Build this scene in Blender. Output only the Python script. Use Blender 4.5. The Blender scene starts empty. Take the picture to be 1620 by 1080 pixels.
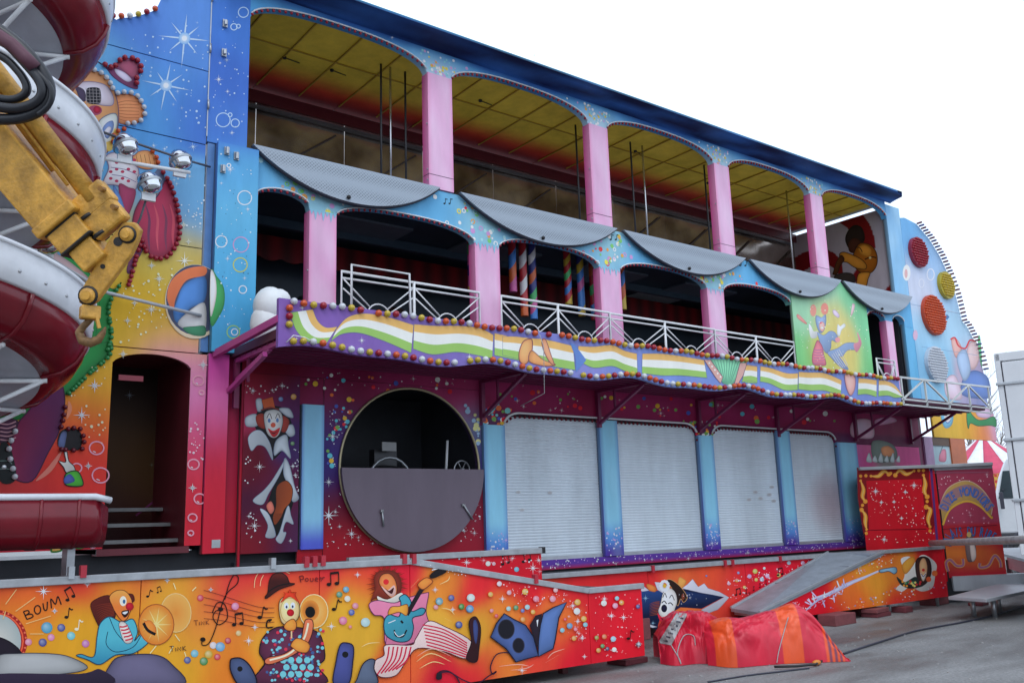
import bpy, bmesh, math, random
from mathutils import Vector, Matrix, noise
from mathutils.geometry import tessellate_polygon
random.seed(7)
S = bpy.context.scene
COL = S.collection
# ------------------------------------------------------------------ camera
CAM = Vector((0.0, -10.45, 1.65))
FPX = 1450.0
YAW, PITCH, ROLL = (math.radians(a) for a in (37.49, 11.40, -1.83))
fwd = Vector((math.sin(YAW)*math.cos(PITCH), math.cos(YAW)*math.cos(PITCH), math.sin(PITCH)))
rgt = Vector((math.cos(YAW), -math.sin(YAW), 0.0))
upv = rgt.cross(fwd)
CR = rgt*math.cos(ROLL) + upv*math.sin(ROLL)
CU = upv*math.cos(ROLL) - rgt*math.sin(ROLL)
cd = bpy.data.cameras.new('camera')
cam = bpy.data.objects.new('camera', cd)
COL.objects.link(cam)
cam.matrix_world = Matrix(((CR.x, CU.x, -fwd.x, CAM.x), (CR.y, CU.y, -fwd.y, CAM.y), (CR.z, CU.z, -fwd.z, CAM.z), (0, 0, 0, 1)))
cd.sensor_fit = 'HORIZONTAL'
cd.sensor_width = 36.0
cd.lens = 36.0*FPX/1620.0
cd.clip_end = 2000.0
S.camera = cam
# ------------------------------------------------------------------ overcast sky
W = bpy.data.worlds.new('World'); S.world = W; W.use_nodes = True
wn, wl = W.node_tree.nodes, W.node_tree.links
bg = wn['Background']
SUN_EL, SUN_AZ = math.radians(50), math.radians(215)
sky = wn.new('ShaderNodeTexSky'); sky.sky_type = 'NISHITA'; sky.sun_disc = False
sky.sun_elevation = SUN_EL; sky.sun_rotation = SUN_AZ; sky.dust_density = 4.0; sky.air_density = 1.0
cl = wn.new('ShaderNodeTexNoise'); cl.inputs['Scale'].default_value = 1.6; cl.inputs['Detail'].default_value = 5
rp = wn.new('ShaderNodeValToRGB')
rp.color_ramp.elements[0].position = .3; rp.color_ramp.elements[0].color = (10.9, 12.6, 15.0, 1)
rp.color_ramp.elements[1].position = .7; rp.color_ramp.elements[1].color = (12.0, 13.8, 16.4, 1)
mx = wn.new('ShaderNodeMix'); mx.data_type = 'RGBA'; mx.inputs[0].default_value = 0.93
wl.new(cl.outputs['Fac'], rp.inputs['Fac'])
wl.new(sky.outputs['Color'], mx.inputs[6]); wl.new(rp.outputs['Color'], mx.inputs[7])
wl.new(mx.outputs[2], bg.inputs['Color'])
bg.inputs['Strength'].default_value = 0.10
sd = bpy.data.lights.new('sun', 'SUN'); sd.energy = 0.7; sd.angle = math.radians(25); sd.color = (1, .98, .96)
so = bpy.data.objects.new('sun', sd); COL.objects.link(so)
sdir = Vector((math.sin(SUN_AZ)*math.cos(SUN_EL), math.cos(SUN_AZ)*math.cos(SUN_EL), math.sin(SUN_EL)))
so.rotation_euler = (-sdir).to_track_quat('-Z', 'Y').to_euler(); so.location = (0, -20, 30)
vs = S.view_settings; vs.view_transform = 'Standard'; vs.look = 'None'; vs.gamma = 1.0; vs.exposure = 0.0; vs.use_curve_mapping = False
# ------------------------------------------------------------------ pixels of the photograph -> directions / points on known planes
def ray(px, py): return CR*(px-810) - CU*(py-540) + fwd*FPX
def PY(px, py, Y=0.0):
    v = ray(px, py); return CAM + v*((Y-CAM.y)/v.y)
def PZ(px, py, Z=0.0):
    v = ray(px, py); return CAM + v*((Z-CAM.z)/v.z)
def PD(px, py, s): return CAM + ray(px, py)*(s/FPX)
def PL(px, py, o, n):
    v = ray(px, py); return CAM + v*((o-CAM).dot(n)/v.dot(n))
# ------------------------------------------------------------------ colours
def lin(c): c /= 255.0; return c/12.92 if c <= .04045 else ((c+.055)/1.055)**2.4
def C(r, g, b, k=1.0): return tuple(min(.88, max(.004, lin(v)*k)) for v in (r, g, b))
def mixc(a, b, t): return tuple(a[i]+(b[i]-a[i])*t for i in range(3))
def sstep(a, b, x):
    t = max(0, min(1, (x-a)/(b-a))); return t*t*(3-2*t)
def idw(samples, p=3.0, eps=.004):
    """samples: (x, z, colour) -> smooth airbrush colour field"""
    nn = sum(min([(a[0]-b[0])**2+(a[1]-b[1])**2 for b in samples if b is not a]+[9])**.5 for a in samples)/len(samples)
    k = 1/(2*(nn*.46)**2)
    def f(x, z):
        sw = 0; r = g = b = 0; x += .05*nz(x*2.3, z*2.3, 5); z += .05*nz(x*2.1, z*2.6, 9)
        for sx, sz, c in samples:
            d = (x-sx)**2 + (z-sz)**2
            w = math.exp(-d*k) + 1e-7/(d+.01); sw += w; r += c[0]*w; g += c[1]*w; b += c[2]*w
        return (r/sw, g/sw, b/sw)
    return f
def idwpx(samples, Y, **k):
    out = []
    for px, py, c in samples:
        q = PY(px, py, Y); out.append((q.x, q.z, c))
    return idw(out, **k)
def nz(x, y, z=0.0): return noise.noise((x, y, z))
# ------------------------------------------------------------------ materials
MATS = {}
def _base(name):
    m = bpy.data.materials.new(name); m.use_nodes = True
    n, l = m.node_tree.nodes, m.node_tree.links
    return m, n, l, n['Principled BSDF']
def _dirt(n, l, src, bs, var, scale, streak=True, geo='Object'):
    tc = n.new('ShaderNodeTexCoord'); mp = n.new('ShaderNodeMapping')
    mp.inputs['Scale'].default_value = (scale, scale, scale*(.25 if streak else 1))
    ns = n.new('ShaderNodeTexNoise'); ns.inputs['Scale'].default_value = 1.0; ns.inputs['Detail'].default_value = 6; ns.inputs['Roughness'].default_value = .65
    rm = n.new('ShaderNodeMapRange'); rm.inputs[1].default_value = .3; rm.inputs[2].default_value = .75
    rm.inputs[3].default_value = 1.0+var*.4; rm.inputs[4].default_value = 1.0-var
    mu = n.new('ShaderNodeVectorMath'); mu.operation = 'SCALE'
    l.new(tc.outputs[geo], mp.inputs['Vector']); l.new(mp.outputs['Vector'], ns.inputs['Vector'])
    l.new(ns.outputs['Fac'], rm.inputs[0]); l.new(src, mu.inputs[0]); l.new(rm.outputs[0], mu.inputs['Scale'])
    l.new(mu.outputs[0], bs.inputs['Base Color'])
    return ns, tc
def paint_mat(name, rough=.46, var=.16, scale=3.0, spec=.22):
    if name in MATS: return MATS[name]
    m, n, l, bs = _base(name)
    at = n.new('ShaderNodeVertexColor'); at.layer_name = 'Col'
    ns, tc = _dirt(n, l, at.outputs['Color'], bs, var, scale)
    rr = n.new('ShaderNodeMapRange'); rr.inputs[3].default_value = rough-.08; rr.inputs[4].default_value = rough+.2
    l.new(ns.outputs['Fac'], rr.inputs[0]); l.new(rr.outputs[0], bs.inputs['Roughness'])
    bs.inputs['Specular IOR Level'].default_value = spec
    n2 = n.new('ShaderNodeTexNoise'); n2.inputs['Scale'].default_value = 1.3; n2.inputs['Detail'].default_value = 3
    bp = n.new('ShaderNodeBump'); bp.inputs['Strength'].default_value = .12; bp.inputs['Distance'].default_value = .05
    l.new(tc.outputs['Object'], n2.inputs['Vector']); l.new(n2.outputs['Fac'], bp.inputs['Height']); l.new(bp.outputs['Normal'], bs.inputs['Normal'])
    MATS[name] = m; return m
def mat(name, col, rough=.5, metal=0.0, var=.2, scale=4.0, bump=0.0, bscale=40.0, streak=False, spec=.5):
    if name in MATS: return MATS[name]
    m, n, l, bs = _base(name)
    rgb = n.new('ShaderNodeRGB'); rgb.outputs[0].default_value = (*col, 1)
    ns, tc = _dirt(n, l, rgb.outputs[0], bs, var, scale, streak)
    bs.inputs['Roughness'].default_value = rough; bs.inputs['Metallic'].default_value = metal
    bs.inputs['Specular IOR Level'].default_value = spec
    if bump:
        n2 = n.new('ShaderNodeTexNoise'); n2.inputs['Scale'].default_value = bscale; n2.inputs['Detail'].default_value = 5
        bp = n.new('ShaderNodeBump'); bp.inputs['Strength'].default_value = bump; bp.inputs['Distance'].default_value = .02
        l.new(tc.outputs['Object'], n2.inputs['Vector']); l.new(n2.outputs['Fac'], bp.inputs['Height']); l.new(bp.outputs['Normal'], bs.inputs['Normal'])
    MATS[name] = m; return m
# ------------------------------------------------------------------ object helpers
def link(o, parent=None):
    COL.objects.link(o)
    if parent is not None: o.parent = parent
    return o
def tag(o, label=None, cat=None, group=None, kind=None):
    if label: o['label'] = label
    if cat: o['category'] = cat
    if group: o['group'] = group
    if kind: o['kind'] = kind
    return o
def empty(name, loc, label, cat, group=None):
    """the thing's origin; its parts keep world coordinates"""
    o = bpy.data.objects.new(name, None); o.empty_display_size = .2; o.location = loc
    COL.objects.link(o); tag(o, label, cat, group); return o
def part(name, me, parent):
    o = bpy.data.objects.new(name, me); COL.objects.link(o)
    if parent is not None:
        o.parent = parent
        par = Matrix.Identity(4); p = parent
        chain = []
        while p is not None: chain.append(p); p = p.parent
        for q in reversed(chain): par = par @ q.matrix_parent_inverse @ q.matrix_basis
        o.matrix_parent_inverse = par.inverted()
    return o
class MB:
    def __init__(s): s.v = []; s.f = []; s.c = []; s.mi = []; s.m = 0
    def add(s, vs, fs, col=None):
        b = len(s.v); s.v += [tuple(v) for v in vs]
        for f in fs: s.f.append(tuple(i+b for i in f)); s.mi.append(s.m)
        if col is not None or s.c:
            while len(s.c) < b: s.c.append((.5, .5, .5))
            s.c += list(col) if isinstance(col, list) else [col or (.5, .5, .5)]*len(vs)
        return s
    def box(s, x0, x1, y0, y1, z0, z1, col=None):
        vs = [(x, y, z) for x in (x0, x1) for y in (y0, y1) for z in (z0, z1)]
        return s.add(vs, [(0, 1, 3, 2), (4, 6, 7, 5), (0, 4, 5, 1), (2, 3, 7, 6), (0, 2, 6, 4), (1, 5, 7, 3)], col)
    def beam(s, a, b, w, d, up=(0, 0, 1), w2=None, d2=None, col=None):
        a, b = Vector(a), Vector(b); ax = (b-a).normalized(); u = Vector(up)
        if abs(ax.dot(u)) > .98: u = Vector((0, 1, 0))
        sx = ax.cross(u).normalized(); sy = sx.cross(ax).normalized()
        w2 = w if w2 is None else w2; d2 = d if d2 is None else d2
        vs = [a+sx*i*w/2+sy*j*d/2 for i, j in ((-1, -1), (1, -1), (1, 1), (-1, 1))] + [b+sx*i*w2/2+sy*j*d2/2 for i, j in ((-1, -1), (1, -1), (1, 1), (-1, 1))]
        return s.add(vs, [(3, 2, 1, 0), (4, 5, 6, 7), (0, 1, 5, 4), (1, 2, 6, 5), (2, 3, 7, 6), (3, 0, 4, 7)], col)
    def tube(s, a, b, r, n=8, r2=None, col=None): return s.path([a, b], r, n, r2, col)
    def path(s, pts, r, n=8, r2=None, col=None, closed=False):
        pts = [Vector(p) for p in pts]; k = len(pts); vs = []; fs = []
        u = None
        for i, p in enumerate(pts):
            if closed: t = (pts[(i+1) % k]-pts[i-1]).normalized()
            else: t = (pts[min(i+1, k-1)]-pts[max(i-1, 0)]).normalized()
            if u is None:
                u = t.orthogonal().normalized()
            else:
                u = (u - t*u.dot(t)).normalized()
            w = t.cross(u); rr = r if r2 is None else r+(r2-r)*i/(k-1)
            for j in range(n):
                a = 2*math.pi*j/n; vs.append(p+(u*math.cos(a)+w*math.sin(a))*rr)
        for i in range(k if closed else k-1):
            i2 = (i+1) % k
            for j in range(n): fs.append((i*n+j, i*n+(j+1) % n, i2*n+(j+1) % n, i2*n+j))
        if not closed: fs += [tuple(range(n-1, -1, -1)), tuple((k-1)*n+j for j in range(n))]
        return s.add(vs, fs, col)
    def prism(s, pts, y0, y1, col=None, M=None):
        """pts: polygon in x, z; extruded from y0 (front) to y1"""
        n = len(pts); tri = tessellate_polygon([[Vector((p[0], p[1], 0)) for p in pts]])
        vs = [(p[0], y0, p[1]) for p in pts] + [(p[0], y1, p[1]) for p in pts]
        if M is not None: vs = [M @ Vector(v) for v in vs]
        fs = [tuple(t) for t in tri] + [tuple(n+i for i in reversed(t)) for t in tri] + [(i, (i+1) % n, n+(i+1) % n, n+i) for i in range(n)]
        return s.add(vs, fs, col)
    def lathe(s, prof, o, ax=(0, 0, 1), n=16, col=None):
        o = Vector(o); ax = Vector(ax).normalized(); u = ax.orthogonal().normalized(); w = ax.cross(u); vs = []; fs = []
        for r, h in prof:
            for j in range(n):
                a = 2*math.pi*j/n; vs.append(o+ax*h+(u*math.cos(a)+w*math.sin(a))*r)
        for i in range(len(prof)-1):
            for j in range(n): fs.append((i*n+j, i*n+(j+1) % n, (i+1)*n+(j+1) % n, (i+1)*n+j))
        return s.add(vs, fs, col)
    def ball(s, o, r, n=10, m=6, sq=(1, 1, 1), col=None):
        o = Vector(o); vs = []; fs = []
        for i in range(m+1):
            t = math.pi*i/m
            for j in range(n):
                a = 2*math.pi*j/n; vs.append(o+Vector((r*math.sin(t)*math.cos(a)*sq[0], r*math.sin(t)*math.sin(a)*sq[1], r*math.cos(t)*sq[2])))
        for i in range(m):
            for j in range(n): fs.append((i*n+j, (i+1)*n+j, (i+1)*n+(j+1) % n, i*n+(j+1) % n))
        return s.add(vs, fs, col)
    def mesh(s, name, mats, smooth=False):
        me = bpy.data.meshes.new(name); me.from_pydata(s.v, [], s.f)
        if not isinstance(mats, (list, tuple)): mats = [mats]
        for m in mats: me.materials.append(m)
        if len(mats) > 1: me.polygons.foreach_set('material_index', s.mi)
        if s.c:
            while len(s.c) < len(s.v): s.c.append((.5, .5, .5))
            ca = me.color_attributes.new('Col', 'FLOAT_COLOR', 'POINT')
            ca.data.foreach_set('color', [q for c in s.c for q in (c[0], c[1], c[2], 1.0)])
        if smooth: me.polygons.foreach_set('use_smooth', [True]*len(me.polygons))
        me.update(); return me
    def build(s, name, mats, parent=None, smooth=False, bevel=0.0, fix=True):
        me = s.mesh(name, mats, smooth)
        if fix:
            bm = bmesh.new(); bm.from_mesh(me); bmesh.ops.recalc_face_normals(bm, faces=bm.faces); bm.to_mesh(me); bm.free()
        o = part(name, me, parent)
        if bevel:
            b = o.modifiers.new('bevel', 'BEVEL'); b.width = bevel; b.segments = 2; b.limit_method = 'ANGLE'
        if smooth and not bevel: pass
        return o
def solo(o, label, cat, group=None, kind=None): return tag(o, label, cat, group, kind)
def grid_sheet(mb, fn, nu, nv, colfn):
    """fn(u, v) -> point, colfn(point) -> colour"""
    vs = [fn(i/nu, j/nv) for j in range(nv+1) for i in range(nu+1)]
    fs = [(j*(nu+1)+i, j*(nu+1)+i+1, (j+1)*(nu+1)+i+1, (j+1)*(nu+1)+i) for j in range(nv) for i in range(nu)]
    mb.add(vs, fs, [colfn(v) for v in vs])
def panel(name, x0, x1, z0, z1, Y, colfn, parent, step=.06, th=.03, mt=None, side=(.1, .1, .1)):
    """an upright painted panel of real thickness; its airbrushed ground is a fine vertex-colour grid"""
    mb = MB(); nu = max(2, int((x1-x0)/step)); nv = max(2, int((z1-z0)/step))
    grid_sheet(mb, lambda u, v: Vector((x0+(x1-x0)*u, Y, z0+(z1-z0)*v)), nu, nv, lambda p: colfn(p.x, p.z))
    a, b, c, d = (x0, z0), (x1, z0), (x1, z1), (x0, z1)
    for p, q in ((a, b), (b, c), (c, d), (d, a)):
        mb.add([(p[0], Y, p[1]), (q[0], Y, q[1]), (q[0], Y+th, q[1]), (p[0], Y+th, p[1])], [(0, 1, 2, 3)], [colfn(*p), colfn(*q), side, side])
    mb.add([(a[0], Y+th, a[1]), (b[0], Y+th, b[1]), (c[0], Y+th, c[1]), (d[0], Y+th, d[1])], [(0, 1, 2, 3)], side)
    return mb.build(name, mt or paint_mat('airbrushed_panel_paint'), parent, fix=False)
def curtain(name, xs, zb, zt, Y, colfn, parent, nv=6, th=.1, mt=None):
    """front strip whose lower (and upper) edge follows curves, with a real return of depth th"""
    mb = MB(); n = len(xs); vs = []; cs = []
    for j in range(nv+1):
        for x in xs:
            a, b = zb(x), zt(x); z = a+(b-a)*j/nv; vs.append((x, Y, z)); cs.append(colfn(x, z))
    fs = [(j*n+i, j*n+i+1, (j+1)*n+i+1, (j+1)*n+i) for j in range(nv) for i in range(n-1)]
    mb.add(vs, fs, cs)
    for row, fn in ((0, zb), (nv, zt)):
        v2 = [(x, Y, fn(x)) for x in xs] + [(x, Y+th, fn(x)) for x in xs]
        mb.add(v2, [(i, i+1, n+i+1, n+i) for i in range(n-1)], [colfn(x, fn(x)) for x in xs]*2)
    v2 = [(x, Y+th, zb(x)) for x in xs] + [(x, Y+th, zt(x)) for x in xs]
    mb.add(v2, [(i, i+1, n+i+1, n+i) for i in range(n-1)], [colfn(x, zb(x)) for x in xs]*2)
    for x in (xs[0], xs[-1]):
        mb.add([(x, Y, zb(x)), (x, Y+th, zb(x)), (x, Y+th, zt(x)), (x, Y, zt(x))], [(0, 1, 2, 3)], colfn(x, zt(x)))
    return mb.build(name, mt or paint_mat('airbrushed_panel_paint'), parent, fix=False)
def frange(a, b, n): return [a+(b-a)*i/n for i in range(n+1)]
# ------------------------------------------------------------------ flat painted artwork (thin sheets of paint on a panel)
def crom(pts, closed=True, k=5):
    n = len(pts); out = []
    if n < 3: return [tuple(p) for p in pts]
    for i in range(n if closed else n-1):
        g = (lambda j: pts[j % n]) if closed else (lambda j: pts[max(0, min(n-1, j))])
        p0, p1, p2, p3 = g(i-1), g(i), g(i+1), g(i+2)
        for s in range(k):
            t = s/k
            out.append(tuple(.5*((2*p1[a])+(-p0[a]+p2[a])*t+(2*p0[a]-5*p1[a]+4*p2[a]-p3[a])*t*t+(-p0[a]+3*p1[a]-3*p2[a]+p3[a])*t**3) for a in (0, 1)))
    if not closed: out.append(tuple(pts[-1]))
    return out
class Art:
    """2D drawing in photo pixels (or crop pixels), laid as thin paint on a plane"""
    def __init__(s, mp, nrm=(0, -1, 0), off=.0015, step=.00004):
        s.mp = mp; s.n = Vector(nrm); s.off = off; s.step = step; s.mb = MB(); s.o = (0, 0, 1.0)
    def crop(s, x0, y0, k): s.o = (x0, y0, k); return s
    def _w(s, p): 
        q = (s.o[0]+p[0]/s.o[2], s.o[1]+p[1]/s.o[2])
        return s.mp(*q) + s.n*s.off
    def poly(s, pts, col, smooth=True, line=None, lw=2.0, shade=None):
        if smooth: pts = crom(pts)
        w = [s._w(p) for p in pts]
        if shade is None and len(pts) > 5:
            # airbrushed tone, as the sign painter did it: dark towards the rim, light inside
            cx, cy = sum(p[0] for p in pts)/len(pts), sum(p[1] for p in pts)/len(pts); n_ = len(pts)
            sg = [(pts[i][0]-cx)*(pts[(i+1) % n_][1]-cy)-(pts[i][1]-cy)*(pts[(i+1) % n_][0]-cx) for i in range(n_)]
            if min(sg) > 0 or max(sg) < 0:
                hx = (max(p[0] for p in pts)-min(p[0] for p in pts))*.06; hy = (max(p[1] for p in pts)-min(p[1] for p in pts))*.08
                rings = [(1.0, .58), (.84, .92), (.5, 1.18)]; vs = []; cs = []
                for k_, b_ in rings:
                    for p in pts: vs.append(s._w((cx-hx*(1-k_)*2+(p[0]-cx)*k_, cy-hy*(1-k_)*2+(p[1]-cy)*k_))); cs.append(tuple(min(.88, v*b_) for v in col))
                vs.append(s._w((cx-hx*2, cy-hy*2))); cs.append(tuple(min(.88, v*1.3) for v in col))
                fs = [(r_*n_+i, r_*n_+(i+1) % n_, (r_+1)*n_+(i+1) % n_, (r_+1)*n_+i) for r_ in range(2) for i in range(n_)]+[(2*n_+i, 2*n_+(i+1) % n_, 3*n_) for i in range(n_)]
                s.mb.add(vs, fs, cs); s.off += s.step
                if line is not None: s.stroke(pts, lw, line, closed=True, smooth=False)
                return s
        tri = tessellate_polygon([[Vector((p[0], p[1], 0)) for p in pts]])
        if shade is None and len(pts) > 5:
            x0, x1 = min(p[0] for p in pts), max(p[0] for p in pts); y0, y1 = min(p[1] for p in pts), max(p[1] for p in pts)
            cs = []
            for p in pts:   # airbrushed tone across each painted shape, as the sign painter did it
                t = .4*(p[0]-x0)/max(1e-6, x1-x0)+.6*(p[1]-y0)/max(1e-6, y1-y0); cs.append(tuple(min(.88, v*(1.22-.62*t)) for v in col))
        else: cs = [col]*len(w) if shade is None else [mixc(col, shade[0], max(0, min(1, shade[1](p[0], p[1])))) for p in pts]
        s.mb.add(w, [tuple(t) for t in tri], cs); s.off += s.step
        if line is not None: s.stroke(pts, lw, line, closed=True, smooth=False)
        return s
    def stroke(s, pts, w, col, closed=False, smooth=True, taper=False):
        if smooth and len(pts) > 2: pts = crom(pts, closed)
        n = len(pts); L = []; R = []
        for i in range(n):
            a = pts[i-1] if (closed or i > 0) else pts[i]; b = pts[(i+1) % n] if (closed or i < n-1) else pts[i]
            dx, dy = b[0]-a[0], b[1]-a[1]; d = math.hypot(dx, dy) or 1
            h = w*.5*(1 if not taper else (1-(i/(n-1))**2 if taper == 1 else math.sin(math.pi*(.04+.92*i/(n-1)))))
            L.append((pts[i][0]-dy/d*h, pts[i][1]+dx/d*h)); R.append((pts[i][0]+dy/d*h, pts[i][1]-dx/d*h))
        vs = [s._w(p) for p in L+R]
        m = n if closed else n-1
        s.mb.add(vs, [(i, (i+1) % n, n+(i+1) % n, n+i) for i in range(m)], [col]*len(vs)); s.off += s.step; return s
    def disc(s, c, r, col, ry=None, n=20, edge=None, rot=0.0, hi=None):
        ry = ry or r; e = edge or col; pts = [c]+[(c[0]+r*math.cos(2*math.pi*i/n)*math.cos(rot)-ry*math.sin(2*math.pi*i/n)*math.sin(rot), c[1]+r*math.cos(2*math.pi*i/n)*math.sin(rot)+ry*math.sin(2*math.pi*i/n)*math.cos(rot)) for i in range(n)]
        if hi: pts[0] = (c[0]+r*hi[0], c[1]+ry*hi[1])
        s.mb.add([s._w(p) for p in pts], [(0, 1+i, 1+(i+1) % n) for i in range(n)], [col]+[e]*n); s.off += s.step; return s
    def ring(s, c, r, w, col, ry=None, n=24):
        ry = ry or r
        return s.stroke([(c[0]+r*math.cos(2*math.pi*i/n), c[1]+ry*math.sin(2*math.pi*i/n)) for i in range(n)], w, col, closed=True, smooth=False)
    def ballon(s, c, r, col):
        s.disc(c, r, mixc(col, (.85, .85, .85), .4), edge=tuple(v*.8 for v in col), n=16, hi=(-.3, -.35)); return s
    def star(s, c, r, col=(.8, .82, .88), n=4, w=None, rot=0.0, core=True):
        w = w or r*.06
        for i in range(n):
            a = rot+math.pi*i/n; q = r*(1 if i % 2 == 0 else .62)
            dx, dy = math.cos(a), math.sin(a)
            pts = [(c[0]+dx*q, c[1]+dy*q), (c[0]-dy*w, c[1]+dx*w), (c[0]-dx*q, c[1]-dy*q), (c[0]+dy*w, c[1]-dx*w)]
            s.mb.add([s._w(p) for p in pts], [(0, 1, 2), (0, 2, 3)], [col]*4)
        s.off += s.step
        if core: s.disc(c, r*.13, col, n=8)
        return s
    def note(s, p, h, col=(.006, .005, .006), kind=1, tilt=0.0):
        x, y = p; T = lambda a, b: (x+(a*math.cos(tilt)-b*math.sin(tilt))*h, y+(a*math.sin(tilt)+b*math.cos(tilt))*h)
        s.disc(T(0, 0), h*.22, col, h*.16, n=10); s.stroke([T(.18, -.05), T(.2, -1)], h*.09, col, smooth=False)
        if kind == 2:
            s.disc(T(.72, -.05), h*.22, col, h*.16, n=10); s.stroke([T(.9, -.1), T(.92, -1.05)], h*.09, col, smooth=False)
            s.stroke([T(.16, -.98), T(.94, -1.04)], h*.2, col, smooth=False)
        else: s.stroke([T(.2, -1), T(.42, -.82), T(.6, -.88)], h*.13, col)
        return s
    def dots(s, poly, n, cols, r0, r1, seed=1, star=0.0):
        rd = random.Random(seed); xs = [p[0] for p in poly]; ys = [p[1] for p in poly]; k = 0; g = 0
        st = s.step; s.step = st*.2
        while k < n and g < n*30:
            g += 1; x = rd.uniform(min(xs), max(xs)); y = rd.uniform(min(ys), max(ys)); ins = False; j = len(poly)-1
            for i in range(len(poly)):
                if (poly[i][1] > y) != (poly[j][1] > y) and x < (poly[j][0]-poly[i][0])*(y-poly[i][1])/(poly[j][1]-poly[i][1])+poly[i][0]: ins = not ins
                j = i
            if not ins: continue
            k += 1; c = rd.choice(cols); r = rd.uniform(r0, r1)*rd.uniform(.6, 1)
            if rd.random() < star: s.star((x, y), r*rd.uniform(3, 6), c, w=r*.2, rot=rd.uniform(-.2, .2))
            else: s.disc((x, y), r, c, n=8)
        s.step = st; return s
    def build(s, name, parent, label=None):
        o = s.mb.build(name, paint_mat('mural_paint', .35, .1), parent, fix=False)
        if label: o['label'] = label
        if name in ('painted_spots', 'painted_flowers', 'painted_bubbles', 'painted_glints', 'scuff_marks', 'painted_notes', 'painted_music_notes'): o['kind'] = 'stuff'
        return o
    def flush(s, name, parent, label=None):
        """close one painted figure and go on with the next on the same plane"""
        s.build(name, parent, label); s.mb = MB(); return s
def glyphs(text, size=1.0):
    """outline meshes of lettering from the built-in font: list of (verts2d, faces, advance x)"""
    out = []
    for ch in text:
        cu = bpy.data.curves.new('glyph', 'FONT'); cu.body = ch; cu.size = size; cu.resolution_u = 2
        ob = bpy.data.objects.new('glyph', cu); me = ob.to_mesh()
        out.append(([(v.co.x, v.co.y) for v in me.vertices], [tuple(p.vertices) for p in me.polygons])); ob.to_mesh_clear()
        bpy.data.objects.remove(ob); bpy.data.curves.remove(cu)
    return out
WHITE = (.8, .82, .85); BLACK = (.008, .008, .01)
def A(r, g, b): return tuple(min(.88, max(.004, lin(v)*k)) for v, k in ((r, 1.30), (g, 1.13), (b, .98)))
# ================================================================== ground
gm, n, l, bs = _base('worn_concrete_ground')
tc = n.new('ShaderNodeTexCoord')
n1 = n.new('ShaderNodeTexNoise'); n1.inputs['Scale'].default_value = .55; n1.inputs['Detail'].default_value = 8; n1.inputs['Roughness'].default_value = .62
n2 = n.new('ShaderNodeTexNoise'); n2.inputs['Scale'].default_value = 26; n2.inputs['Detail'].default_value = 9; n2.inputs['Roughness'].default_value = .75
n3 = n.new('ShaderNodeTexVoronoi'); n3.inputs['Scale'].default_value = 160
r1 = n.new('ShaderNodeValToRGB')
for p_, c_ in ((.36, (.105, .10, .097, 1)), (.46, (.17, .165, .16, 1)), (.54, (.23, .228, .225, 1)), (.66, (.30, .298, .295, 1))):
    e = r1.color_ramp.elements.new(p_); e.color = c_
r1.color_ramp.elements[0].color = (.11, .105, .10, 1); r1.color_ramp.elements[-1].color = (.33, .33, .33, 1)
r2 = n.new('ShaderNodeMapRange'); r2.inputs[1].default_value = .25; r2.inputs[2].default_value = .75; r2.inputs[3].default_value = .5; r2.inputs[4].default_value = 1.45
mu = n.new('ShaderNodeVectorMath'); mu.operation = 'SCALE'
mp = n.new('ShaderNodeMapping'); mp.inputs['Scale'].default_value = (.45, 1.3, 1); mp.inputs['Rotation'].default_value = (0, 0, .25)
for a_, b_ in ((tc.outputs['Object'], mp.inputs['Vector']), (mp.outputs['Vector'], n1.inputs['Vector']), (tc.outputs['Object'], n2.inputs['Vector']), (tc.outputs['Object'], n3.inputs['Vector']), (n1.outputs['Fac'], r1.inputs['Fac']), (n2.outputs['Fac'], r2.inputs[0]), (r1.outputs['Color'], mu.inputs[0]), (r2.outputs[0], mu.inputs['Scale']), (mu.outputs[0], bs.inputs['Base Color'])): l.new(a_, b_)
rg = n.new('ShaderNodeMapRange'); rg.inputs[1].default_value = .38; rg.inputs[2].default_value = .6; rg.inputs[3].default_value = .32; rg.inputs[4].default_value = .85
bp = n.new('ShaderNodeBump'); bp.inputs['Strength'].default_value = .5; bp.inputs['Distance'].default_value = .01
ad = n.new('ShaderNodeMath'); ad.operation = 'ADD'
l.new(n1.outputs['Fac'], rg.inputs[0]); l.new(rg.outputs[0], bs.inputs['Roughness'])
l.new(n2.outputs['Fac'], ad.inputs[0]); l.new(n3.outputs['Distance'], ad.inputs[1]); l.new(ad.outputs[0], bp.inputs['Height']); l.new(bp.outputs['Normal'], bs.inputs['Normal'])
mb = MB(); mb.add([(-400, -400, 0), (400, -400, 0), (400, 500, 0), (-400, 500, 0)], [(0, 1, 2, 3)])
g = mb.build('ground', gm, None, fix=False); g['kind'] = 'structure'; g['label'] = 'worn grey concrete ground with damp stains'; g['category'] = 'ground'
rd = random.Random(3)
mb = MB()
for i in range(420):
    x = rd.uniform(4, 17); y = rd.uniform(-8.2, -2.4); r_ = rd.uniform(.006, .02)
    mb.ball((x, y, r_*.3), r_, 5, 3, (1, rd.uniform(.6, 1), .6))
pb = mb.build('gravel', mat('gravel_stone', (.34, .33, .32), .8), None); tag(pb, 'loose pale grit scattered over the concrete', 'gravel', kind='stuff')

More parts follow.
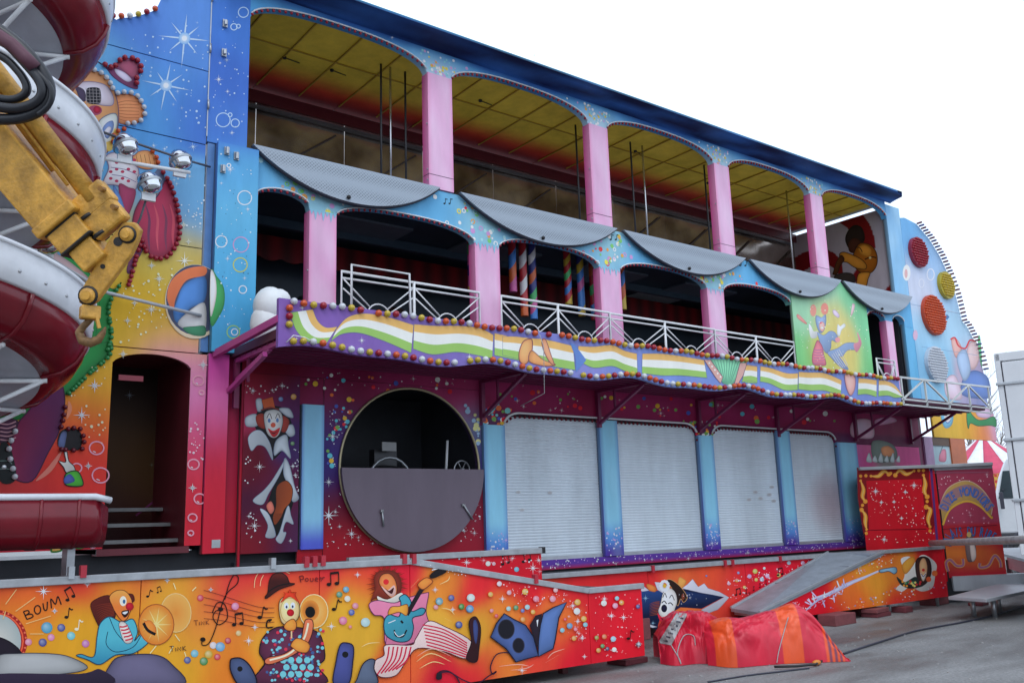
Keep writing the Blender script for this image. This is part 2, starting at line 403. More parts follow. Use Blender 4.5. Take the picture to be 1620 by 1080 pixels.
# ================================================================== the funhouse
H = empty('funhouse', (11.0, 1.2, 0.0), 'long three storey blue and pink painted funhouse with arched galleries and roller shutters', 'funhouse')
PM = paint_mat('airbrushed_panel_paint')
steel = mat('galvanised_steel', (.46, .48, .5), .42, .75, .25, 5)
alu = mat('dull_aluminium', (.52, .55, .58), .45, .55, .2, 3, streak=True)
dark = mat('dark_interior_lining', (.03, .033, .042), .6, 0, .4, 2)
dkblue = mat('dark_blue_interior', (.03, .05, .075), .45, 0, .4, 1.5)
black = mat('black_rubber', (.012, .012, .013), .5)
whitep = mat('white_enamel_paint', (.78, .79, .8), .35, 0, .18, 5)
maroon = mat('maroon_interior_paint', (.16, .018, .03), .5, 0, .3, 2)
magenta = mat('magenta_frame_paint', (.50, .07, .30), .4, 0, .25, 3)
dmag = mat('deep_magenta_paint', (.20, .015, .08), .45, 0, .3, 2)

# ---- left wall (folding painted side)
lw = idwpx([(220, 60, A(72, 122, 215)), (290, 60, A(85, 140, 225)), (262, 130, A(80, 145, 228)), (310, 180, A(62, 112, 205)), (230, 172, A(78, 152, 226)), (170, 100, A(104, 178, 236)),
    (310, 320, A(112, 180, 236)), (270, 330, A(98, 165, 228)), (255, 385, A(180, 185, 110)), (240, 405, A(208, 182, 58)), (305, 425, A(196, 176, 90)), (220, 500, A(208, 174, 42)), (300, 520, A(212, 178, 50)),
    (285, 572, A(214, 148, 190)), (315, 620, A(208, 128, 192)), (315, 690, A(204, 90, 140)), (310, 740, A(202, 44, 66)), (310, 850, A(202, 40, 62)), (150, 600, A(212, 182, 50)), (150, 636, A(222, 130, 46)),
    (130, 680, A(220, 72, 48)), (120, 730, A(212, 52, 50)), (100, 860, A(190, 36, 58)), (20, 860, A(186, 34, 58)), (0, 600, A(200, 178, 60)), (0, 60, A(74, 132, 220)), (60, 300, A(92, 170, 226)), (0, 740, A(190, 60, 60)), (-150, 300, A(92, 150, 220)), (-150, 800, A(190, 36, 58))], 0)
LW = part('painted_wall', MB().box(-1.6, 2.46, .06, .14, 1.56, 7.4).box(2.46, 3.40, .06, .14, 3.76, 7.4).mesh('painted_wall', steel), H)
zs = [1.55, 3.72, 4.98, 6.29, 7.25]
for i in range(4):
    z0, z1 = zs[i]+.006, zs[i+1]-.006
    for x0, x1 in (((-1.6, .6), (.612, 2.515)) if i == 0 else ((-1.6, .6), (.612, 3.44))):
        panel('wall_panel', x0, x1, z0, z1, 0, lw, LW, .05)
panel('wall_panel', 3.365, 3.545, 1.556, 3.714, 0, lw, LW, .04)
arc = lambda x: 3.50+.17*math.sqrt(max(0, 1-((x-2.94)/.44)**2))
curtain('door_arch', frange(2.515, 3.365, 24), arc, lambda x: 3.714, .002, lw, LW, 3, .05)
ztop = lambda x: 7.62+.05*math.sin(x*7) if x < 2.35 else min(9.4, 7.62+.14*max(0, (x-2.35)/.3)**1.5+3.2*max(0, x-2.78)**1.2)
curtain('wall_panel', frange(-1.6, 3.44, 120), lambda x: 7.256, ztop, 0, lw, LW, 10, .03)
bl = MB()
for i, x in enumerate(frange(2.3, 2.86, 6)):
    bl.m = i % 4; bl.ball((x, -.03, ztop(x)+.01), .036, 8, 5)
BULB = {k: mat('bulb_cap_'+k, c, .18, 0, .1, 8) for k, c in dict(red=(.34, .012, .03), orange=(.62, .09, .02), yellow=(.55, .40, .04), white=(.62, .64, .68), darkred=(.15, .008, .02), green=(.03, .25, .07), black=(.02, .02, .025)).items()}
bl.build('bulb_row', [BULB['red'], BULB['orange'], BULB['white'], BULB['yellow']], LW, True)['kind'] = 'stuff'
# door recess with steps
DR = part('doorway', MB().box(2.46, 2.515, .02, 1.3, 1.5, 3.76).box(3.365, 3.42, .02, 1.3, 1.5, 3.76).box(2.46, 3.42, .02, 1.35, 3.72, 3.76).box(2.46, 3.42, .0, 1.35, 1.48, 1.55).mesh('doorway', maroon), H)
dw = idw([(2.6, 2.0, C(50, 8, 15)), (3.2, 2.4, C(86, 54, 14)), (2.9, 2.9, C(80, 50, 18)), (3.3, 3.4, C(40, 20, 10)), (2.6, 3.4, C(30, 14, 10)), (3.2, 1.8, C(66, 14, 18))])
panel('back_panel', 2.5, 3.9, 1.5, 3.8, 1.25, dw, DR, .08)
a_ = Art(lambda x, y: PY(x, y, 1.25), off=.0015)
a_.stroke([(215, 815), (285, 760)], 3, C(120, 40, 90)); a_.star((205, 625), 9, C(120, 130, 140)); a_.star((240, 735), 5, C(110, 110, 90)); a_.build('painted_glints', DR)
for k, (z, y) in enumerate(((1.64, .2), (1.82, .5), (2.0, .8))):
    MB().box(2.52, 3.36, y, y+.26, z-.04, z).build('step', mat('worn_step_tread', (.2, .2, .2), .6, .3, .3, 8), DR)
MB().box(2.6, 2.86, .05, .08, 3.36, 3.42).build('sign_plate', mat('red_plate', (.3, .04, .06), .5), DR)

# ---- magenta corner post and blue corner box
pc = idwpx([(345, 570, A(196, 70, 170)), (345, 640, A(205, 110, 180)), (345, 700, A(190, 50, 90)), (345, 760, A(196, 36, 62)), (345, 870, A(196, 36, 62))], 0)
panel('corner_post', 3.56, 3.80, 1.46, 3.73, -.03, pc, H, .04, .12)
panel('corner_post', 3.80, 3.97, 1.46, 3.73, .06, idwpx([(370, 600, A(120, 16, 70)), (370, 700, A(150, 20, 60)), (370, 860, A(170, 26, 50))], 0), H, .05, .06)
MB().box(3.66, 3.76, -.034, -.031, 1.52, 1.61).build('socket_plate', steel, H, bevel=.004)
bc = idwpx([(365, 40, A(62, 118, 212)), (360, 120, A(60, 108, 205)), (360, 200, A(66, 118, 210)), (365, 280, A(88, 168, 228)), (365, 400, A(86, 176, 232)), (385, 340, A(96, 178, 228)), (360, 500, A(70, 160, 225)), (385, 480, A(80, 175, 230)), (365, 545, A(72, 165, 215))], 0)
panel('corner_panel', 3.455, 3.95, 6.34, 9.6, 0, bc, H, .05, .1)
panel('corner_panel', 3.56, 4.07, 3.745, 6.33, -.10, bc, H, .05, .14)
sidem = mat('blue_side_paint', (.10, .25, .55), .4)
MB().box(3.47, 3.556, .012, .06, 3.75, 6.33).build('corner_return', sidem, H)
MB().box(3.44, 3.452, -.012, .02, 6.4, 9.5).build('hinge_strip', steel, H)
for z in (6.75, 7.5, 8.2):
    MB().tube((3.448, -.02, z), (3.448, -.02, z+.12), .014).build('hinge', steel, H, True)
for x, z in ((3.62, 7.95), (3.62, 7.55)):
    MB().box(x-.03, x+.03, -.03, -.002, z-.05, z+.05).tube((x, -.05, z-.03), (x, -.05, z+.03), .02).build('latch', steel, H)
for x, z in ((3.66, 6.22), (3.78, 6.18), (3.62, 5.98)):
    MB().tube((x, -.14, z-.04), (x, -.14, z+.04), .022).box(x-.03, x+.03, -.125, -.102, z-.05, z+.05).build('latch', steel, H)

# ---- third storey front: arches, pillars, cornice
P3 = [6.82, 9.96, 13.08, 16.05]
E3 = [3.95]+P3+[18.72]
def arch3(x):
    for i in range(5):
        a, b = E3[i]+(.21 if i else 0), E3[i+1]-(.21 if i < 4 else 0)
        if a <= x <= b:
            t = (x-(a+b)/2)/((b-a)/2); return 8.16+.30*(max(0, 1-abs(t)**2.6))**.5
    return 8.16
xs = sorted(set([round(v, 4) for v in frange(3.95, 18.72, 300)] + [round(p+s*.21, 4) for p in P3 for s in (-1, -.98, -.94, .94, .98, 1)]))
def fas(x, z):
    d = min(abs(x-p) for p in P3); f = math.exp(-(d/.55)**2)
    c = mixc(A(78, 158, 222), A(165, 205, 232), f*sstep(8.62, 8.2, z))
    c = mixc(c, A(28, 62, 150), sstep(8.36+.1*f+.05*nz(x*1.3, 3), 8.58+.05*f, z)*.9)
    return mixc(c, A(95, 170, 225), .35*max(0, nz(x*2, z*5)))
curtain('arched_front', xs, arch3, lambda x: 8.56, 0, fas, H, 10, .12)
# cornice: a cove leaning out to the eave
prof = [(0, 8.555), (-.05, 8.575), (-.16, 8.60), (-.30, 8.625), (-.40, 8.64), (-.40, 8.675), (.1, 8.70)]
mb = MB(); XS = frange(3.47, 18.95, 90); vs = []; cs = []
for y, z in prof:
    for x in XS:
        vs.append((x-(.35 if (x > 18.9 and y < -.3) else 0), y, z)); v = nz(x*.8, y*6, 2)
        c = mixc(A(44, 96, 178), A(12, 24, 76), max(0, min(1, .62+1.5*v))); cs.append(mixc(c, A(70, 150, 190), .8) if z > 8.65 else c)
nX = len(XS); mb.add(vs, [(j*nX+i, j*nX+i+1, (j+1)*nX+i+1, (j+1)*nX+i) for j in range(len(prof)-1) for i in range(nX-1)], cs)
mb.build('cornice', PM, H)
a_ = Art(lambda x, y: PY(x, y, 0), off=.0015)
for p in P3:
    for k in range(46):
        q = PY(0, 0, 0); rdx = random.gauss(0, .26); rdz = random.uniform(0, .32)
        # spattered flowers at each pillar head, placed in metres
        X, Z = p+rdx*(.45+rdz*2), 8.19+rdz
        if Z < arch3(X)+.015: continue
        r_ = random.uniform(.012, .03); c_ = random.choice([A(230, 205, 90), A(225, 225, 235), A(235, 170, 90), A(130, 200, 220), A(190, 160, 220), A(225, 225, 240)])
        a_.mb.add([(X, -a_.off, Z)]+[(X+r_*math.cos(t*math.pi/3), -a_.off, Z+r_*math.sin(t*math.pi/3)) for t in range(6)], [(0, 1+i, 1+(i+1) % 6) for i in range(6)], c_); a_.off += .00002
a_.off += .0002
for (x, y) in ((730, 70), (845, 88), (800, 85), (880, 120), (1010, 165), (1100, 195), (460, 18), (560, 30), (620, 60), (1200, 250)): a_.star((x, y), 4, WHITE)
a_.build('painted_flowers', H)
def bulbstrip(fn, x0, x1, Y, step, r, name, mt, par):
    mb = MB(); x = x0; k = 0
    while x < x1:
        z = fn(x); s = math.hypot(1, (fn(x+.01)-z)/.01)
        mb.ball((x, Y, z-r*.9), r, 6, 4); x += step/min(s, 4); k += 1
    o = mb.build(name, mt, par, True); o['kind'] = 'stuff'; return o
def trim(fn, x0, x1, Y, name, par, n=60, r=.011):
    return MB().path([(x, Y, fn(x)+.012) for x in frange(x0, x1, n)], r, 6).build(name, whitep, par, True)
for i in range(5):
    a, b = E3[i]+(.215 if i else .005), E3[i+1]-(.215 if i < 4 else .005)
    bulbstrip(arch3, a+.02, b-.02, -.005, .085, .022, 'arch_bulbs', BULB['red'], H); trim(arch3, a+.005, b-.005, -.012, 'arch_trim', H)
def pinkcol(x, z): return mixc(A(206, 156, 208), A(224, 196, 232), .5+.5*nz(x*3+z*1.5, z*1.2, x))
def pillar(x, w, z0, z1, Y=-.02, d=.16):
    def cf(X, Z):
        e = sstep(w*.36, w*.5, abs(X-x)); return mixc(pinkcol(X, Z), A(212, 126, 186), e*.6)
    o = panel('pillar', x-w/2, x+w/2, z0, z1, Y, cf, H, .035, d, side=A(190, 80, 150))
    MB().box(x-w/2-.004, x+w/2+.004, Y-.004, Y+d, z0+.2, z0+.206).build('pillar_seam', mat('dark_seam', (.1, .04, .08), .6), o)
    b = MB()
    for s in (-1, 1):
        for z in (z0+.28, z0+.55*(z1-z0), z0+.12): b.ball((x+s*(w/2+.004), Y+.03, z), .014, 6, 4)
    b.build('bolts', steel, o, True)['kind'] = 'stuff'; return o
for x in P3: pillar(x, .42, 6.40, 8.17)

# third storey interior: floor, ceiling panels, glossy rear wall, striped end wall
MB().box(3.5, 18.9, .13, 2.6, 6.22, 6.38).build('gallery_floor', mat('worn_floor_plate', (.40, .38, .40), .5), H)
def ceilcol(x, y):
    t = sstep(1.35, 2.05, y+.08*nz(x*1.5, 4)); t2 = sstep(1.95, 2.35, y)
    return mixc(mixc((.88, .64, .07), (.70, .06, .03), t), (.28, .01, .02), t2)
for i in range(11):
    for j, (y0, y1) in enumerate(((.13, 1.02), (1.03, 2.5))):
        x0, x1 = 3.55+i*1.4+.006, 3.55+(i+1)*1.4-.006
        if i == 10: x1 = 18.6
        mb = MB(); dz = .004*((i+j) % 2)
        grid_sheet(mb, lambda u, v: Vector((x0+(x1-x0)*u, y0+(y1-y0)*v, 8.5+dz)), 6, 14, lambda p: ceilcol(p.x, p.y))
        mb.add([(x0, y0, 8.53), (x1, y0, 8.53), (x1, y1, 8.53), (x0, y1, 8.53)], [(0, 1, 2, 3)], (.2, .15, .05))
        for p_, q_ in (((x0, y0), (x1, y0)), ((x1, y0), (x1, y1)), ((x1, y1), (x0, y1)), ((x0, y1), (x0, y0))):
            mb.add([(*p_, 8.5+dz), (*q_, 8.5+dz), (*q_, 8.53), (*p_, 8.53)], [(0, 1, 2, 3)], [ceilcol(*p_), ceilcol(*q_), (.2, .15, .05), (.2, .15, .05)])
        mb.build('ceiling_panel', paint_mat('ceiling_paint', .4, .3, 2.0), H, fix=False)
for i in range(22):
    MB().beam((3.55+i*.7, .13, 8.488), (3.55+i*.7, 2.3, 8.488), .018, .02).build('ceiling_rib', mat('ochre_rib', (.45, .28, .03), .5), H)
MB().beam((3.55, 1.02, 8.49), (18.6, 1.02, 8.49), .022, .016).build('ceiling_rib', MATS['ochre_rib'], H)
for px, py in ((450, 92), (525, 112), (1005, 240), (1120, 290), (760, 160)):
    q = PZ(px, py, 8.48); MB().tube((q.x, q.y, 8.47), (q.x, q.y, 8.499), .03, 8).beam((q.x, q.y, 8.485), (q.x+.25, q.y+.03, 8.485), .012, .01).build('ceiling_lamp_socket', black, H)
MB().box(3.5, 18.9, .1, 2.62, 8.56, 8.62).build('roof', mat('roof_sheet', (.25, .25, .26), .5), H)
mb = MB()
mg, gn, gl, gb = _base('glossy_brown_lining')
rw = gn.new('ShaderNodeTexNoise'); rw.inputs['Scale'].default_value = 1.1; rw.inputs['Detail'].default_value = 3
rr = gn.new('ShaderNodeValToRGB'); rr.color_ramp.elements[0].position = .35; rr.color_ramp.elements[0].color = (.16, .12, .10, 1); rr.color_ramp.elements[1].position = .65; rr.color_ramp.elements[1].color = (.55, .48, .43, 1)
gtc = gn.new('ShaderNodeTexCoord'); gl.new(gtc.outputs['Object'], rw.inputs['Vector']); gl.new(rw.outputs['Fac'], rr.inputs['Fac']); gl.new(rr.outputs['Color'], gb.inputs['Base Color'])
gb.inputs['Roughness'].default_value = .16; gb.inputs['Metallic'].default_value = .8; gb.inputs['Specular IOR Level'].default_value = .9
gw = gn.new('ShaderNodeTexNoise'); gw.inputs['Scale'].default_value = 1.7; gw.inputs['Detail'].default_value = 1; gbp = gn.new('ShaderNodeBump'); gbp.inputs['Strength'].default_value = .25; gbp.inputs['Distance'].default_value = .12
gl.new(gtc.outputs['Object'], gw.inputs['Vector']); gl.new(gw.outputs['Fac'], gbp.inputs['Height']); gl.new(gbp.outputs['Normal'], gb.inputs['Normal'])
for i in range(10):
    x0 = 3.5+i*1.528; MB().box(x0+.006, x0+1.522, 2.5, 2.53, 6.38, 8.30).build('mirror_panel', mg, H)
    MB().beam((x0+.1, 2.46, 7.1), (x0+1.35, 2.46, 8.05), .02, .03).build('wall_brace', mat('brown_brace', (.05, .03, .02), .5), H)
MB().box(3.5, 18.78, 2.42, 2.46, 8.26, 8.46).build('rear_beam', mat('dark_red_beam', (.10, .008, .015), .4), H)
MB().box(3.5, 18.5, 2.40, 2.46, 8.16, 8.21).build('cable_tray', mat('grey_tray', (.08, .08, .09), .4), H)
for px, py, b in ((618, 190, 0), (642, 200, 1), (603, 190, 1), (916, 275, 1), (1022, 290, 0), (1122, 330, 1), (1003, 285, 1), (1255, 380, 0)):
    q = PY(px, py+40, .7); MB().tube((q.x, .7, 6.38), (q.x, .7, 8.5), .017).build('gallery_post', mat('bright_tube', (.6, .6, .62), .2, .9) if not b else mat('dark_tube', (.03, .03, .035), .4), H, True)
# striped end wall
mb = MB()
def swirl(p):
    y, z = p.y-1.35, p.z-7.0; r_ = math.hypot(y, z); a = math.atan2(z, y)+r_*1.1
    return C(120, 10, 16) if math.sin(a*4) > .35 else C(170, 160, 166)
grid_sheet(mb, lambda u, v: Vector((18.78, .12+2.4*u, 6.38+2.06*v)), 90, 80, swirl)
mb.add([(18.82, .12, 6.38), (18.82, 2.52, 6.38), (18.82, 2.52, 8.44), (18.82, .12, 8.44)], [(0, 1, 2, 3)], (.3, .3, .3))
EWL = mb.build('striped_end_wall', PM, H, fix=False)
a_ = Art(lambda x, y: PL(x, y, Vector((18.78, 0, 0)), Vector((-1, 0, 0))), (-1, 0, 0), off=.0015).crop(1280, 330, 7.7125)
ab, ad, al = C(150, 84, 20), C(44, 26, 16), C(196, 128, 44)
a_.poly([(440, 380), (480, 260), (560, 200), (650, 240), (680, 380), (600, 460), (500, 500)], C(40, 30, 26)); a_.poly([(480, 420), (540, 360), (610, 380), (640, 450), (560, 540), (490, 520)], C(70, 36, 24))
a_.poly([(540, 560), (600, 440), (680, 420), (780, 470), (830, 570), (825, 690), (760, 780), (660, 790), (580, 740), (520, 650)], ab, line=ad, lw=8); a_.poly([(600, 480), (680, 440), (760, 500), (740, 580), (640, 560)], al)
a_.poly([(370, 560), (420, 530), (520, 560), (640, 620), (700, 690), (680, 740), (560, 720), (470, 660), (400, 640)], al, line=ad, lw=8); a_.poly([(300, 760), (340, 640), (390, 570), (430, 620), (380, 700), (340, 800), (290, 800)], C(84, 46, 20), line=ad, lw=8)
a_.poly([(580, 900), (610, 790), (740, 780), (720, 860), (690, 950), (580, 940)], al, line=ad, lw=8); a_.stroke([(560, 470), (620, 480), (650, 530)], 10, ad); a_.stroke([(680, 620), (760, 590), (820, 600)], 14, ad); a_.disc((745, 600), 16, C(200, 180, 120), n=10); a_.poly([(300, 830), (420, 780), (540, 800), (560, 900), (380, 900)], C(60, 50, 46))
a_.build('painted_ape', EWL, 'painted golden ape on red and white swirl')

# ---- half-moon tread plates hung on the gallery edge
tp, n, l, bs = _base('diamond_tread_plate')
bs.inputs['Base Color'].default_value = (.50, .52, .55, 1); bs.inputs['Metallic'].default_value = .45; bs.inputs['Roughness'].default_value = .46
tc = n.new('ShaderNodeTexCoord'); m1 = n.new('ShaderNodeMapping'); m1.inputs['Rotation'].default_value = (0, math.radians(45), 0); m1.inputs['Scale'].default_value = (30, 30, 30)
ck = n.new('ShaderNodeTexVoronoi'); ck.inputs['Scale'].default_value = 1.0; ck.inputs['Randomness'].default_value = 0.05
bp = n.new('ShaderNodeBump'); bp.inputs['Strength'].default_value = .55; bp.inputs['Distance'].default_value = .012
mr = n.new('ShaderNodeMapRange'); mr.inputs[1].default_value = .1; mr.inputs[2].default_value = .45; mr.inputs[3].default_value = .17; mr.inputs[4].default_value = .36
l.new(tc.outputs['Object'], m1.inputs['Vector']); l.new(m1.outputs['Vector'], ck.inputs['Vector']); l.new(ck.outputs['Distance'], bp.inputs['Height']); l.new(bp.outputs['Normal'], bs.inputs['Normal'])
l.new(ck.outputs['Distance'], mr.inputs[0]); cm = n.new('ShaderNodeCombineColor'); 
for k_ in range(3): l.new(mr.outputs[0], cm.inputs[k_])
tt_ = n.new('ShaderNodeVectorMath'); tt_.operation = 'MULTIPLY'; tt_.inputs[1].default_value = (.88, 1.0, 1.14); l.new(cm.outputs[0], tt_.inputs[0]); l.new(tt_.outputs[0], bs.inputs['Base Color'])
edge = mat('plate_edge_dark', (.02, .025, .045), .5)
for x0, x1 in ((4.0, 6.76), (7.10, 10.22), (10.36, 13.5), (13.62, 16.55), (16.62, 19.28)):
    cx, hw = (x0+x1)/2, (x1-x0)/2; sag = .53
    R_ = (hw*hw+sag*sag)/(2*sag); zc = 6.40-sag+R_; a0 = math.asin(hw/R_)
    pts = [(cx+R_*math.sin(t), zc-R_*math.cos(t)) for t in frange(-a0, a0, 28)]
    T = Matrix.Translation((0, -.05, 6.4)) @ Matrix.Rotation(math.radians(-7), 4, 'X') @ Matrix.Translation((0, 0, -6.4))
    o = MB().prism(pts, -.035, 0, M=T).build('tread_plate', tp, H)
    MB().path([T @ Vector((x, .012, z)) for x, z in pts], .022, 6).build('plate_rim', edge, o, True)
    q = T @ Vector((cx-.1, -.05, 6.4-sag+.06)); MB().ball(q, .03, 8, 5).build('drain_hole', black, o, True)

# ---- second storey front
P2 = [(4.985, .38), (7.60, .44), (10.06, .46), (12.64, .45)]
segs = [(4.07, 4.795), (5.175, 7.38), (7.82, 9.83), (10.29, 12.415), (12.865, 14.86), (17.48, 18.17), (18.46, 18.95)]
def arch2(x):
    for a, b in segs:
        if a <= x <= b:
            t = (x-(a+b)/2)/((b-a)/2); return 5.70+.22*max(0, 1-abs(t)**2.5)**.5 if b-a > 1 else 5.76+.15*max(0, 1-abs(t)**2)**.5
    return 5.70
def span2(x, z):
    d = min(abs(x-p[0]) for p in P2); f = math.exp(-(d/.5)**2)
    c = mixc(A(92, 170, 226), A(140, 196, 222), f)
    if x > 14.4: c = mixc(c, A(130, 205, 165), sstep(14.6, 15.0, x)*sstep(17.6, 17.2, x))
    return mixc(c, A(70, 150, 215), .4*max(0, nz(x*2.2, z*3)))
xs2 = sorted(set([round(v, 4) for v in frange(4.07, 19.3, 330)] + [v for a, b in segs for v in (a, a+.004, b-.004, b)]))
xa = [x for x in xs2 if x <= 14.88]; xb = [x for x in xs2 if x >= 17.46]
sp = curtain('arched_spandrel', xa, arch2, lambda x: 6.385, 0, span2, H, 6, .12)
curtain('arched_spandrel', xb, arch2, lambda x: 6.385, 0, span2, H, 6, .12)
panel('right_jamb', 18.95, 19.3, 4.0, 6.38, .004, lambda x, z: A(95, 175, 228), H, .1, .1)
for i, (a, b) in enumerate(segs):
    if b-a > .6: bulbstrip(arch2, a+.03, b-.03, -.004, .085, .02, 'arch_bulbs', BULB['red'], H)
    trim(arch2, a+.01, b-.01, -.012, 'arch_trim', H, 40)
for x, w in P2: pillar(x, w, 3.95, 5.71, -.015)
pillar(18.315, .28, 3.95, 5.75, -.015)
gj = idwpx([(1262, 495, A(150, 210, 180)), (1262, 560, A(110, 195, 130)), (1300, 460, A(130, 205, 190)), (1310, 500, A(205, 205, 130)), (1300, 570, A(200, 200, 110)), (1340, 560, A(205, 200, 120)), (1330, 520, A(208, 200, 130)), (1372, 520, A(120, 205, 160)), (1376, 580, A(115, 200, 140)), (1345, 480, A(120, 200, 160)), (1290, 590, A(120, 200, 120))], 0)
panel('painted_juggler_panel', 14.87, 17.47, 4.0, 6.385, -.02, gj, H, .05, .06)
# flowers on the spandrels
a_ = Art(lambda x, y: PY(x, y, 0), off=.0015)
rd = random.Random(11)
for p, w in P2:
    for k in range(60):
        X = p+rd.gauss(0, .42); Z = 5.72+rd.random()*.6
        if Z < arch2(X)+.03 or Z > 6.36: continue
        r_ = rd.uniform(.012, .045); c_ = rd.choice([A(232, 215, 90), A(120, 200, 120), A(225, 225, 235), A(190, 150, 215), A(230, 160, 90), A(220, 60, 60), A(160, 215, 235), A(225, 230, 240)])
        ring_ = rd.random() < .4
        n_ = 8; vv = [(X+r_*math.cos(t*math.pi/4), -a_.off, Z+r_*math.sin(t*math.pi/4)) for t in range(8)]; ri = .55 if ring_ else 0.0
        vi = [(X+ri*r_*math.cos(t*math.pi/4), -a_.off, Z+ri*r_*math.sin(t*math.pi/4)) for t in range(8)]
        a_.mb.add(vv+vi, [(i, (i+1) % 8, 8+(i+1) % 8, 8+i) for i in range(8)], c_); a_.off += .00001
a_.off += .0002
for p, w in P2:   # jagged painted fringe where pillar meets spandrel
    n_ = 7
    for k in range(n_):
        X = p-w/2+(k+.5)*w/n_; a_.mb.add([(X-w/n_/2, -.021, 5.73), (X+w/n_/2, -.021, 5.73), (X, -.021, 5.66-.07*(k % 2))], [(0, 1, 2)], A(130, 190, 225))
for (px, py) in ((707, 318), (970, 375), (1175, 416)):
    for dx in (-4, 4): a_.note((px+dx, py+4), 8, BLACK)
a_.build('painted_flowers', H)
# second storey interior
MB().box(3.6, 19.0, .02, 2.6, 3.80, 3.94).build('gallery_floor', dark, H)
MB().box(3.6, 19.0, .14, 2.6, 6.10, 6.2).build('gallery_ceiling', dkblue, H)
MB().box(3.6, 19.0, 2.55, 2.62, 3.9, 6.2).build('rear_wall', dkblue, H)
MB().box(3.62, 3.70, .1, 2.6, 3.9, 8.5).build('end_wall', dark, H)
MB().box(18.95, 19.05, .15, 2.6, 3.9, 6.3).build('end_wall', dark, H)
# red scalloped valance
vf = lambda x: 5.62-.05*abs(math.sin(x*9))
curtain('valance', frange(4.0, 18.9, 420), vf, lambda x: 5.95, 1.9, lambda x, z: mixc(C(120, 14, 22), C(70, 8, 16), .5+.5*math.sin(x*18)), H, 2, .02)
MB().box(4.0, 18.9, 1.5, 1.58, 5.96, 6.09).build('ceiling_beam', mat('blue_beam', (.05, .09, .13), .4), H)
for x in (5.4, 7.9, 10.4, 12.9): MB().box(x, x+1.5, .9, 1.8, 6.06, 6.095).build('ceiling_tray', mat('grey_blue_tray', (.12, .15, .19), .35), H)
mgd = mat('dark_painted_clutter', (.07, .035, .03), .5, 0, .6, 5)
for i in range(9):
    x = 5.4+i*1.5; MB().ball((x, 2.1, 4.5), .5, 12, 8, (.8, .5, 1.1)).ball((x+.3, 2.0, 4.9), .25, 10, 6).build('painted_figure', mgd if i % 2 else mat('dark_green_clutter', (.02, .05, .04), .5, 0, .5, 5), H, True)
# skylight panes at the far end of the gallery
MB().box(12.7, 13.9, 1.7, 2.5, 6.085, 6.098).build('skylight', mat('pale_skylight', (.75, .78, .8), .2), H)

# ---- balcony railings (white tube)
def railing(x0, x1, Y, z0, z1, bays, dbl=False):
    z0 = 4.36
    o = MB().path([(x0, Y, 3.95), (x0, Y, z1), (x1, Y, z1), (x1, Y, 3.95)], .02, 8).build('railing', whitep, H, True)
    w = (x1-x0)/bays
    MB().tube((x0, Y, z1-.085), (x1, Y, z1-.085), .015).build('rail', whitep, o, True)
    MB().tube((x0, Y, z0+.03), (x1, Y, z0+.03), .015).build('rail', whitep, o, True)
    for i in range(bays):
        a = x0+i*w; cx = a+w/2
        if i: MB().tube((a, Y, 3.95), (a, Y, z1), .02).build('baluster', whitep, o, True)
        MB().tube((a+.02, Y, z1-.09), (cx-.12, Y, z0+.14), .011, 6).build('brace', whitep, o, True)
        MB().tube((a+w-.02, Y, z1-.09), (cx+.12, Y, z0+.14), .011, 6).build('brace', whitep, o, True)
        MB().tube((a+.02, Y, z0+.35), (cx-.1, Y, z0+.05), .011, 6).build('brace', whitep, o, True)
        MB().tube((a+w-.02, Y, z0+.35), (cx+.1, Y, z0+.05), .011, 6).build('brace', whitep, o, True)
        MB().path([(cx+.17*math.cos(t), Y, z0+.03+.17*math.sin(t)) for t in frange(0, math.pi, 10)], .011, 6).build('hoop', whitep, o, True)
    return o
railing(5.2, 7.36, -.12, 4.02, 4.93, 2)
railing(7.72, 9.85, -.16, 4.02, 4.92, 2)
railing(9.86, 12.35, -.16, 4.02, 4.91, 2)
railing(12.36, 14.6, -.16, 4.02, 4.90, 2)
railing(17.5, 18.18, -.1, 4.02, 4.85, 1)
MB().path([(5.25, -.3, 4.05), (5.25, -.3, 4.98), (6.1, -.3, 4.98), (6.12, -.3, 4.05)], .018, 8).build('gate_rail', whitep, H, True)
# ---- canopy with the ribbon sign
YC = -1.4
wav = lambda x: 3.585+.035*math.sin((x-3.8)*2*math.pi/2.35)+.02*math.sin((x-3.8)*5.1)
def signcol(x, z):
    t = sstep(4.0, 10.0, x); c = mixc(A(120, 92, 178), A(110, 140, 215), t)
    return mixc(c, A(150, 130, 205), .5*max(0, nz(x*1.5, z*4)))
CS = curtain('canopy_sign', frange(3.82, 15.98, 240), wav, lambda x: 4.125, YC, signcol, H, 10, .06)
a_ = Art(lambda x, y: PY(x, y, YC), off=.0015)
orange, wht, grn = A(212, 178, 110), A(226, 230, 236), A(140, 190, 105)
def ribbon(top, bot, dark_edge=True):
    n = len(top)
    t = crom(top, False, 6); b = crom(bot, False, 6)
    for f0, f1, c in ((0, .3, orange), (.3, .66, wht), (.66, 1, grn)):
        q = [(t[i][0]+(b[i][0]-t[i][0])*f0, t[i][1]+(b[i][1]-t[i][1])*f0) for i in range(len(t))]
        w = [(t[i][0]+(b[i][0]-t[i][0])*f1, t[i][1]+(b[i][1]-t[i][1])*f1) for i in range(len(t))]
        a_.mb.add([a_._w(p) for p in q+w], [(i, i+1, len(q)+i+1, len(q)+i) for i in range(len(q)-1)], c)
    a_.off += a_.step
    a_.stroke(t, 2.2, A(90, 95, 150), smooth=False); a_.stroke(b, 2.2, A(80, 100, 140), smooth=False)
    a_.stroke([t[0], b[0]], 2, A(90, 110, 140), smooth=False); a_.stroke([t[-1], b[-1]], 2, A(90, 110, 140), smooth=False)
a_.crop(430, 440, 3.857)
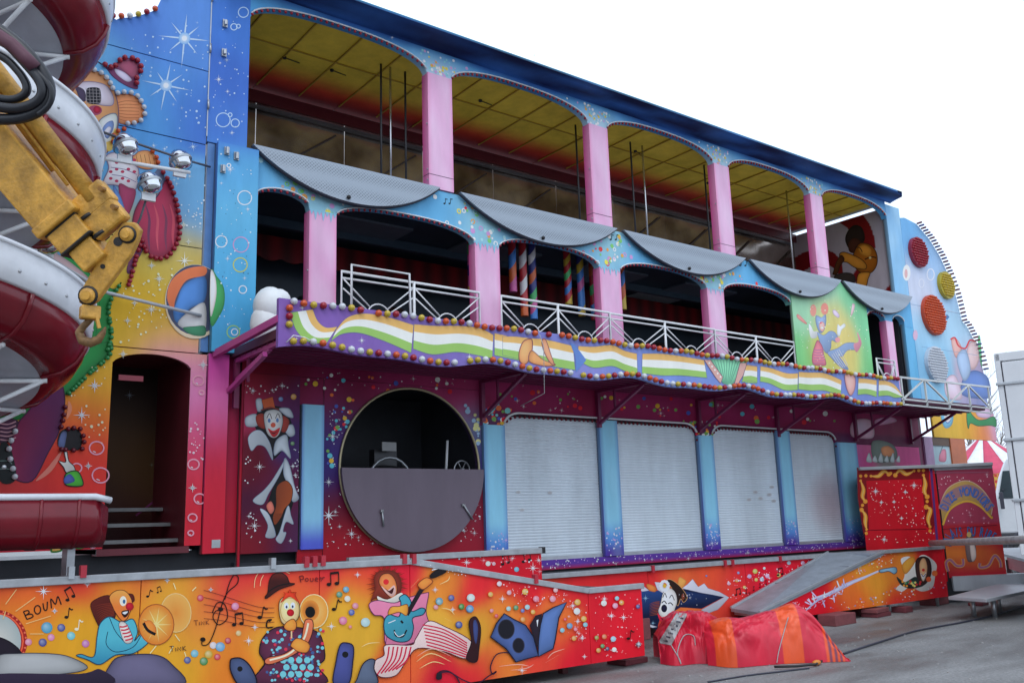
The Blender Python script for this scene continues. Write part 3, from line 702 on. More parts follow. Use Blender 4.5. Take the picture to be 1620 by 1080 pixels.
ribbon([(250, 190), (280, 260), (330, 300), (400, 295)], [(110, 210), (150, 320), (230, 390), (335, 395)])
ribbon([(395, 310), (460, 240), (560, 215), (700, 235), (865, 285)], [(360, 385), (430, 340), (540, 335), (690, 385), (850, 455)])
ribbon([(868, 280), (1000, 290), (1150, 290), (1270, 305), (1352, 345)], [(862, 430), (980, 465), (1120, 450), (1230, 465), (1345, 490)])
ribbon([(1358, 335), (1430, 350), (1520, 375), (1620, 395)], [(1358, 470), (1430, 485), (1500, 500), (1610, 520)])
a_.crop(800, 500, 4.05)
ribbon([(-20, 130), (60, 130), (150, 140), (260, 150), (430, 190)], [(-20, 250), (60, 270), (150, 290), (260, 315), (445, 345)])
ribbon([(465, 190), (560, 195), (680, 185), (760, 220), (840, 240)], [(460, 280), (560, 330), (680, 320), (760, 350), (845, 380)])
ribbon([(875, 240), (1000, 240), (1120, 255), (1270, 280)], [(872, 365), (1000, 380), (1120, 380), (1290, 395)])
ribbon([(1545, 310), (1610, 320)], [(1530, 425), (1605, 430)])
a_.crop(1120, 540, 4.5)
ribbon([(270, 170), (310, 175), (350, 180)], [(240, 290), (300, 280), (350, 295)])
ribbon([(372, 175), (450, 190), (560, 225), (640, 225)], [(370, 285), (440, 300), (540, 345), (638, 345)])
ribbon([(645, 215), (720, 220), (830, 225), (950, 275)], [(642, 340), (730, 350), (830, 350), (945, 385)])
ribbon([(1070, 260), (1130, 265), (1200, 275)], [(1065, 380), (1130, 375), (1200, 395)])
ribbon([(1215, 275), (1270, 280), (1330, 310), (1385, 385)], [(1212, 390), (1280, 385), (1330, 400), (1385, 395)])
# horn, accordion, trumpet painted on the ribbon
a_.crop(800, 500, 4.05)
a_.poly([(90, 290), (85, 230), (110, 165), (150, 145), (170, 160), (165, 240), (130, 305)], A(222, 160, 110), line=A(120, 70, 90), lw=5)
a_.poly([(165, 220), (240, 280), (320, 310), (250, 320), (150, 290)], A(205, 150, 100), line=A(120, 70, 90), lw=4)
a_.poly([(230, 160), (255, 150), (290, 250), (310, 310), (285, 300), (245, 230)], A(205, 150, 120), line=A(120, 70, 90), lw=4)
a_.poly([(410, 170), (440, 180), (515, 280), (450, 360), (445, 260)], A(90, 130, 205), smooth=False)
a_.poly([(1310, 275), (1500, 275), (1540, 290), (1490, 400), (1440, 445), (1390, 430), (1360, 380)], A(120, 195, 165), smooth=False)
for k in range(9):
    x = 1335+k*20; a_.stroke([(x, 280), (1415+(x-1415)*.3, 430)], 4, A(80, 150, 130), smooth=False)
a_.poly([(1270, 280), (1310, 280), (1390, 390), (1375, 430), (1345, 395)], A(200, 165, 165), smooth=False, line=A(110, 80, 110), lw=4)
a_.poly([(1500, 300), (1545, 300), (1520, 380), (1490, 430), (1465, 430)], A(200, 165, 165), smooth=False, line=A(110, 80, 110), lw=4)
for k in range(5): a_.disc((1303+k*18, 300+k*22), 6, wht, n=8)
a_.crop(1120, 540, 4.5)
a_.poly([(975, 235), (1040, 240), (1045, 330), (1015, 385), (985, 330)], A(215, 165, 165), line=A(140, 100, 130), lw=4)
a_.crop(430, 440, 3.857)
for c, r_ in (((185, 180), 22), ((548, 380), 26), ((150, 370), 12), ((1205, 480), 24)): a_.star(c, r_, WHITE, w=2)
a_.build('painted_ribbon', CS, 'painted ribbon in ochre, white and green with horn and accordion')
# bulbs on the sign: each its own object, sharing four meshes
def bulb_mesh(k, r=.041):
    mb = MB(); mb.lathe([(r*.75, .02), (r*.8, 0), (r, -.018), (r*.92, -.04), (r*.6, -.058), (.001, -.064)], (0, 0, 0), (0, 1, 0), 8)
    return mb.mesh('bulb', BULB[k], True)
BM = {k: bulb_mesh(k) for k in ('red', 'orange', 'yellow', 'white')}
SEQ = ['white', 'red', 'yellow', 'orange']
def put_bulb(k, x, y, z, par):
    o = part('bulb', BM[k], par); o.location = (x, y, z); return o
rd = random.Random(5)
xs_ = frange(3.98, 15.9, 104)
for i, x in enumerate(xs_):
    if rd.random() < .03 and i > 6: continue
    put_bulb(SEQ[(i*3 + (1 if rd.random() < .2 else 0)) % 4], x, YC-.004, 4.10-.012*math.sin(i*.9), CS)
for i, x in enumerate(xs_):
    if rd.random() < .02 and i > 6: continue
    put_bulb(SEQ[(i*3+2 + (1 if rd.random() < .2 else 0)) % 4], x, YC-.004, wav(x)+.045, CS)
for i, z in enumerate((4.02, 3.93, 3.84)): put_bulb(('orange', 'red', 'yellow')[i], 3.93, YC-.004, z, CS)
MB().path([(3.9, YC-.03, 3.64), (3.97, YC-.05, 3.72), (4.1, YC-.05, 3.71), (4.25, YC-.03, 3.66)], .006, 6).build('wire', whitep, CS, True)
MB().path([(7.35, YC-.03, 4.1), (7.33, YC-.09, 4.05), (7.36, YC-.12, 3.9), (7.36, YC-.1, 3.3), (7.36, -1.0, 3.2)], .005, 5).build('wire', mat('thin_grey_wire', (.4, .4, .42), .5), CS, True)
# canopy deck and brackets
CD = part('canopy_deck', MB().box(3.83, 19.3, YC+.065, -.02, 3.70, 3.80).mesh('canopy_deck', mat('canopy_soffit', (.10, .018, .055), .5, 0, .3, 2)), H)
for i in range(8):
    y = YC+.2+i*.16; MB().beam((3.85, y, 3.685), (19.2, y, 3.685), .03, .025).build('soffit_rib', dmag, CD)
for x in (3.88, 7.42, 9.62, 11.92, 14.05, 16.55, 18.6):
    b = part('canopy_bracket', MB().beam((x, -.03, 3.66), (x, YC+.1, 3.66), .05, .05).mesh('canopy_bracket', magenta if x < 4 else dmag), H)
    MB().beam((x, -.04, 3.15 if x > 4 else 3.42), (x, -1.05, 3.64), .045, .045).build('strut', magenta if x < 4 else dmag, b)
    MB().beam((x, -.05, 3.1), (x, -.05, 3.66), .06, .06, (0, 1, 0)).build('bracket_post', dmag, b)
    MB().beam((x, -.42, 3.36), (x, -.42, 3.65), .03, .03, (0, 1, 0)).build('tie', dmag, b)
MB().beam((3.84, -1.38, 3.9), (3.62, -.05, 3.72), .06, .08).build('canopy_edge_beam', magenta, H)
MB().beam((3.80, -1.1, 3.56), (3.80, -.04, 3.30), .05, .05).build('canopy_edge_beam', magenta, H)
# truss railing past the sign
TR = part('truss_railing', MB().beam((16.0, YC, 4.15), (19.45, YC, 4.19), .035, .035).mesh('truss_railing', mat('pale_grey_paint', (.62, .64, .63), .4)), H)
pg = MATS['pale_grey_paint']
for z in (3.74, 3.64): MB().beam((16.0, YC, z), (19.45, YC, z), .03, .03).build('rail', pg, TR)
for i in range(5):
    x = 16.05+i*.84; MB().beam((x, YC, 3.64), (x, YC, 4.17), .03, .03, (0, 1, 0)).build('baluster', pg, TR)
    if i < 4:
        a, b = ((x, YC, 3.74), (x+.84, YC, 4.17)) if i % 2 == 0 else ((x, YC, 4.17), (x+.84, YC, 3.74)); MB().beam(a, b, .028, .028).build('brace', pg, TR)

# ---- ground floor front
F0 = [7.61, 12.05, 16.2]
def archg(x):
    for a, b in ((7.8, 11.87), (12.24, 15.87)):
        if a <= x <= b:
            e = min(x-a, b-x); r_ = .3; return 3.05+.19*math.sqrt(max(0, 1-(max(0, r_-e)/r_)**2))
    return 3.05
def frieze(x, z):
    c = mixc(A(166, 36, 104), A(208, 70, 150), sstep(3.3, 3.6, z)*.6)
    d = min(abs(x-p) for p in F0); c = mixc(c, A(120, 110, 170), math.exp(-(d/.3)**2)*sstep(3.3, 3.1, z)*.6)
    v = nz(x*.9, z*2); c = mixc(c, A(150, 20, 60), max(0, v)*.8); c = mixc(c, A(70, 24, 90), sstep(3.32, 3.22, z)*.55); return tuple(q*.62 for q in c)  # whole frieze darkened at the end: the canopy's shade is put into its colour
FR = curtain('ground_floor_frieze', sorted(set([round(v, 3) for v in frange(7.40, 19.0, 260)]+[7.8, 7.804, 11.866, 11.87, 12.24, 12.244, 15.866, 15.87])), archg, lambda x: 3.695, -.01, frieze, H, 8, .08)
a_ = Art(lambda x, y: PY(x, y, -.01), off=.0015)
cols = [A(90, 190, 220), A(230, 180, 60), A(210, 40, 60), A(70, 90, 190), A(110, 170, 90), A(230, 110, 60), A(230, 230, 235)]
a_.dots([(775, 605), (1340, 655), (1330, 672), (1090, 662), (830, 648), (775, 655)], 46, cols, 2, 5, 3)
a_.dots([(1080, 665), (1140, 668), (1125, 690), (1105, 690)], 40, cols, 1.5, 4, 4)
a_.dots([(770, 640), (810, 645), (795, 672), (765, 670)], 30, cols+[A(120, 200, 210)]*3, 2, 6, 5)
a_.dots([(775, 605), (1340, 655), (1330, 672), (830, 648)], 24, [WHITE], .7, 1.6, 6, .4)
a_.build('painted_spots', FR)
for a, b in ((7.8, 11.87), (12.24, 15.87)):
    trim(archg, a+.01, b-.01, -.03, 'arch_trim', FR, 90, .016); bulbstrip(lambda x: archg(x)-.02, a+.06, b-.06, -.022, .088, .024, 'arch_bulbs', BULB['darkred'], FR)
    for sx in (a, b): bulbstrip(lambda x: 3.0, sx-.01, sx+.01, -.02, .05, .02, 'arch_bulbs', BULB['darkred'], FR)
# blue columns
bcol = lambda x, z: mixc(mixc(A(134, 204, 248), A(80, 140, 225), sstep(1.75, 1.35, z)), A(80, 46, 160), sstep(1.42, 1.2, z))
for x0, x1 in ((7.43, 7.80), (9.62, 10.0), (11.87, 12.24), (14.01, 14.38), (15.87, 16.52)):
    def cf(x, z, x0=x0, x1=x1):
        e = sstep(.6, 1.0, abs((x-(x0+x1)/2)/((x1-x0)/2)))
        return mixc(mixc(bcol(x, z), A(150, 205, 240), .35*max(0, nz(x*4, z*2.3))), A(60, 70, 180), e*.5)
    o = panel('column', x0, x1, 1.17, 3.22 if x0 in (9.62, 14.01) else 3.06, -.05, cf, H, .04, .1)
    c_ = PY(0, 0, 0); a_ = Art(lambda x, y: Vector((x, -.05, y)), off=.0015)
    a_.dots([(x0+.02, 1.18), (x1-.02, 1.18), (x1-.02, 1.6), (x0+.02, 1.6)], 34, [WHITE, A(190, 170, 230)], .008, .02, int(x0*7), .15); a_.build('painted_spots', o)
# roller shutters: curved slats
shm = mat('shutter_slat', (.70, .72, .745), .38, .25, .2, 1.4, streak=True)
shr = paint_mat('shutter_paint', .4, .2, 1.4)
for k, (x0, x1, zt) in enumerate(((7.80, 9.62, 3.22), (10.0, 11.87, 3.22), (12.24, 14.01, 3.22), (14.38, 15.87, 3.22))):
    mb = MB(); h = .0415; nsl = int((zt+.02-1.17)/h); rows = []
    for i in range(nsl):
        z = 1.17+i*h
        rows += [(z, .042), (z+h*.12, .0365), (z+h*.5, .033), (z+h*.88, .0365), (z+h*.97, .042)]
    nx = 8; vs = []; cs = []
    for z, y in rows:
        for i in range(nx+1):
            x = x0+(x1-x0)*i/nx; vs.append((x, y, z)); c = (.70, .78, .84)
            if k == 3: c = mixc(c, (.50, .34, .38), max(0, 1-((x-15.6)/.8)**2-((z-1.9)/.7)**2)*.7)
            cs.append(c)
    mb.add(vs, [(j*(nx+1)+i, j*(nx+1)+i+1, (j+1)*(nx+1)+i+1, (j+1)*(nx+1)+i) for j in range(len(rows)-1) for i in range(nx)], cs)
    o = mb.build('roller_shutter', shr, H, fix=False)
    MB().box(x0, x1, .02, .055, 1.165, 1.215).build('bottom_bar', alu, o)
    if k in (0, 2):
        s_ = Art(lambda x, y: PY(x, y, .028), off=.0015); smg = (.42, .42, .44)
        for (px, py) in (((820, 778), (826, 806), (870, 779)) if k == 0 else ((1195, 778), (1203, 788), (1221, 770), (1224, 792), (1217, 782), (1185, 790))): s_.disc((px, py), 4, smg, 2.5, n=8, edge=(.6, .61, .63))
        s_.build('scuff_marks', o)
MB().box(7.4, 19.0, .07, .12, .95, 3.69).build('shutter_backing', dark, H)
# plinth
pl = panel('plinth', 7.40, 16.5, 1.03, 1.165, -.03, lambda x, z: mixc(A(86, 56, 160), A(150, 36, 70), sstep(1.10, 1.05, z)), H, .05, .1)
a_ = Art(lambda x, y: Vector((x, -.03, y)), off=.0015); a_.dots([(7.5, 1.05), (16.4, 1.05), (16.4, 1.16), (7.5, 1.16)], 220, [WHITE, A(190, 150, 220)], .006, .016, 9, .12); a_.build('painted_spots', pl)

# ---- ground floor wall left of the shutters: clown panel, blue column, round window
gf0 = idwpx([(430, 575, A(140, 12, 40)), (560, 590, A(150, 26, 90)), (700, 600, A(190, 60, 130)), (740, 620, A(205, 70, 140)), (500, 610, A(176, 50, 120)), (620, 590, A(176, 50, 120)), (540, 640, A(120, 20, 70)), (530, 680, A(74, 56, 150)), (525, 740, A(60, 50, 150)), (750, 680, A(130, 150, 205)), (755, 720, A(70, 70, 160)), (540, 800, A(110, 16, 50)), (530, 860, A(196, 22, 48)), (620, 865, A(176, 22, 48)), (730, 850, A(180, 30, 60)), (757, 800, A(150, 36, 70)), (395, 600, A(170, 20, 70)), (380, 860, A(200, 30, 60)), (470, 590, A(130, 16, 60))], 0)
gf = lambda x, z: tuple(q*.6 for q in gf0(x, z))  # wall colours scaled down, so they carry the shade under the canopy
cxw, czw, rw_ = 6.30, 2.435, 1.065
def wallhole(x0, x1, z0, z1, Y):
    mb = MB(); ring = []; outer = []
    ts = sorted([2*math.pi*i/72 for i in range(72)]+[math.atan2(b-czw, a-cxw) % (2*math.pi) for a in (x0, x1) for b in (z0, z1)]); N = len(ts)
    for t in ts:
        dx, dz = math.cos(t), math.sin(t); ring.append((cxw+rw_*dx, czw+rw_*dz))
        s = min([((x1 if dx > 0 else x0)-cxw)/dx if abs(dx) > 1e-6 else 1e9, ((z1 if dz > 0 else z0)-czw)/dz if abs(dz) > 1e-6 else 1e9]); outer.append((cxw+dx*s, czw+dz*s))
    K = 8
    vs = []; cs = []
    for k in range(K+1):
        for i in range(N):
            x = ring[i][0]+(outer[i][0]-ring[i][0])*k/K; z = ring[i][1]+(outer[i][1]-ring[i][1])*k/K; vs.append((x, Y, z)); cs.append(gf(x, z))
    mb.add(vs, [(k*N+i, k*N+(i+1) % N, (k+1)*N+(i+1) % N, (k+1)*N+i) for k in range(K) for i in range(N)], cs)
    mb.add([(*p[:1], Y, p[1]) for p in ring]+[(p[0], Y+.08, p[1]) for p in ring], [(i, (i+1) % N, N+(i+1) % N, N+i) for i in range(N)], (.05, .03, .08))
    return mb
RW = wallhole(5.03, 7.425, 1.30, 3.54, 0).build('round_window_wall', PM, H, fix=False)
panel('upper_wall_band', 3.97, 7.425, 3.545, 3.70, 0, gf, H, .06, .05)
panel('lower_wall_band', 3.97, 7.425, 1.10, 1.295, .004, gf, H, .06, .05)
MB().path([(cxw+(rw_-.005)*math.cos(t), -.015, czw+(rw_-.005)*math.sin(t)) for t in frange(0, 2*math.pi, 71)][:-1], .017, 8, closed=True).build('window_ring', mat('brass_ring', (.42, .36, .22), .4, .5), RW, True)
# dark room behind the round window
MB().box(3.98, 7.5, 1.6, 1.66, 1.0, 3.7).build('engine_room_wall', dark, H); MB().box(3.98, 7.4, .1, 1.6, 1.28, 1.34).build('engine_room_floor', dark, H)
MB().box(4.9, 4.96, .06, 1.6, 1.3, 3.7).build('engine_room_wall', dark, H); MB().box(7.43, 7.47, .13, 1.6, 1.0, 3.7).build('engine_room_wall', dark, H); MB().box(4.9, 7.5, .1, 1.66, 3.58, 3.66).build('engine_room_ceiling', dark, H)
dm = mat('dark_machine', (.05, .05, .055), .4, .4)
mach = part('machine', MB().ball((6.3, .8, 2.25), .42, 16, 8, (1.2, 1, .7)).box(6.0, 6.7, .6, 1.1, 1.34, 2.2).box(6.15, 6.5, .75, .9, 2.5, 2.75).mesh('machine', dm), H)
MB().path([(5.95+.36*math.cos(t)+.3, .5, 2.2+.42*math.sin(t)) for t in frange(0, math.pi, 12)], .02, 6).build('hoop', steel, mach, True)
MB().box(6.2, 6.42, .62, .64, 2.72, 2.84).build('label_plate', mat('grey_plate', (.35, .35, .35), .5), mach)
MB().tube((6.98, .25, 2.3), (7.02, .25, 2.85), .018).build('lever', whitep, mach, True)
fan = MB(); fan.path([(7.22+.13*math.cos(t), .2, 2.44+.13*math.sin(t)) for t in frange(0, 2*math.pi, 20)][:-1], .012, 6, closed=True)
for k in range(6): fan.tube((7.22, .2, 2.44), (7.22+.13*math.cos(k*1.05), .2, 2.44+.13*math.sin(k*1.05)), .008, 5)
fan.ball((7.22, .19, 2.44), .04, 8, 5); fan.build('fan_guard', steel, mach, True)
# half-moon hatch
pts = [(6.305+1.075*math.cos(t), 2.43+1.06*math.sin(t)) for t in frange(math.pi*1.0, math.pi*2.0, 40)]
HT = MB().prism(pts, -.10, -.06).build('half_moon_hatch', mat('mauve_hatch_paint', (.155, .115, .15), .42, .1, .22, 2, streak=True), H)
for (x, z, s) in ((5.78, 1.80, 0), (7.02, 1.86, 1)):
    MB().tube((x, -.12, z+.1), (x+(.14 if s else .02), -.12, z-.1), .013).box(x-.02, x+.02, -.13, -.1, z+.07, z+.11).build('bolt_latch', steel, HT, True)
cp0 = idwpx([(400, 600, A(170, 26, 60)), (440, 595, A(140, 20, 50)), (392, 640, A(200, 60, 110)), (460, 630, A(110, 50, 120)), (465, 700, A(80, 50, 130)), (440, 770, A(110, 24, 80)), (395, 740, A(120, 16, 50)), (392, 800, A(90, 24, 70)), (400, 855, A(150, 26, 50)), (465, 850, A(90, 50, 110)), (440, 845, A(110, 20, 60))], 0)
cp = lambda x, z: tuple(q*.6 for q in cp0(x, z))  # canopy shade painted into the clown panel's ground colours
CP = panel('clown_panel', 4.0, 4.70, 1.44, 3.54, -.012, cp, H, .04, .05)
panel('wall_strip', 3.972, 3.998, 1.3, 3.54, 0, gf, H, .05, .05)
panel('column', 4.73, 5.02, 1.46, 3.2, -.03, lambda x, z: mixc(mixc(A(134, 200, 250), A(80, 96, 215), sstep(1.85, 1.5, z)), A(60, 60, 190), .5*sstep(.1, .145, abs(x-4.875))), H, .04, .06)
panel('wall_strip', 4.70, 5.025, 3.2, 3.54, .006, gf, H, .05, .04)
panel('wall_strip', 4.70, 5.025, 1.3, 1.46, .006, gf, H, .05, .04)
a_ = Art(lambda x, y: PY(x, y, -.004), off=.0015)
a_.dots([(480, 590), (750, 600), (752, 640), (700, 618), (600, 618), (560, 640), (530, 625), (480, 622)], 22, cols, 2.5, 5, 21)
a_.dots([(515, 640), (560, 640), (540, 700), (520, 770)], 26, cols[:6], 2.5, 5.5, 23)
a_.dots([(515, 640), (560, 640), (535, 700), (530, 770)], 26, [WHITE], .6, 1.5, 24, .2)
a_.dots([(514, 775), (538, 775), (570, 830), (620, 862), (514, 868)], 40, [WHITE], .6, 1.5, 25, .2)
a_.dots([(735, 640), (757, 650), (757, 720), (752, 690)], 16, [A(210, 220, 160), A(150, 190, 230)], 2, 5, 26)
a_.dots([(700, 855), (745, 800), (760, 790), (760, 858)], 34, [WHITE], .6, 1.5, 27, .2)
a_.dots([(480, 585), (750, 600), (740, 620), (480, 610)], 24, [WHITE], .5, 1.3, 28, .2)
for c, r_ in (((520, 815), 16), ((556, 844), 10), ((520, 762), 9), ((526, 690), 10)): a_.star(c, r_, WHITE)
a_.build('painted_spots', RW)
# the clown bursting through the panel
a_ = Art(lambda x, y: PY(x, y, -.012), off=.0015).crop(380, 600, 4.0)
wp = A(168, 186, 205); wd = A(110, 130, 165)
a_.poly([(130, 180), (270, 180), (330, 300), (300, 400), (220, 500), (190, 480), (150, 380), (90, 290)], C(20, 8, 20))
for p in ([(100, 130), (135, 125), (140, 190), (110, 200)], [(35, 240), (100, 220), (110, 290), (40, 295)], [(245, 185), (310, 185), (335, 240), (290, 230)], [(280, 310), (330, 285), (345, 345), (310, 360)], [(50, 370), (90, 325), (140, 330), (190, 410), (205, 510), (160, 430), (110, 415), (70, 450)], [(215, 480), (225, 390), (290, 350), (305, 420), (318, 500), (265, 450)]):
    a_.poly(p, wp, line=wd, lw=3)
a_.poly([(100, 230), (150, 220), (160, 310), (110, 290)], A(140, 50, 40)); a_.poly([(260, 230), (310, 260), (290, 330), (255, 320)], A(140, 50, 40))
a_.poly([(150, 220), (200, 190), (255, 205), (270, 270), (245, 350), (205, 370), (165, 330)], A(190, 200, 210), line=C(20, 20, 30), lw=3)
a_.poly([(175, 310), (210, 325), (250, 305), (235, 350), (205, 362)], A(190, 40, 50)); a_.poly([(185, 325), (210, 338), (240, 322), (210, 345)], BLACK)
a_.disc((208, 288), 16, A(200, 90, 70), n=12); a_.disc((183, 260), 9, A(90, 130, 190), 14, n=10); a_.disc((235, 258), 9, A(90, 130, 190), 14, n=10)
a_.stroke([(168, 245), (185, 215), (200, 250)], 4, BLACK); a_.stroke([(222, 248), (238, 215), (252, 245)], 4, BLACK)
a_.poly([(135, 130), (205, 110), (220, 180), (150, 190)], A(190, 90, 50), smooth=False, line=A(90, 30, 20), lw=3); a_.stroke([(130, 195), (190, 178), (245, 190)], 9, A(110, 50, 50))
a_.poly([(285, 500), (300, 600), (345, 700), (330, 800), (290, 900), (240, 990), (200, 930), (165, 840), (200, 700), (250, 600)], C(16, 14, 16))
for p in ([(290, 495), (250, 600), (180, 720), (140, 790), (80, 765), (150, 700), (200, 640), (250, 560)], [(280, 500), (310, 540), (345, 680), (370, 750), (330, 770), (310, 680), (275, 600)], [(125, 820), (170, 840), (200, 900), (222, 990), (160, 995), (175, 920)], [(300, 800), (320, 860), (335, 915), (290, 900), (270, 960), (290, 970), (260, 1035), (225, 1010), (250, 960)]):
    a_.poly(p, wp, line=wd, lw=3)
a_.poly([(230, 680), (290, 640), (330, 690), (320, 770), (280, 820), (260, 870), (220, 920), (205, 870), (225, 800)], A(120, 56, 30), line=C(40, 20, 12), lw=4, shade=(A(170, 84, 40), lambda x, y: .6 if x > 270 else 0))
a_.poly([(165, 800), (195, 770), (215, 820), (190, 850)], A(190, 110, 100))
a_.flush('painted_clown', CP, 'painted clown and shoe bursting through torn white paper')
for c, r_ in (((122, 552), 40), ((333, 548), 22), ((348, 605), 20), ((90, 925), 45), ((80, 72), 26), ((265, 40), 26), ((203, 68), 14), ((55, 865), 18), ((318, 1020), 16)): a_.star(c, r_, WHITE, w=2.2)
a_.dots([(30, 30), (370, 30), (370, 100), (30, 100)], 16, [WHITE], 3, 7, 31); a_.dots([(30, 450), (130, 600), (30, 700)], 8, [WHITE], 4, 8, 32); a_.dots([(330, 440), (370, 440), (370, 720), (350, 650)], 14, [WHITE], 3, 6, 33); a_.dots([(30, 820), (100, 850), (150, 1050), (30, 1050)], 14, [WHITE], 3, 8, 34)
a_.ballon((337, 110), 18, A(215, 160, 40)); a_.ballon((256, 125), 15, A(70, 120, 190)); a_.ballon((330, 405), 13, A(70, 130, 70))
a_.build('painted_spots', CP)
# right end of ground floor: pink panel, deep doorway
pk = idwpx([(1360, 690, A(214, 130, 190)), (1370, 720, A(200, 60, 140)), (1420, 680, A(214, 90, 170)), (1435, 720, A(206, 70, 150)), (1395, 720, A(120, 120, 120)), (1345, 720, A(180, 90, 170))], 0)
PP = panel('pink_wall_panel', 16.53, 18.9, 1.1, 3.04, -.02, pk, H, .05, .05)
a_ = Art(lambda x, y: PY(x, y, -.02), off=.0015).crop(1320, 640, 3.373)
a_.poly([(90, 100), (140, 75), (200, 90), (210, 170), (150, 180), (90, 165)], A(216, 180, 210)); a_.poly([(220, 80), (300, 65), (330, 90), (230, 110)], A(214, 160, 205))
a_.poly([(200, 200), (250, 190), (320, 220), (330, 290), (230, 310), (200, 270)], A(90, 110, 105)); a_.poly([(250, 230), (290, 220), (320, 250), (300, 275), (260, 270)], A(206, 130, 70))
for k in range(6): a_.poly([(170+k*32, 300), (185+k*32, 255+k % 2*15), (200+k*30, 305)], A(170, 190, 200))
a_.build('painted_flowerpot', PP)
# ---- artwork on the left wall: the big clown outlined in bulbs
a_ = Art(lambda x, y: PY(x, y, 0), off=.0015).crop(0, 0, 3.6)
def rays(c, r_, n=8, rot=.1):
    for k in range(n):
        t = rot+2*math.pi*k/n; q = r_*(1 if k % 2 == 0 else .7)*random.uniform(.8, 1.1)
        a_.stroke([c, (c[0]+q*math.cos(t)*.5, c[1]+q*math.sin(t)*.5), (c[0]+q*math.cos(t), c[1]+q*math.sin(t))], 10, A(178, 210, 246), smooth=False, taper=1)
    a_.disc(c, 34, A(205, 226, 250), n=16, edge=A(120, 176, 238)); a_.disc(c, 15, (.85, .87, .9), n=12)
rays((1050, 220), 175); rays((945, 488), 150, 8, .2)
a_.dots([(720, 170), (1190, 120), (1180, 780), (830, 690), (800, 480)], 55, [A(170, 205, 245)], 3, 8, 41, .15)
a_.dots([(760, 760), (1180, 830), (1180, 1080), (950, 1080)], 20, [A(190, 220, 245)], 3, 8, 42, .2)
sk, skd = A(206, 150, 104), A(120, 84, 90)
a_.crop(100, 80, 3.0)
a_.poly([(165, 55), (230, 88), (255, 60), (290, 38), (345, 48), (368, 90), (345, 140), (352, 182), (300, 168), (240, 128), (200, 80)], A(120, 62, 110), line=A(70, 40, 90), lw=4)
a_.poly([(255, 65), (300, 48), (345, 60), (355, 95), (335, 130), (290, 100)], A(150, 78, 110)); a_.poly([(245, 88), (290, 105), (325, 140), (300, 148), (255, 115)], A(190, 190, 225))
a_.poly([(245, 225), (300, 208), (350, 225), (384, 290), (360, 340), (300, 352), (255, 330)], A(200, 134, 92), line=skd, lw=3)
for k in range(7): a_.stroke([(255, 250+k*12), (300, 240+k*16), (360, 245+k*15)], 3, A(160, 96, 60))
a_.poly([(20, 150), (40, 115), (95, 98), (160, 100), (215, 135), (245, 200), (262, 280), (258, 370), (228, 440), (200, 490), (150, 440), (90, 300), (30, 210)], sk, line=A(90, 70, 100), lw=4)
a_.poly([(55, 165), (120, 148), (200, 165), (235, 215), (235, 258), (190, 262), (120, 245), (80, 215)], A(205, 200, 222), line=A(120, 110, 150), lw=3)
a_.poly([(60, 175), (100, 190), (105, 240), (80, 235)], A(70, 60, 90))
a_.poly([(120, 178), (165, 178), (178, 200), (178, 245), (160, 256), (120, 252), (108, 225), (108, 195)], C(30, 28, 36))
for k in range(5): a_.stroke([(108+k*16, 178), (112+k*16, 254)], 2, A(150, 150, 160), smooth=False); a_.stroke([(108, 188+k*15), (178, 190+k*15)], 2, A(150, 150, 160), smooth=False)
a_.disc((150, 285), 34, A(160, 70, 110), 24); a_.disc((160, 282), 18, A(196, 24, 70), edge=A(140, 10, 50), n=14)
a_.poly([(165, 360), (180, 325), (230, 300), (255, 310), (255, 360), (235, 425), (205, 450), (185, 420)], A(206, 220, 222), line=A(90, 110, 140), lw=4)
a_.poly([(185, 380), (205, 345), (235, 335), (238, 370), (210, 420)], A(110, 140, 200)); a_.poly([(195, 385), (215, 362), (228, 372), (208, 405)], A(200, 205, 225))
a_.poly([(200, 440), (225, 425), (245, 370), (262, 400), (250, 450), (215, 480)], A(214, 190, 100))
a_.poly([(330, 500), (380, 475), (430, 490), (450, 540), (410, 565), (350, 550)], A(210, 150, 100), line=skd, lw=3)
for k in range(5): a_.stroke([(345+k*20, 495), (355+k*20, 545)], 3, A(160, 100, 70))
a_.poly([(205, 500), (255, 485), (290, 520), (355, 560), (350, 640), (330, 662), (250, 640), (190, 630), (215, 560)], A(206, 206, 222), line=A(110, 100, 140), lw=4)
for k in range(14): a_.disc((225+(k % 5)*28, 520+(k//5)*44+(k % 2)*12), 9, A(176, 50, 90), 7, n=10)
a_.stroke([(230, 590), (290, 600), (345, 625)], 3, A(120, 100, 150)); a_.stroke([(225, 555), (290, 565), (350, 590)], 3, A(120, 100, 150))
a_.poly([(350, 600), (420, 590), (455, 560), (480, 600), (470, 690), (430, 720), (380, 690)], A(96, 112, 150))
a_.poly([(262, 640), (310, 650), (345, 670), (320, 760), (290, 800)], A(150, 60, 100)); a_.poly([(235, 640), (275, 700), (300, 800), (270, 790)], A(88, 130, 200))
a_.poly([(330, 850), (340, 760), (385, 690), (440, 700), (490, 610), (515, 660), (540, 760), (548, 880), (512, 955), (460, 985), (412, 968), (375, 905)], A(158, 52, 86), line=A(90, 40, 70), lw=5)
for k, (x0, c_) in enumerate(((390, A(110, 60, 96)), (430, A(196, 84, 108)), (470, A(120, 60, 92)), (505, A(190, 76, 100)))):
    a_.stroke([(x0, 730), (x0+18, 800), (x0+14, 880), (x0+20, 950)], 13, c_, taper=2)
a_.poly([(370, 900), (385, 930), (345, 1010), (320, 1060), (300, 1040), (330, 950)], A(110, 60, 100))
a_.crop(0, 280, 3.6)
a_.poly([(340, 470), (430, 480), (520, 560), (640, 640), (690, 600), (640, 680), (615, 760), (630, 900), (600, 1000), (540, 1050), (470, 1130), (380, 1090), (330, 1000), (300, 700)], A(40, 146, 74), line=A(16, 90, 50), lw=6)
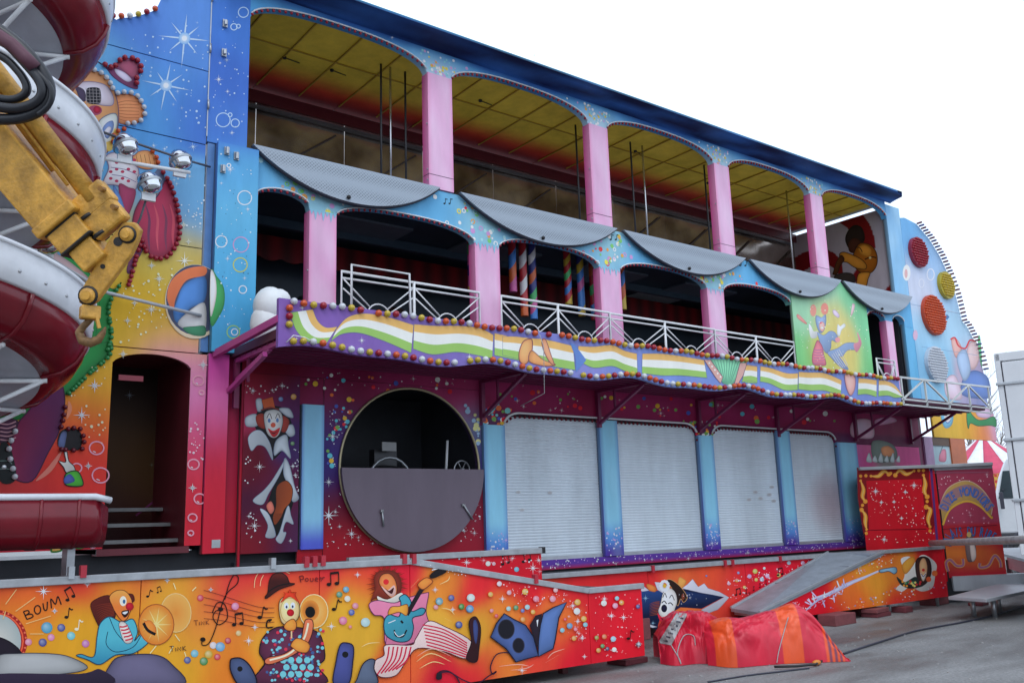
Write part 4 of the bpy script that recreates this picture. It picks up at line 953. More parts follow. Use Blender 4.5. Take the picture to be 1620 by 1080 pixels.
for k in range(6): a_.stroke([(420+k*30, 600+k*20), (450+k*22, 760), (440+k*20, 960)], 9, A(26, 116, 62), taper=2)
a_.poly([(220, 440), (330, 440), (500, 570), (470, 600), (340, 540)], A(196, 176, 186))
a_.crop(0, 540, 3.1775)
a_.poly([(330, 90), (430, 30), (560, 0), (545, 70), (440, 160), (345, 262), (300, 250)], A(34, 130, 66)); a_.poly([(0, 350), (100, 310), (205, 285), (150, 350), (90, 395), (0, 390)], A(30, 120, 60))
a_.poly([(205, 240), (290, 180), (325, 290), (300, 440), (240, 560), (160, 700), (60, 680), (40, 600), (80, 430), (150, 340)], A(86, 30, 88), line=A(60, 20, 60), lw=6, shade=(A(140, 30, 70), lambda x, y: (200-x)/200))
a_.poly([(0, 395), (90, 400), (60, 490), (0, 510)], A(70, 40, 70))
for k in range(5): a_.stroke([(0, 412+k*20), (40, 416+k*20), (80, 402+k*20)], 6, A(190, 150, 170))
a_.poly([(0, 520), (50, 530), (80, 690), (0, 700)], A(24, 30, 34)); a_.stroke([(0, 600), (40, 600), (60, 615)], 4, A(110, 140, 140)); a_.stroke([(0, 640), (40, 640), (60, 650)], 4, A(110, 140, 140))
a_.poly([(290, 520), (305, 450), (370, 435), (410, 470), (400, 540), (340, 545)], A(24, 20, 26)); a_.poly([(292, 520), (308, 460), (335, 455), (320, 535)], A(84, 100, 150))
a_.stroke([(345, 300), (350, 340), (335, 390)], 22, A(230, 140, 110), taper=2); a_.stroke([(180, 700), (250, 640), (310, 550)], 26, A(226, 130, 120), taper=2)
for c, r_ in (((485, 535), 36), ((1000-3, 197), 27), ((385, 635), 25), ((505, 672), 42), ((972, 617), 28), ((1003, 790), 28), ((967, 885), 22), ((958, 962), 14), ((465, 1018), 20), ((115, 1026), 12), ((487, 905), 30), ((1012, 257), 12), ((487, 972), 9)): a_.ring(c, r_, 7, A(232, 160, 190), r_*.9); a_.stroke([(c[0]-r_*.5, c[1]+r_*.45), (c[0]-r_*.1, c[1]+r_*.6)], 4, WHITE)
for c, r_ in (((475, 222), 40), ((410, 370), 45), ((443, 625), 22), ((1020, 118), 30), ((967, 735), 25)): a_.star(c, r_, WHITE, w=3.5)
a_.dots([(330, 270), (530, 60), (530, 520), (430, 500), (350, 350)], 26, [A(240, 220, 190)], 4, 9, 43); a_.dots([(950, 380), (1030, 420), (1030, 640), (950, 600)], 20, [A(240, 200, 225)], 3, 7, 44)
a_.dots([(20, 880), (500, 950), (490, 1030), (10, 1040)], 10, [A(235, 130, 170)], 4, 9, 45)
# pointing hand and boots of a painted figure half hidden by the slide
a_.poly([(295, 600), (330, 605), (322, 555), (335, 550), (345, 600), (370, 625), (375, 655), (335, 660), (318, 630)], A(226, 226, 230), line=BLACK, lw=4)
a_.poly([(330, 665), (385, 650), (412, 690), (410, 725), (330, 720)], A(70, 170, 60), line=BLACK, lw=5); a_.poly([(320, 690), (350, 665), (375, 700), (330, 715)], A(70, 90, 170))
a_.poly([(258, 1040), (268, 1000), (300, 975), (330, 985), (328, 1030), (300, 1052), (260, 1056)], A(216, 176, 96), line=A(40, 110, 40), lw=9); a_.poly([(360, 1025), (365, 985), (395, 978), (425, 1000), (440, 1020), (400, 1038)], A(216, 176, 96), line=A(40, 110, 40), lw=9)
a_.flush('painted_clown', LW, 'painted clown in red jacket and green trousers outlined in bulbs')
a_.crop(0, 280, 3.6)
for c, r_ in (((1050, 478), 55), ((905, 580), 34), ((860, 755), 40), ((862, 505), 26), ((725, 818), 26), ((1072, 370), 20), ((700, 1008), 28), ((1045, 275), 24), ((765, 718), 22)): a_.star(c, r_, A(244, 240, 225), w=3.5)
a_.dots([(720, 560), (1000, 480), (940, 900), (650, 960), (660, 760)], 40, [A(240, 232, 200)], 4, 9, 46); a_.dots([(1020, 120), (1170, 100), (1160, 330), (1060, 300)], 26, [A(210, 230, 245)], 3, 7, 47)
a_.flush('painted_glints', LW)
# beach ball (its left part lies on this wall)
a_.disc((1110, 710), 172, A(206, 200, 180), 212, n=30); a_.disc((1110, 700), 166, A(70, 80, 110), 200, n=30)
a_.poly([(950, 690), (975, 590), (1060, 525), (1165, 512), (1165, 560), (1060, 590), (1000, 690), (985, 760)], A(216, 120, 80)); a_.poly([(1000, 720), (1050, 610), (1165, 570), (1165, 700), (1080, 750), (1010, 830), (985, 780)], A(74, 130, 206))
a_.poly([(1010, 835), (1080, 760), (1165, 720), (1165, 880), (1090, 880)], A(190, 200, 210)); a_.poly([(1040, 860), (1110, 850), (1165, 850), (1165, 902), (1090, 900)], A(60, 130, 100))
a_.build('painted_beach_ball', LW)
# bulbs following the clown's outline (left wall)
mb = MB()
def brow(pts, mi, r_=.03, step=13.0):
    mb.m = mi; q = crom(pts, False, 8); acc = 0
    for i in range(1, len(q)):
        d = math.dist(q[i], q[i-1]); acc += d
        if acc >= step: acc -= step; p = PY(q[i][0], q[i][1], 0); mb.ball((p.x, -.03, p.z), r_, 8, 5)
z3 = lambda pts, o=(100, 80, 3.0): [(o[0]+x/o[2], o[1]+y/o[2]) for x, y in pts]
brow(z3([(165, 55), (230, 85), (255, 60), (290, 38), (345, 48), (368, 90), (345, 140), (352, 182)]), 0, .032, 10)
brow(z3([(20, 125), (60, 95), (120, 90), (185, 115), (225, 165), (245, 205), (300, 200), (350, 220), (385, 290), (360, 340), (290, 352)]), 1, .03, 11)
brow(z3([(235, 470), (240, 400), (290, 375)]), 2, .028, 10); brow(z3([(390, 470), (430, 490), (450, 545)]), 2, .028, 10)
brow(z3([(455, 560), (490, 610), (515, 660), (540, 750), (550, 870), (512, 960), (460, 990), (400, 970), (370, 900)]), 0, .03, 9)
brow(z3([(380, 880), (350, 960), (330, 1040), (305, 1120)]), 0, .028, 8)
brow(z3([(690, 600), (640, 680), (615, 760), (632, 900), (605, 1000)], (0, 280, 3.6)), 3, .026, 7.5)
brow(z3([(555, 10), (545, 75), (450, 160), (345, 262)], (0, 540, 3.1775)), 3, .026, 7.5); brow(z3([(330, 290), (318, 380), (310, 440), (400, 440), (410, 540), (280, 540)], (0, 540, 3.1775)), 4, .026, 11)
brow(z3([(100, 410), (65, 470), (42, 550), (60, 630), (75, 690)], (0, 540, 3.1775)), 1, .03, 15)
mb.build('bulb_outline', [BULB['red'], BULB['white'], BULB['orange'], BULB['green'], BULB['darkred']], LW, True)['kind'] = 'stuff'
# artwork on the blue corner box / panel
a_ = Art(lambda x, y: PY(x, y, -.10), off=.0015)
a_.poly([(333, 430), (343, 437), (354, 455), (355, 480), (347, 500), (333, 513)], A(60, 150, 90)); a_.poly([(333, 430), (341, 440), (342, 470), (333, 500)], A(214, 218, 224))
for c, r_, cc in (((387, 313), 11, WHITE), ((350, 382), 9, WHITE), ((381, 387), 12, A(190, 150, 205)), ((380, 419), 11, A(190, 200, 80)), ((384, 458), 6, WHITE), ((369, 525), 10, A(150, 200, 110)), ((371, 525), 5, WHITE), ((362, 262), 3, WHITE)): a_.ring(c, r_, 1.6, cc)
for c, r_ in (((364, 268), 9), ((392, 331), 6), ((360, 409), 6), ((387, 440), 5), ((388, 540), 7), ((350, 290), 4)): a_.star(c, r_, WHITE)
a_.dots([(345, 240), (398, 260), (398, 540), (340, 540)], 50, [A(200, 225, 240)], .5, 1.5, 51); a_.dots([(345, 300), (398, 300), (398, 440), (345, 440)], 22, [A(60, 110, 150)], .6, 1.2, 52)
a_.build('painted_bubbles', H)
a_ = Art(lambda x, y: PY(x, y, 0), off=.0015)
for c, r_ in (((353, 190), 11), ((372, 195), 6.5), ((385, 20), 8), ((370, 43), 5), ((377, 42), 3), ((364, 182), 3)): a_.ring(c, r_, 1.5, A(170, 205, 245))
for c, r_ in (((346, 126), 8), ((360, 145), 5), ((348, 100), 4), ((367, 210), 5)): a_.star(c, r_, WHITE)
a_.dots([(350, 5), (398, 30), (388, 225), (332, 225)], 40, [A(180, 210, 245)], .6, 1.8, 53, .1)
a_.build('painted_bubbles', H)
# ---- juggler on the green panel
JP = [o for o in H.children if o.name.startswith('painted_juggler_panel')][0]
a_ = Art(lambda x, y: PY(x, y, -.02), off=.0015).crop(1240, 450, 6.355)
pkc, blu = A(214, 150, 150), A(130, 160, 205)
a_.disc((295, 260), 32, A(228, 150, 140), 60, n=16); a_.disc((410, 245), 38, A(232, 140, 130), 60, n=16)
a_.poly([(320, 380), (325, 310), (380, 330), (420, 300), (425, 380), (400, 470), (355, 480)], blu); a_.poly([(355, 400), (385, 370), (410, 400), (405, 455), (385, 475), (362, 450)], A(216, 170, 170)); a_.disc((385, 435), 14, WHITE, 10, n=10); a_.disc((372, 385), 9, A(220, 80, 110), n=8)
a_.poly([(130, 300), (160, 310), (230, 385), (215, 395), (140, 340)], A(225, 140, 140)); a_.poly([(490, 260), (520, 258), (560, 310), (545, 335), (500, 300)], A(200, 190, 222)); a_.poly([(690, 190), (715, 210), (695, 290), (672, 315), (680, 240)], A(205, 180, 195))
a_.poly([(250, 400), (275, 420), (300, 470), (340, 470), (330, 530), (270, 530)], A(210, 222, 232)); a_.poly([(540, 400), (570, 420), (605, 390), (620, 420), (580, 460), (560, 520), (535, 500)], A(212, 226, 232))
a_.poly([(340, 480), (400, 510), (460, 470), (510, 480), (545, 540), (530, 580), (480, 560), (470, 640), (430, 690), (380, 620), (355, 550)], blu, line=A(90, 110, 160), lw=4); a_.disc((540, 555), 26, A(225, 150, 160), n=12)
a_.poly([(340, 560), (385, 620), (400, 700), (425, 790), (400, 815), (300, 805), (285, 720), (310, 620)], A(206, 120, 140), line=A(140, 80, 120), lw=4)
for k in range(6): a_.stroke([(296, 650+k*28), (340, 660+k*26), (405, 650+k*28)], 8, A(170, 110, 160))
a_.poly([(440, 680), (540, 640), (620, 590), (715, 590), (720, 650), (640, 660), (590, 720), (560, 730), (650, 850), (570, 830), (480, 740)], blu, line=A(100, 110, 160), lw=4)
for k in range(5): a_.stroke([(480+k*18, 700-k*12), (530+k*18, 780-k*10), (580+k*16, 840-k*6)], 5, A(196, 200, 215))
a_.poly([(700, 600), (750, 570), (735, 480), (760, 520), (780, 600), (730, 680)], A(205, 140, 165))
a_.dots([(110, 200), (450, 80), (820, 300), (880, 870), (130, 880)], 70, [A(225, 235, 215)], 3, 9, 61)
a_.build('painted_juggler', JP, 'painted juggler in a jester cap on pale green and yellow ground')

# ---- right tower wing
tw = idwpx([(1440, 380, A(104, 172, 232)), (1480, 380, A(140, 186, 236)), (1500, 440, A(150, 190, 238)), (1450, 450, A(190, 205, 235)), (1520, 520, A(160, 205, 240)), (1470, 520, A(150, 200, 238)), (1480, 580, A(130, 190, 230)), (1540, 590, A(196, 170, 190)), (1550, 610, A(90, 130, 195)), (1450, 600, A(120, 180, 226))], 0)
outl = [(19.02, 8.55), (19.12, 8.24), (19.5, 8.32), (20.0, 8.26), (20.5, 7.98), (20.9, 7.62), (21.2, 7.2), (21.42, 6.75), (21.52, 6.3), (21.55, 6.12), (21.75, 6.02), (22.05, 5.68), (22.22, 5.3), (22.3, 4.9), (22.3, 4.12)]
def zo(x):
    for i in range(len(outl)-1):
        if outl[i][0] <= x <= outl[i+1][0]+1e-6:
            t = (x-outl[i][0])/max(1e-6, outl[i+1][0]-outl[i][0]); return outl[i][1]+(outl[i+1][1]-outl[i][1])*t
    return 4.2
TW = curtain('tower_wing', frange(19.305, 22.295, 70), lambda x: 4.1, zo, .0, lambda x, z: tw(x, z), H, 40, .08)
panel('tower_jamb', 18.73, 19.295, 6.39, 8.5, .0, lambda x, z: mixc(A(110, 176, 232), A(150, 200, 240), .5+.5*nz(x*3, z*2)), H, .06, .1)
# studded discs
def stud_disc(px, py, r_, key, mc):
    p = PY(px, py, 0); o = MB().lathe([(r_, 0), (r_, -.08), (.001, -.081)], (p.x, 0, p.z), (0, 1, 0), 32).build('studded_disc', mat('disc_'+key, mc, .5), TW)
    b = MB(); n_ = int(r_/.055)
    for i in range(-n_, n_+1):
        for j in range(-n_, n_+1):
            x, z = (i+(j % 2)*.5)*.07, j*.06
            if x*x+z*z < (r_-.03)**2: b.lathe([(.024, -.08), (.024, -.115), (.012, -.125), (.001, -.126)], (p.x+x, 0, p.z+z), (0, 1, 0), 6)
    s_ = b.build('bulb_studs', BULB[key], o, True); s_['kind'] = 'stuff'
stud_disc(1450, 400, .36, 'red', (.28, .02, .05)); stud_disc(1494, 452, .33, 'yellow', (.42, .34, .03)); stud_disc(1474, 499, .47, 'orange', (.5, .06, .02)); stud_disc(1478, 577, .42, 'white', (.5, .58, .66))
b = MB()
for i in range(len(outl)-2):
    if outl[i][0] < 19.9: continue
    a0, a1 = outl[i], outl[i+1]; m_ = max(1, int(math.dist(a0, a1)/.085))
    for k in range(m_):
        x = a0[0]+(a1[0]-a0[0])*k/m_; z = a0[1]+(a1[1]-a0[1])*k/m_; b.m = k % 2; b.tube((x-.01, -.02, z), (x-.01, -.14, z+.005), .022, 6)
b.build('edge_bulbs', [BULB['darkred'], mat('blue_bulb', (.03, .05, .2), .3)], TW, True)['kind'] = 'stuff'
a_ = Art(lambda x, y: PY(x, y, 0), off=.0015).crop(1430, 330, 3.6)
a_.disc((15, 365), 22, A(230, 226, 236), 46, n=16); a_.disc((12, 370), 9, A(205, 170, 180), 26, n=12); a_.ring((152, 375), 20, 6, A(200, 215, 240), 32); a_.ring((100, 425), 14, 5, A(200, 215, 240), 24); a_.disc((65, 720), 14, A(196, 170, 205), 30, n=12)
a_.poly([(270, 745), (300, 740), (330, 800), (300, 850), (280, 810)], A(206, 160, 160)); a_.poly([(360, 800), (385, 755), (420, 770), (430, 850), (400, 915), (360, 890)], A(206, 180, 190)); a_.poly([(340, 960), (400, 920), (470, 950), (490, 1010), (480, 1080), (330, 1060)], A(86, 120, 190)); a_.poly([(300, 850), (350, 800), (380, 920), (340, 980)], A(150, 180, 220))
a_.poly([(230, 1000), (260, 950), (300, 960), (330, 1080), (250, 1080)], A(206, 190, 215)); a_.poly([(420, 740), (435, 735), (445, 900), (430, 850)], A(90, 180, 130)); a_.disc((245, 617), 14, A(60, 110, 170), 16, n=4)
a_.stroke([(265, 745), (290, 735), (310, 780), (350, 795), (375, 750), (410, 755)], 9, A(196, 50, 60)); a_.stroke([(230, 575), (325, 600)], 3, A(180, 200, 225)); a_.stroke([(20, 540), (330, 600)], 2, A(110, 150, 195)); a_.stroke([(100, 785), (420, 835)], 2, A(110, 150, 195))
a_.build('painted_face', TW)
# lower signs of the wing
ys = panel('yellow_sign_board', 19.55, 22.4, 3.28, 3.95, -.05, idwpx([(1500, 660, A(222, 180, 60)), (1530, 660, A(224, 170, 50)), (1550, 675, A(214, 130, 70)), (1570, 665, A(190, 150, 190))], 0), H, .08, .05)
a_ = Art(lambda x, y: PY(x, y, -.05), off=.0015).crop(1340, 600, 5.786)
a_.poly([(850, 280), (910, 270), (970, 285), (965, 400), (920, 445), (880, 420)], A(110, 180, 220)); a_.disc((920, 340), 30, A(216, 216, 226), 50, n=16); a_.disc((940, 335), 9, A(210, 60, 90), n=8); a_.stroke([(895, 370), (920, 400), (950, 370)], 7, A(90, 110, 190))
a_.poly([(1105, 270), (1150, 330), (1200, 370), (1270, 365), (1330, 340), (1360, 360), (1365, 430), (1310, 420), (1200, 425), (1130, 400), (1110, 450), (1095, 350)], A(36, 140, 80), line=A(16, 80, 50), lw=6); a_.poly([(1180, 260), (1300, 270), (1310, 345), (1200, 340)], A(190, 170, 205))
a_.build('painted_face', ys)
xq = [PY(p_, 705, -.04).x for p_ in (1463, 1476, 1504, 1527)]
MB().box(xq[0], xq[1], -.04, .0, 1.0, 3.28).build('lilac_post', mat('lilac_paint', (.55, .30, .52), .4), H)
MB().box(xq[2], xq[3], -.045, .0, 1.0, 3.28).build('orange_post', mat('orange_paint', (.58, .15, .05), .45), H)
MB().box(xq[1], xq[2], -.03, .0, 3.1, 3.28).build('brown_lintel', mat('brown_lintel', (.12, .06, .03), .5), H)
wpn = panel('painted_pane', xq[1], xq[2], 1.0, 3.1, -.01, lambda x, z: A(170, 205, 225), H, .2, .03)
a_ = Art(lambda x, y: PY(x, y, -.01), off=.0015).crop(1340, 600, 5.786)
a_.poly([(840, 720), (860, 650), (900, 640), (910, 700), (900, 750), (850, 750)], A(206, 130, 160)); a_.stroke([(850, 680), (880, 600), (910, 560)], 10, A(120, 150, 170)); a_.build('painted_flower', wpn)
MB().box(18.9, xq[0], .0, .06, 1.0, 3.7).build('purple_return', dmag, H)
# ================================================================== front walkway (left) with the band of clowns
YF = -2.37
SW = empty('painted_walkway', (3.5, -1.7, 0), 'painted entrance walkway with clown musicians on yellow and red panels, ramping down to the right', 'walkway')
zt = lambda x: 1.375 if x < 4.83 else (1.375-(x-4.83)/(7.17-4.83)*.435 if x < 7.17 else .94)
fr = idwpx([(20, 915, A(190, 22, 44)), (120, 912, A(196, 26, 44)), (60, 938, A(214, 86, 40)), (30, 965, A(222, 140, 40)), (110, 1000, A(210, 158, 36)), (60, 1060, A(205, 150, 30)), (200, 932, A(226, 144, 40)), (232, 900, A(206, 44, 56)), (272, 928, A(222, 172, 50)), (305, 918, A(224, 150, 50)), (333, 902, A(206, 30, 60)), (352, 942, A(214, 64, 60)), (320, 1000, A(224, 134, 60)), (350, 1055, A(222, 124, 40)), (400, 915, A(210, 34, 56)), (400, 958, A(222, 124, 50)), (300, 1040, A(218, 170, 40)), (250, 1040, A(216, 160, 40)),
    (430, 895, A(204, 26, 50)), (500, 895, A(206, 24, 54)), (480, 935, A(216, 96, 50)), (560, 960, A(214, 172, 50)), (560, 1000, A(206, 164, 50)), (520, 1062, A(206, 160, 50)), (575, 912, A(214, 54, 50)), (640, 893, A(206, 24, 54)), (640, 1045, A(214, 96, 50)), (700, 920, A(222, 134, 50)), (680, 990, A(216, 172, 60)), (745, 930, A(212, 36, 50)), (750, 1000, A(206, 160, 50)), (700, 1062, A(196, 24, 50)), (790, 1035, A(214, 124, 50)), (760, 1055, A(204, 34, 46)), (820, 925, A(204, 22, 44)), (900, 925, A(204, 22, 44)), (885, 985, A(220, 114, 50)), (860, 1020, A(214, 66, 50)), (905, 1030, A(202, 20, 44)), (960, 980, A(204, 22, 44)), (1000, 1010, A(204, 22, 44)), (-80, 960, A(214, 120, 40)), (440, 1000, A(212, 160, 50)), (800, 980, A(216, 130, 50))], YF, p=3.4)
sx = [-1.2, .5, PY(222, 950, YF).x, PY(505, 950, YF).x, 4.83, PY(930, 970, YF).x, 8.02]
sx[5] = 7.17
for i in range(6):
    xs_ = frange(sx[i]+.004, sx[i+1]-.004, int((sx[i+1]-sx[i])/.035))
    curtain('painted_panel', xs_, lambda x: .12, lambda x: zt(x)-.06, YF, fr, SW, 34, .03)
rail = mat('grey_rail', (.40, .42, .44), .5, .3, .3, 6)
redp = mat('red_clip_paint', (.45, .02, .04), .4)
for a, b in ((-1.2, 4.83), (4.83, 7.17), (7.17, 8.05)): MB().beam((a, YF+.01, zt(a)-.03), (b-.002, YF+.01, zt(b-.001)-.03), .07, .062).build('top_rail', rail, SW, bevel=.006)
for px, py in ((113, 905), (132, 903), (432, 890), (485, 888), (498, 887), (511, 886), (640, 883), (655, 883), (848, 915)):
    p = PY(px, py, YF-.03); MB().box(p.x-.022, p.x+.022, YF-.045, YF+.02, p.z-.05, p.z+.045).build('rail_clip', redp if px not in (432, 113) else steel, SW)
deckm = mat('walkway_deck', (.10, .105, .11), .9, 0, .3, 3, spec=.15)
MB().box(-1.2, 4.82, YF+.05, -.12, .90, .94).build('deck', deckm, SW); MB().beam((-1.2, -.1, 1.5), (2.2, -.1, 1.5), .03, .035).build('white_sill', whitep, SW); MB().box(-1.2, 4.8, .2, .26, .3, 1.5).build('rear_skirt', dark, SW)
mb = MB(); mb.add([(4.82, YF+.05, 1.31), (7.17, YF+.05, .88), (7.17, -1.03, .88), (4.82, -1.03, 1.31)], [(0, 1, 2, 3)]); mb.add([(7.17, YF+.05, .88), (8.0, YF+.05, .88), (8.0, -.7, .88), (7.17, -.7, .88)], [(0, 1, 2, 3)]); mb.build('deck', deckm, SW)
MB().box(4.83, 7.55, -.94, -.12, 1.27, 1.31).build('deck', deckm, SW)
ip = lambda x, z: mixc(A(206, 24, 48), A(190, 16, 40), .5+.5*nz(x*2, z*3))
IP = panel('painted_panel', 4.86, 7.62, .86, 1.30, -.99, ip, SW, .06, .03)
MB().beam((4.86, -.98, 1.335), (7.65, -.98, 1.335), .07, .07).build('top_rail', rail, SW, bevel=.006); MB().box(7.62, 7.67, -1.02, -.94, 1.30, 1.38).build('rail_clip', black, SW)
a_ = Art(lambda x, y: PY(x, y, -.99), off=.0015)
for p, h in (((795, 892), 13), ((828, 888), 14)): a_.note(p, h, BLACK, 2, -.25)
a_.dots([(670, 882), (855, 870), (857, 905), (760, 893)], 34, [WHITE, A(240, 150, 170)], .8, 2.2, 71, .25); a_.star((843, 898), 11, WHITE); a_.star((738, 889), 9, WHITE); a_.ballon((817, 900), 4, A(90, 180, 215)); a_.ballon((772, 891), 4, A(235, 225, 230)); a_.ballon((781, 891), 3, A(240, 170, 190))
a_.build('painted_notes', IP)
# support legs and underside frame
for x in (-.6, 1.6, 3.6, 5.4, 7.0): MB().box(x, x+.08, YF+.3, YF+.38, 0, 1.27 if x < 4.8 else (1.0 if x < 6 else .85)).build('leg', mat('dark_red_frame', (.08, .012, .016), .6), SW)
MB().box(-1.1, 7.9, YF+.9, YF+.98, .0, .85).build('frame_beam', mat('dark_red_frame', (.08, .012, .016), .6), SW)

# ---- the mural itself
a_ = Art(lambda x, y: PY(x, y, YF), off=.0015).crop(0, 860, 4.05)
ink = C(26, 16, 14)
def strokes(lines, w, col=ink):
    for L in lines: a_.stroke(L, w, col, smooth=len(L) > 3)
# drum
a_.disc((-30, 620), 205, A(150, 30, 30), 200, n=40); a_.ring((-30, 620), 178, 10, A(214, 90, 60), 178); a_.disc((-30, 620), 165, A(196, 204, 206), 172, n=40, edge=A(150, 170, 178)); a_.poly([(-60, 600), (40, 610), (130, 680), (130, 750), (-60, 760)], C(30, 22, 34))
for k in range(16):
    t = -1.3+k*.17; a_.disc((-30+196*math.cos(t), 620+192*math.sin(t)), 7, A(220, 110, 80), n=8)
# BOUM
strokes([[(150, 432), (172, 482)], [(150, 432), (178, 425), (186, 440), (165, 455)], [(163, 455), (200, 448), (210, 465), (172, 482)]], 8)
a_.ring((240, 420), 20, 8, ink, 27); strokes([[(275, 378), (283, 420), (300, 418), (303, 368)]], 8); strokes([[(330, 412), (326, 350), (355, 385), (370, 335), (392, 388)]], 8)
a_.note((432, 358), 62, ink, 2, -.5); a_.note((425, 468), 62, ink, 1, .1); a_.note((945, 335), 46, ink, 1, .2); a_.note((1010, 310), 30, ink, 2, -.35); a_.note((490, 545), 62, A(236, 220, 200), 1, .1)
for c, r_, cc in (((300, 535), 36, A(60, 160, 205)), ((392, 535), 25, A(50, 70, 160)), ((455, 587), 26, A(100, 200, 220)), ((327, 597), 22, A(220, 130, 190)), ((273, 630), 26, A(50, 60, 150)), ((182, 627), 22, A(220, 130, 170)), ((548, 637), 24, A(190, 110, 190)), ((1283, 345), 21, A(206, 30, 60)), ((1502, 400), 21, A(220, 130, 190)), ((1527, 570), 18, A(222, 190, 120)), ((1460, 618), 20, A(190, 24, 50)), ((1365, 648), 22, A(226, 214, 226)), ((1410, 657), 30, A(100, 170, 220)), ((1246, 700), 24, A(100, 190, 220)), ((1200, 743), 22, A(60, 80, 160)), ((1305, 750), 26, A(60, 140, 60)), ((1392, 722), 20, A(206, 30, 60)), ((1335, 705), 26, A(200, 176, 50))): a_.ballon(c, r_, cc)
for c, r_ in (((278, 303), 55), ((558, 254), 26), ((1070, 232), 22), ((350, 428), 22), ((1350, 292), 18)): a_.star(c, r_, WHITE, w=4, n=4)
for L in ([(35, 385), (105, 290)], [(100, 430), (225, 340)], [(165, 510), (325, 460)], [(190, 575), (280, 575)], [(35, 430), (20, 480)]): a_.stroke(L+[], 5, A(240, 190, 130), smooth=False)
a_.flush('painted_drum', SW)
# clown with cymbals
a_.poly([(640, 540), (580, 400), (620, 350), (700, 330), (740, 400), (735, 470), (700, 500), (655, 500)], C(92, 26, 18), line=C(60, 16, 12), lw=4)
for k in range(9): a_.stroke([(730, 380+k*9), (660, 385+k*12), (600+k*5, 400+k*16)], 6, C(130, 44, 26), taper=1)
a_.poly([(810, 320), (850, 320), (862, 360), (840, 375), (815, 350)], C(90, 24, 18))
a_.poly([(700, 340), (740, 300), (800, 300), (840, 350), (845, 400), (830, 440), (810, 480), (780, 490), (740, 440), (720, 400)], A(216, 122, 56), line=C(60, 24, 14), lw=4, shade=(A(230, 160, 80), lambda x, y: (400-y)/100))
a_.disc((788, 365), 22, A(226, 226, 222), 32, n=16); a_.disc((794, 368), 9, A(50, 100, 150), 14, n=10); a_.disc((830, 400), 26, A(204, 30, 54), n=18, edge=A(150, 16, 36), hi=(-.3, -.3)); a_.poly([(776, 440), (790, 425), (826, 425), (818, 455), (795, 470)], C(50, 14, 12)); a_.poly([(782, 440), (800, 432), (820, 432), (800, 450)], WHITE)
coat = A(78, 178, 206); coatd = C(16, 60, 86)
a_.poly([(640, 510), (700, 465), (780, 500), (850, 480), (880, 560), (860, 620), (905, 575), (950, 600), (940, 640), (850, 700), (740, 710), (640, 770), (560, 740), (490, 715), (520, 705), (600, 720), (620, 600)], coat, line=coatd, lw=6, shade=(A(50, 136, 176), lambda x, y: (y-600)/150))
a_.stroke([(690, 560), (680, 640), (740, 690), (850, 660), (905, 580)], 5, coatd); a_.stroke([(700, 470), (740, 560), (800, 630)], 5, coatd)
a_.poly([(760, 510), (805, 505), (850, 600), (830, 635), (790, 620)], A(206, 206, 210), line=coatd, lw=3)
for k in range(5): a_.stroke([(765+k*9, 528+k*22), (790+k*10, 530+k*20), (818+k*8, 520+k*20)], 10, A(190, 44, 70))
a_.disc((1125, 440), 100, A(210, 140, 62), 125, n=30, edge=A(226, 170, 90)); a_.ring((1125, 440), 98, 5, A(236, 196, 140), 124)
a_.disc((1000, 515), 115, A(232, 186, 96), 132, n=34, edge=A(206, 122, 44), hi=(.1, -.2)); a_.ring((1000, 515), 113, 6, A(150, 84, 40), 130)
for k in range(9): a_.stroke([(1000, 515), (1000+100*math.cos(k*.7), 515+115*math.sin(k*.7))], 10, A(240, 206, 140), taper=1)
a_.poly([(920, 500), (965, 490), (1000, 540), (985, 580), (940, 560)], A(222, 128, 56)); a_.stroke([(918, 505), (945, 550), (995, 578)], 18, C(24, 18, 18))
for L in ([(1000, 650), (960, 700)], [(1120, 580), (1150, 620)], [(1080, 700), (1110, 650)], [(1180, 690), (1190, 720)], [(1110, 250), (1125, 290)], [(1230, 300), (1255, 275)]): a_.stroke(L, 6, A(240, 220, 170), smooth=False)
a_.flush('painted_cymbal_clown', SW)
# TINK twice
def tink(x, y, s, rot=-.08, col=C(120, 60, 40)):
    T = lambda a, b: (x+(a*math.cos(rot)-b*math.sin(rot))*s, y+(a*math.sin(rot)+b*math.cos(rot))*s)
    for L in ([(0, 0), (1, 0)], [(.5, 0), (.5, 1.2)], [(1.35, .4), (1.35, 1.2)], [(1.8, 1.2), (1.8, .3), (2.5, 1.2), (2.5, .3)], [(3, .2), (3, 1.2)], [(3.6, .2), (3.05, .7), (3.7, 1.2)]): a_.stroke([T(*p) for p in L], s*.16, col, smooth=False)
tink(1240, 490, 26); tink(1085, 655, 28, col=C(70, 40, 40))
# grey shoes and trousers low on the panel
a_.poly([(-20, 720), (120, 700), (300, 700), (440, 720), (560, 790), (400, 830), (-20, 850)], A(150, 160, 170), line=C(60, 60, 70), lw=5); a_.poly([(720, 750), (830, 710), (1000, 710), (1100, 770), (1170, 900), (700, 900)], A(92, 92, 126), line=C(40, 36, 60), lw=6); a_.poly([(-20, 830), (500, 830), (640, 800), (700, 900), (-20, 900)], C(52, 40, 62))
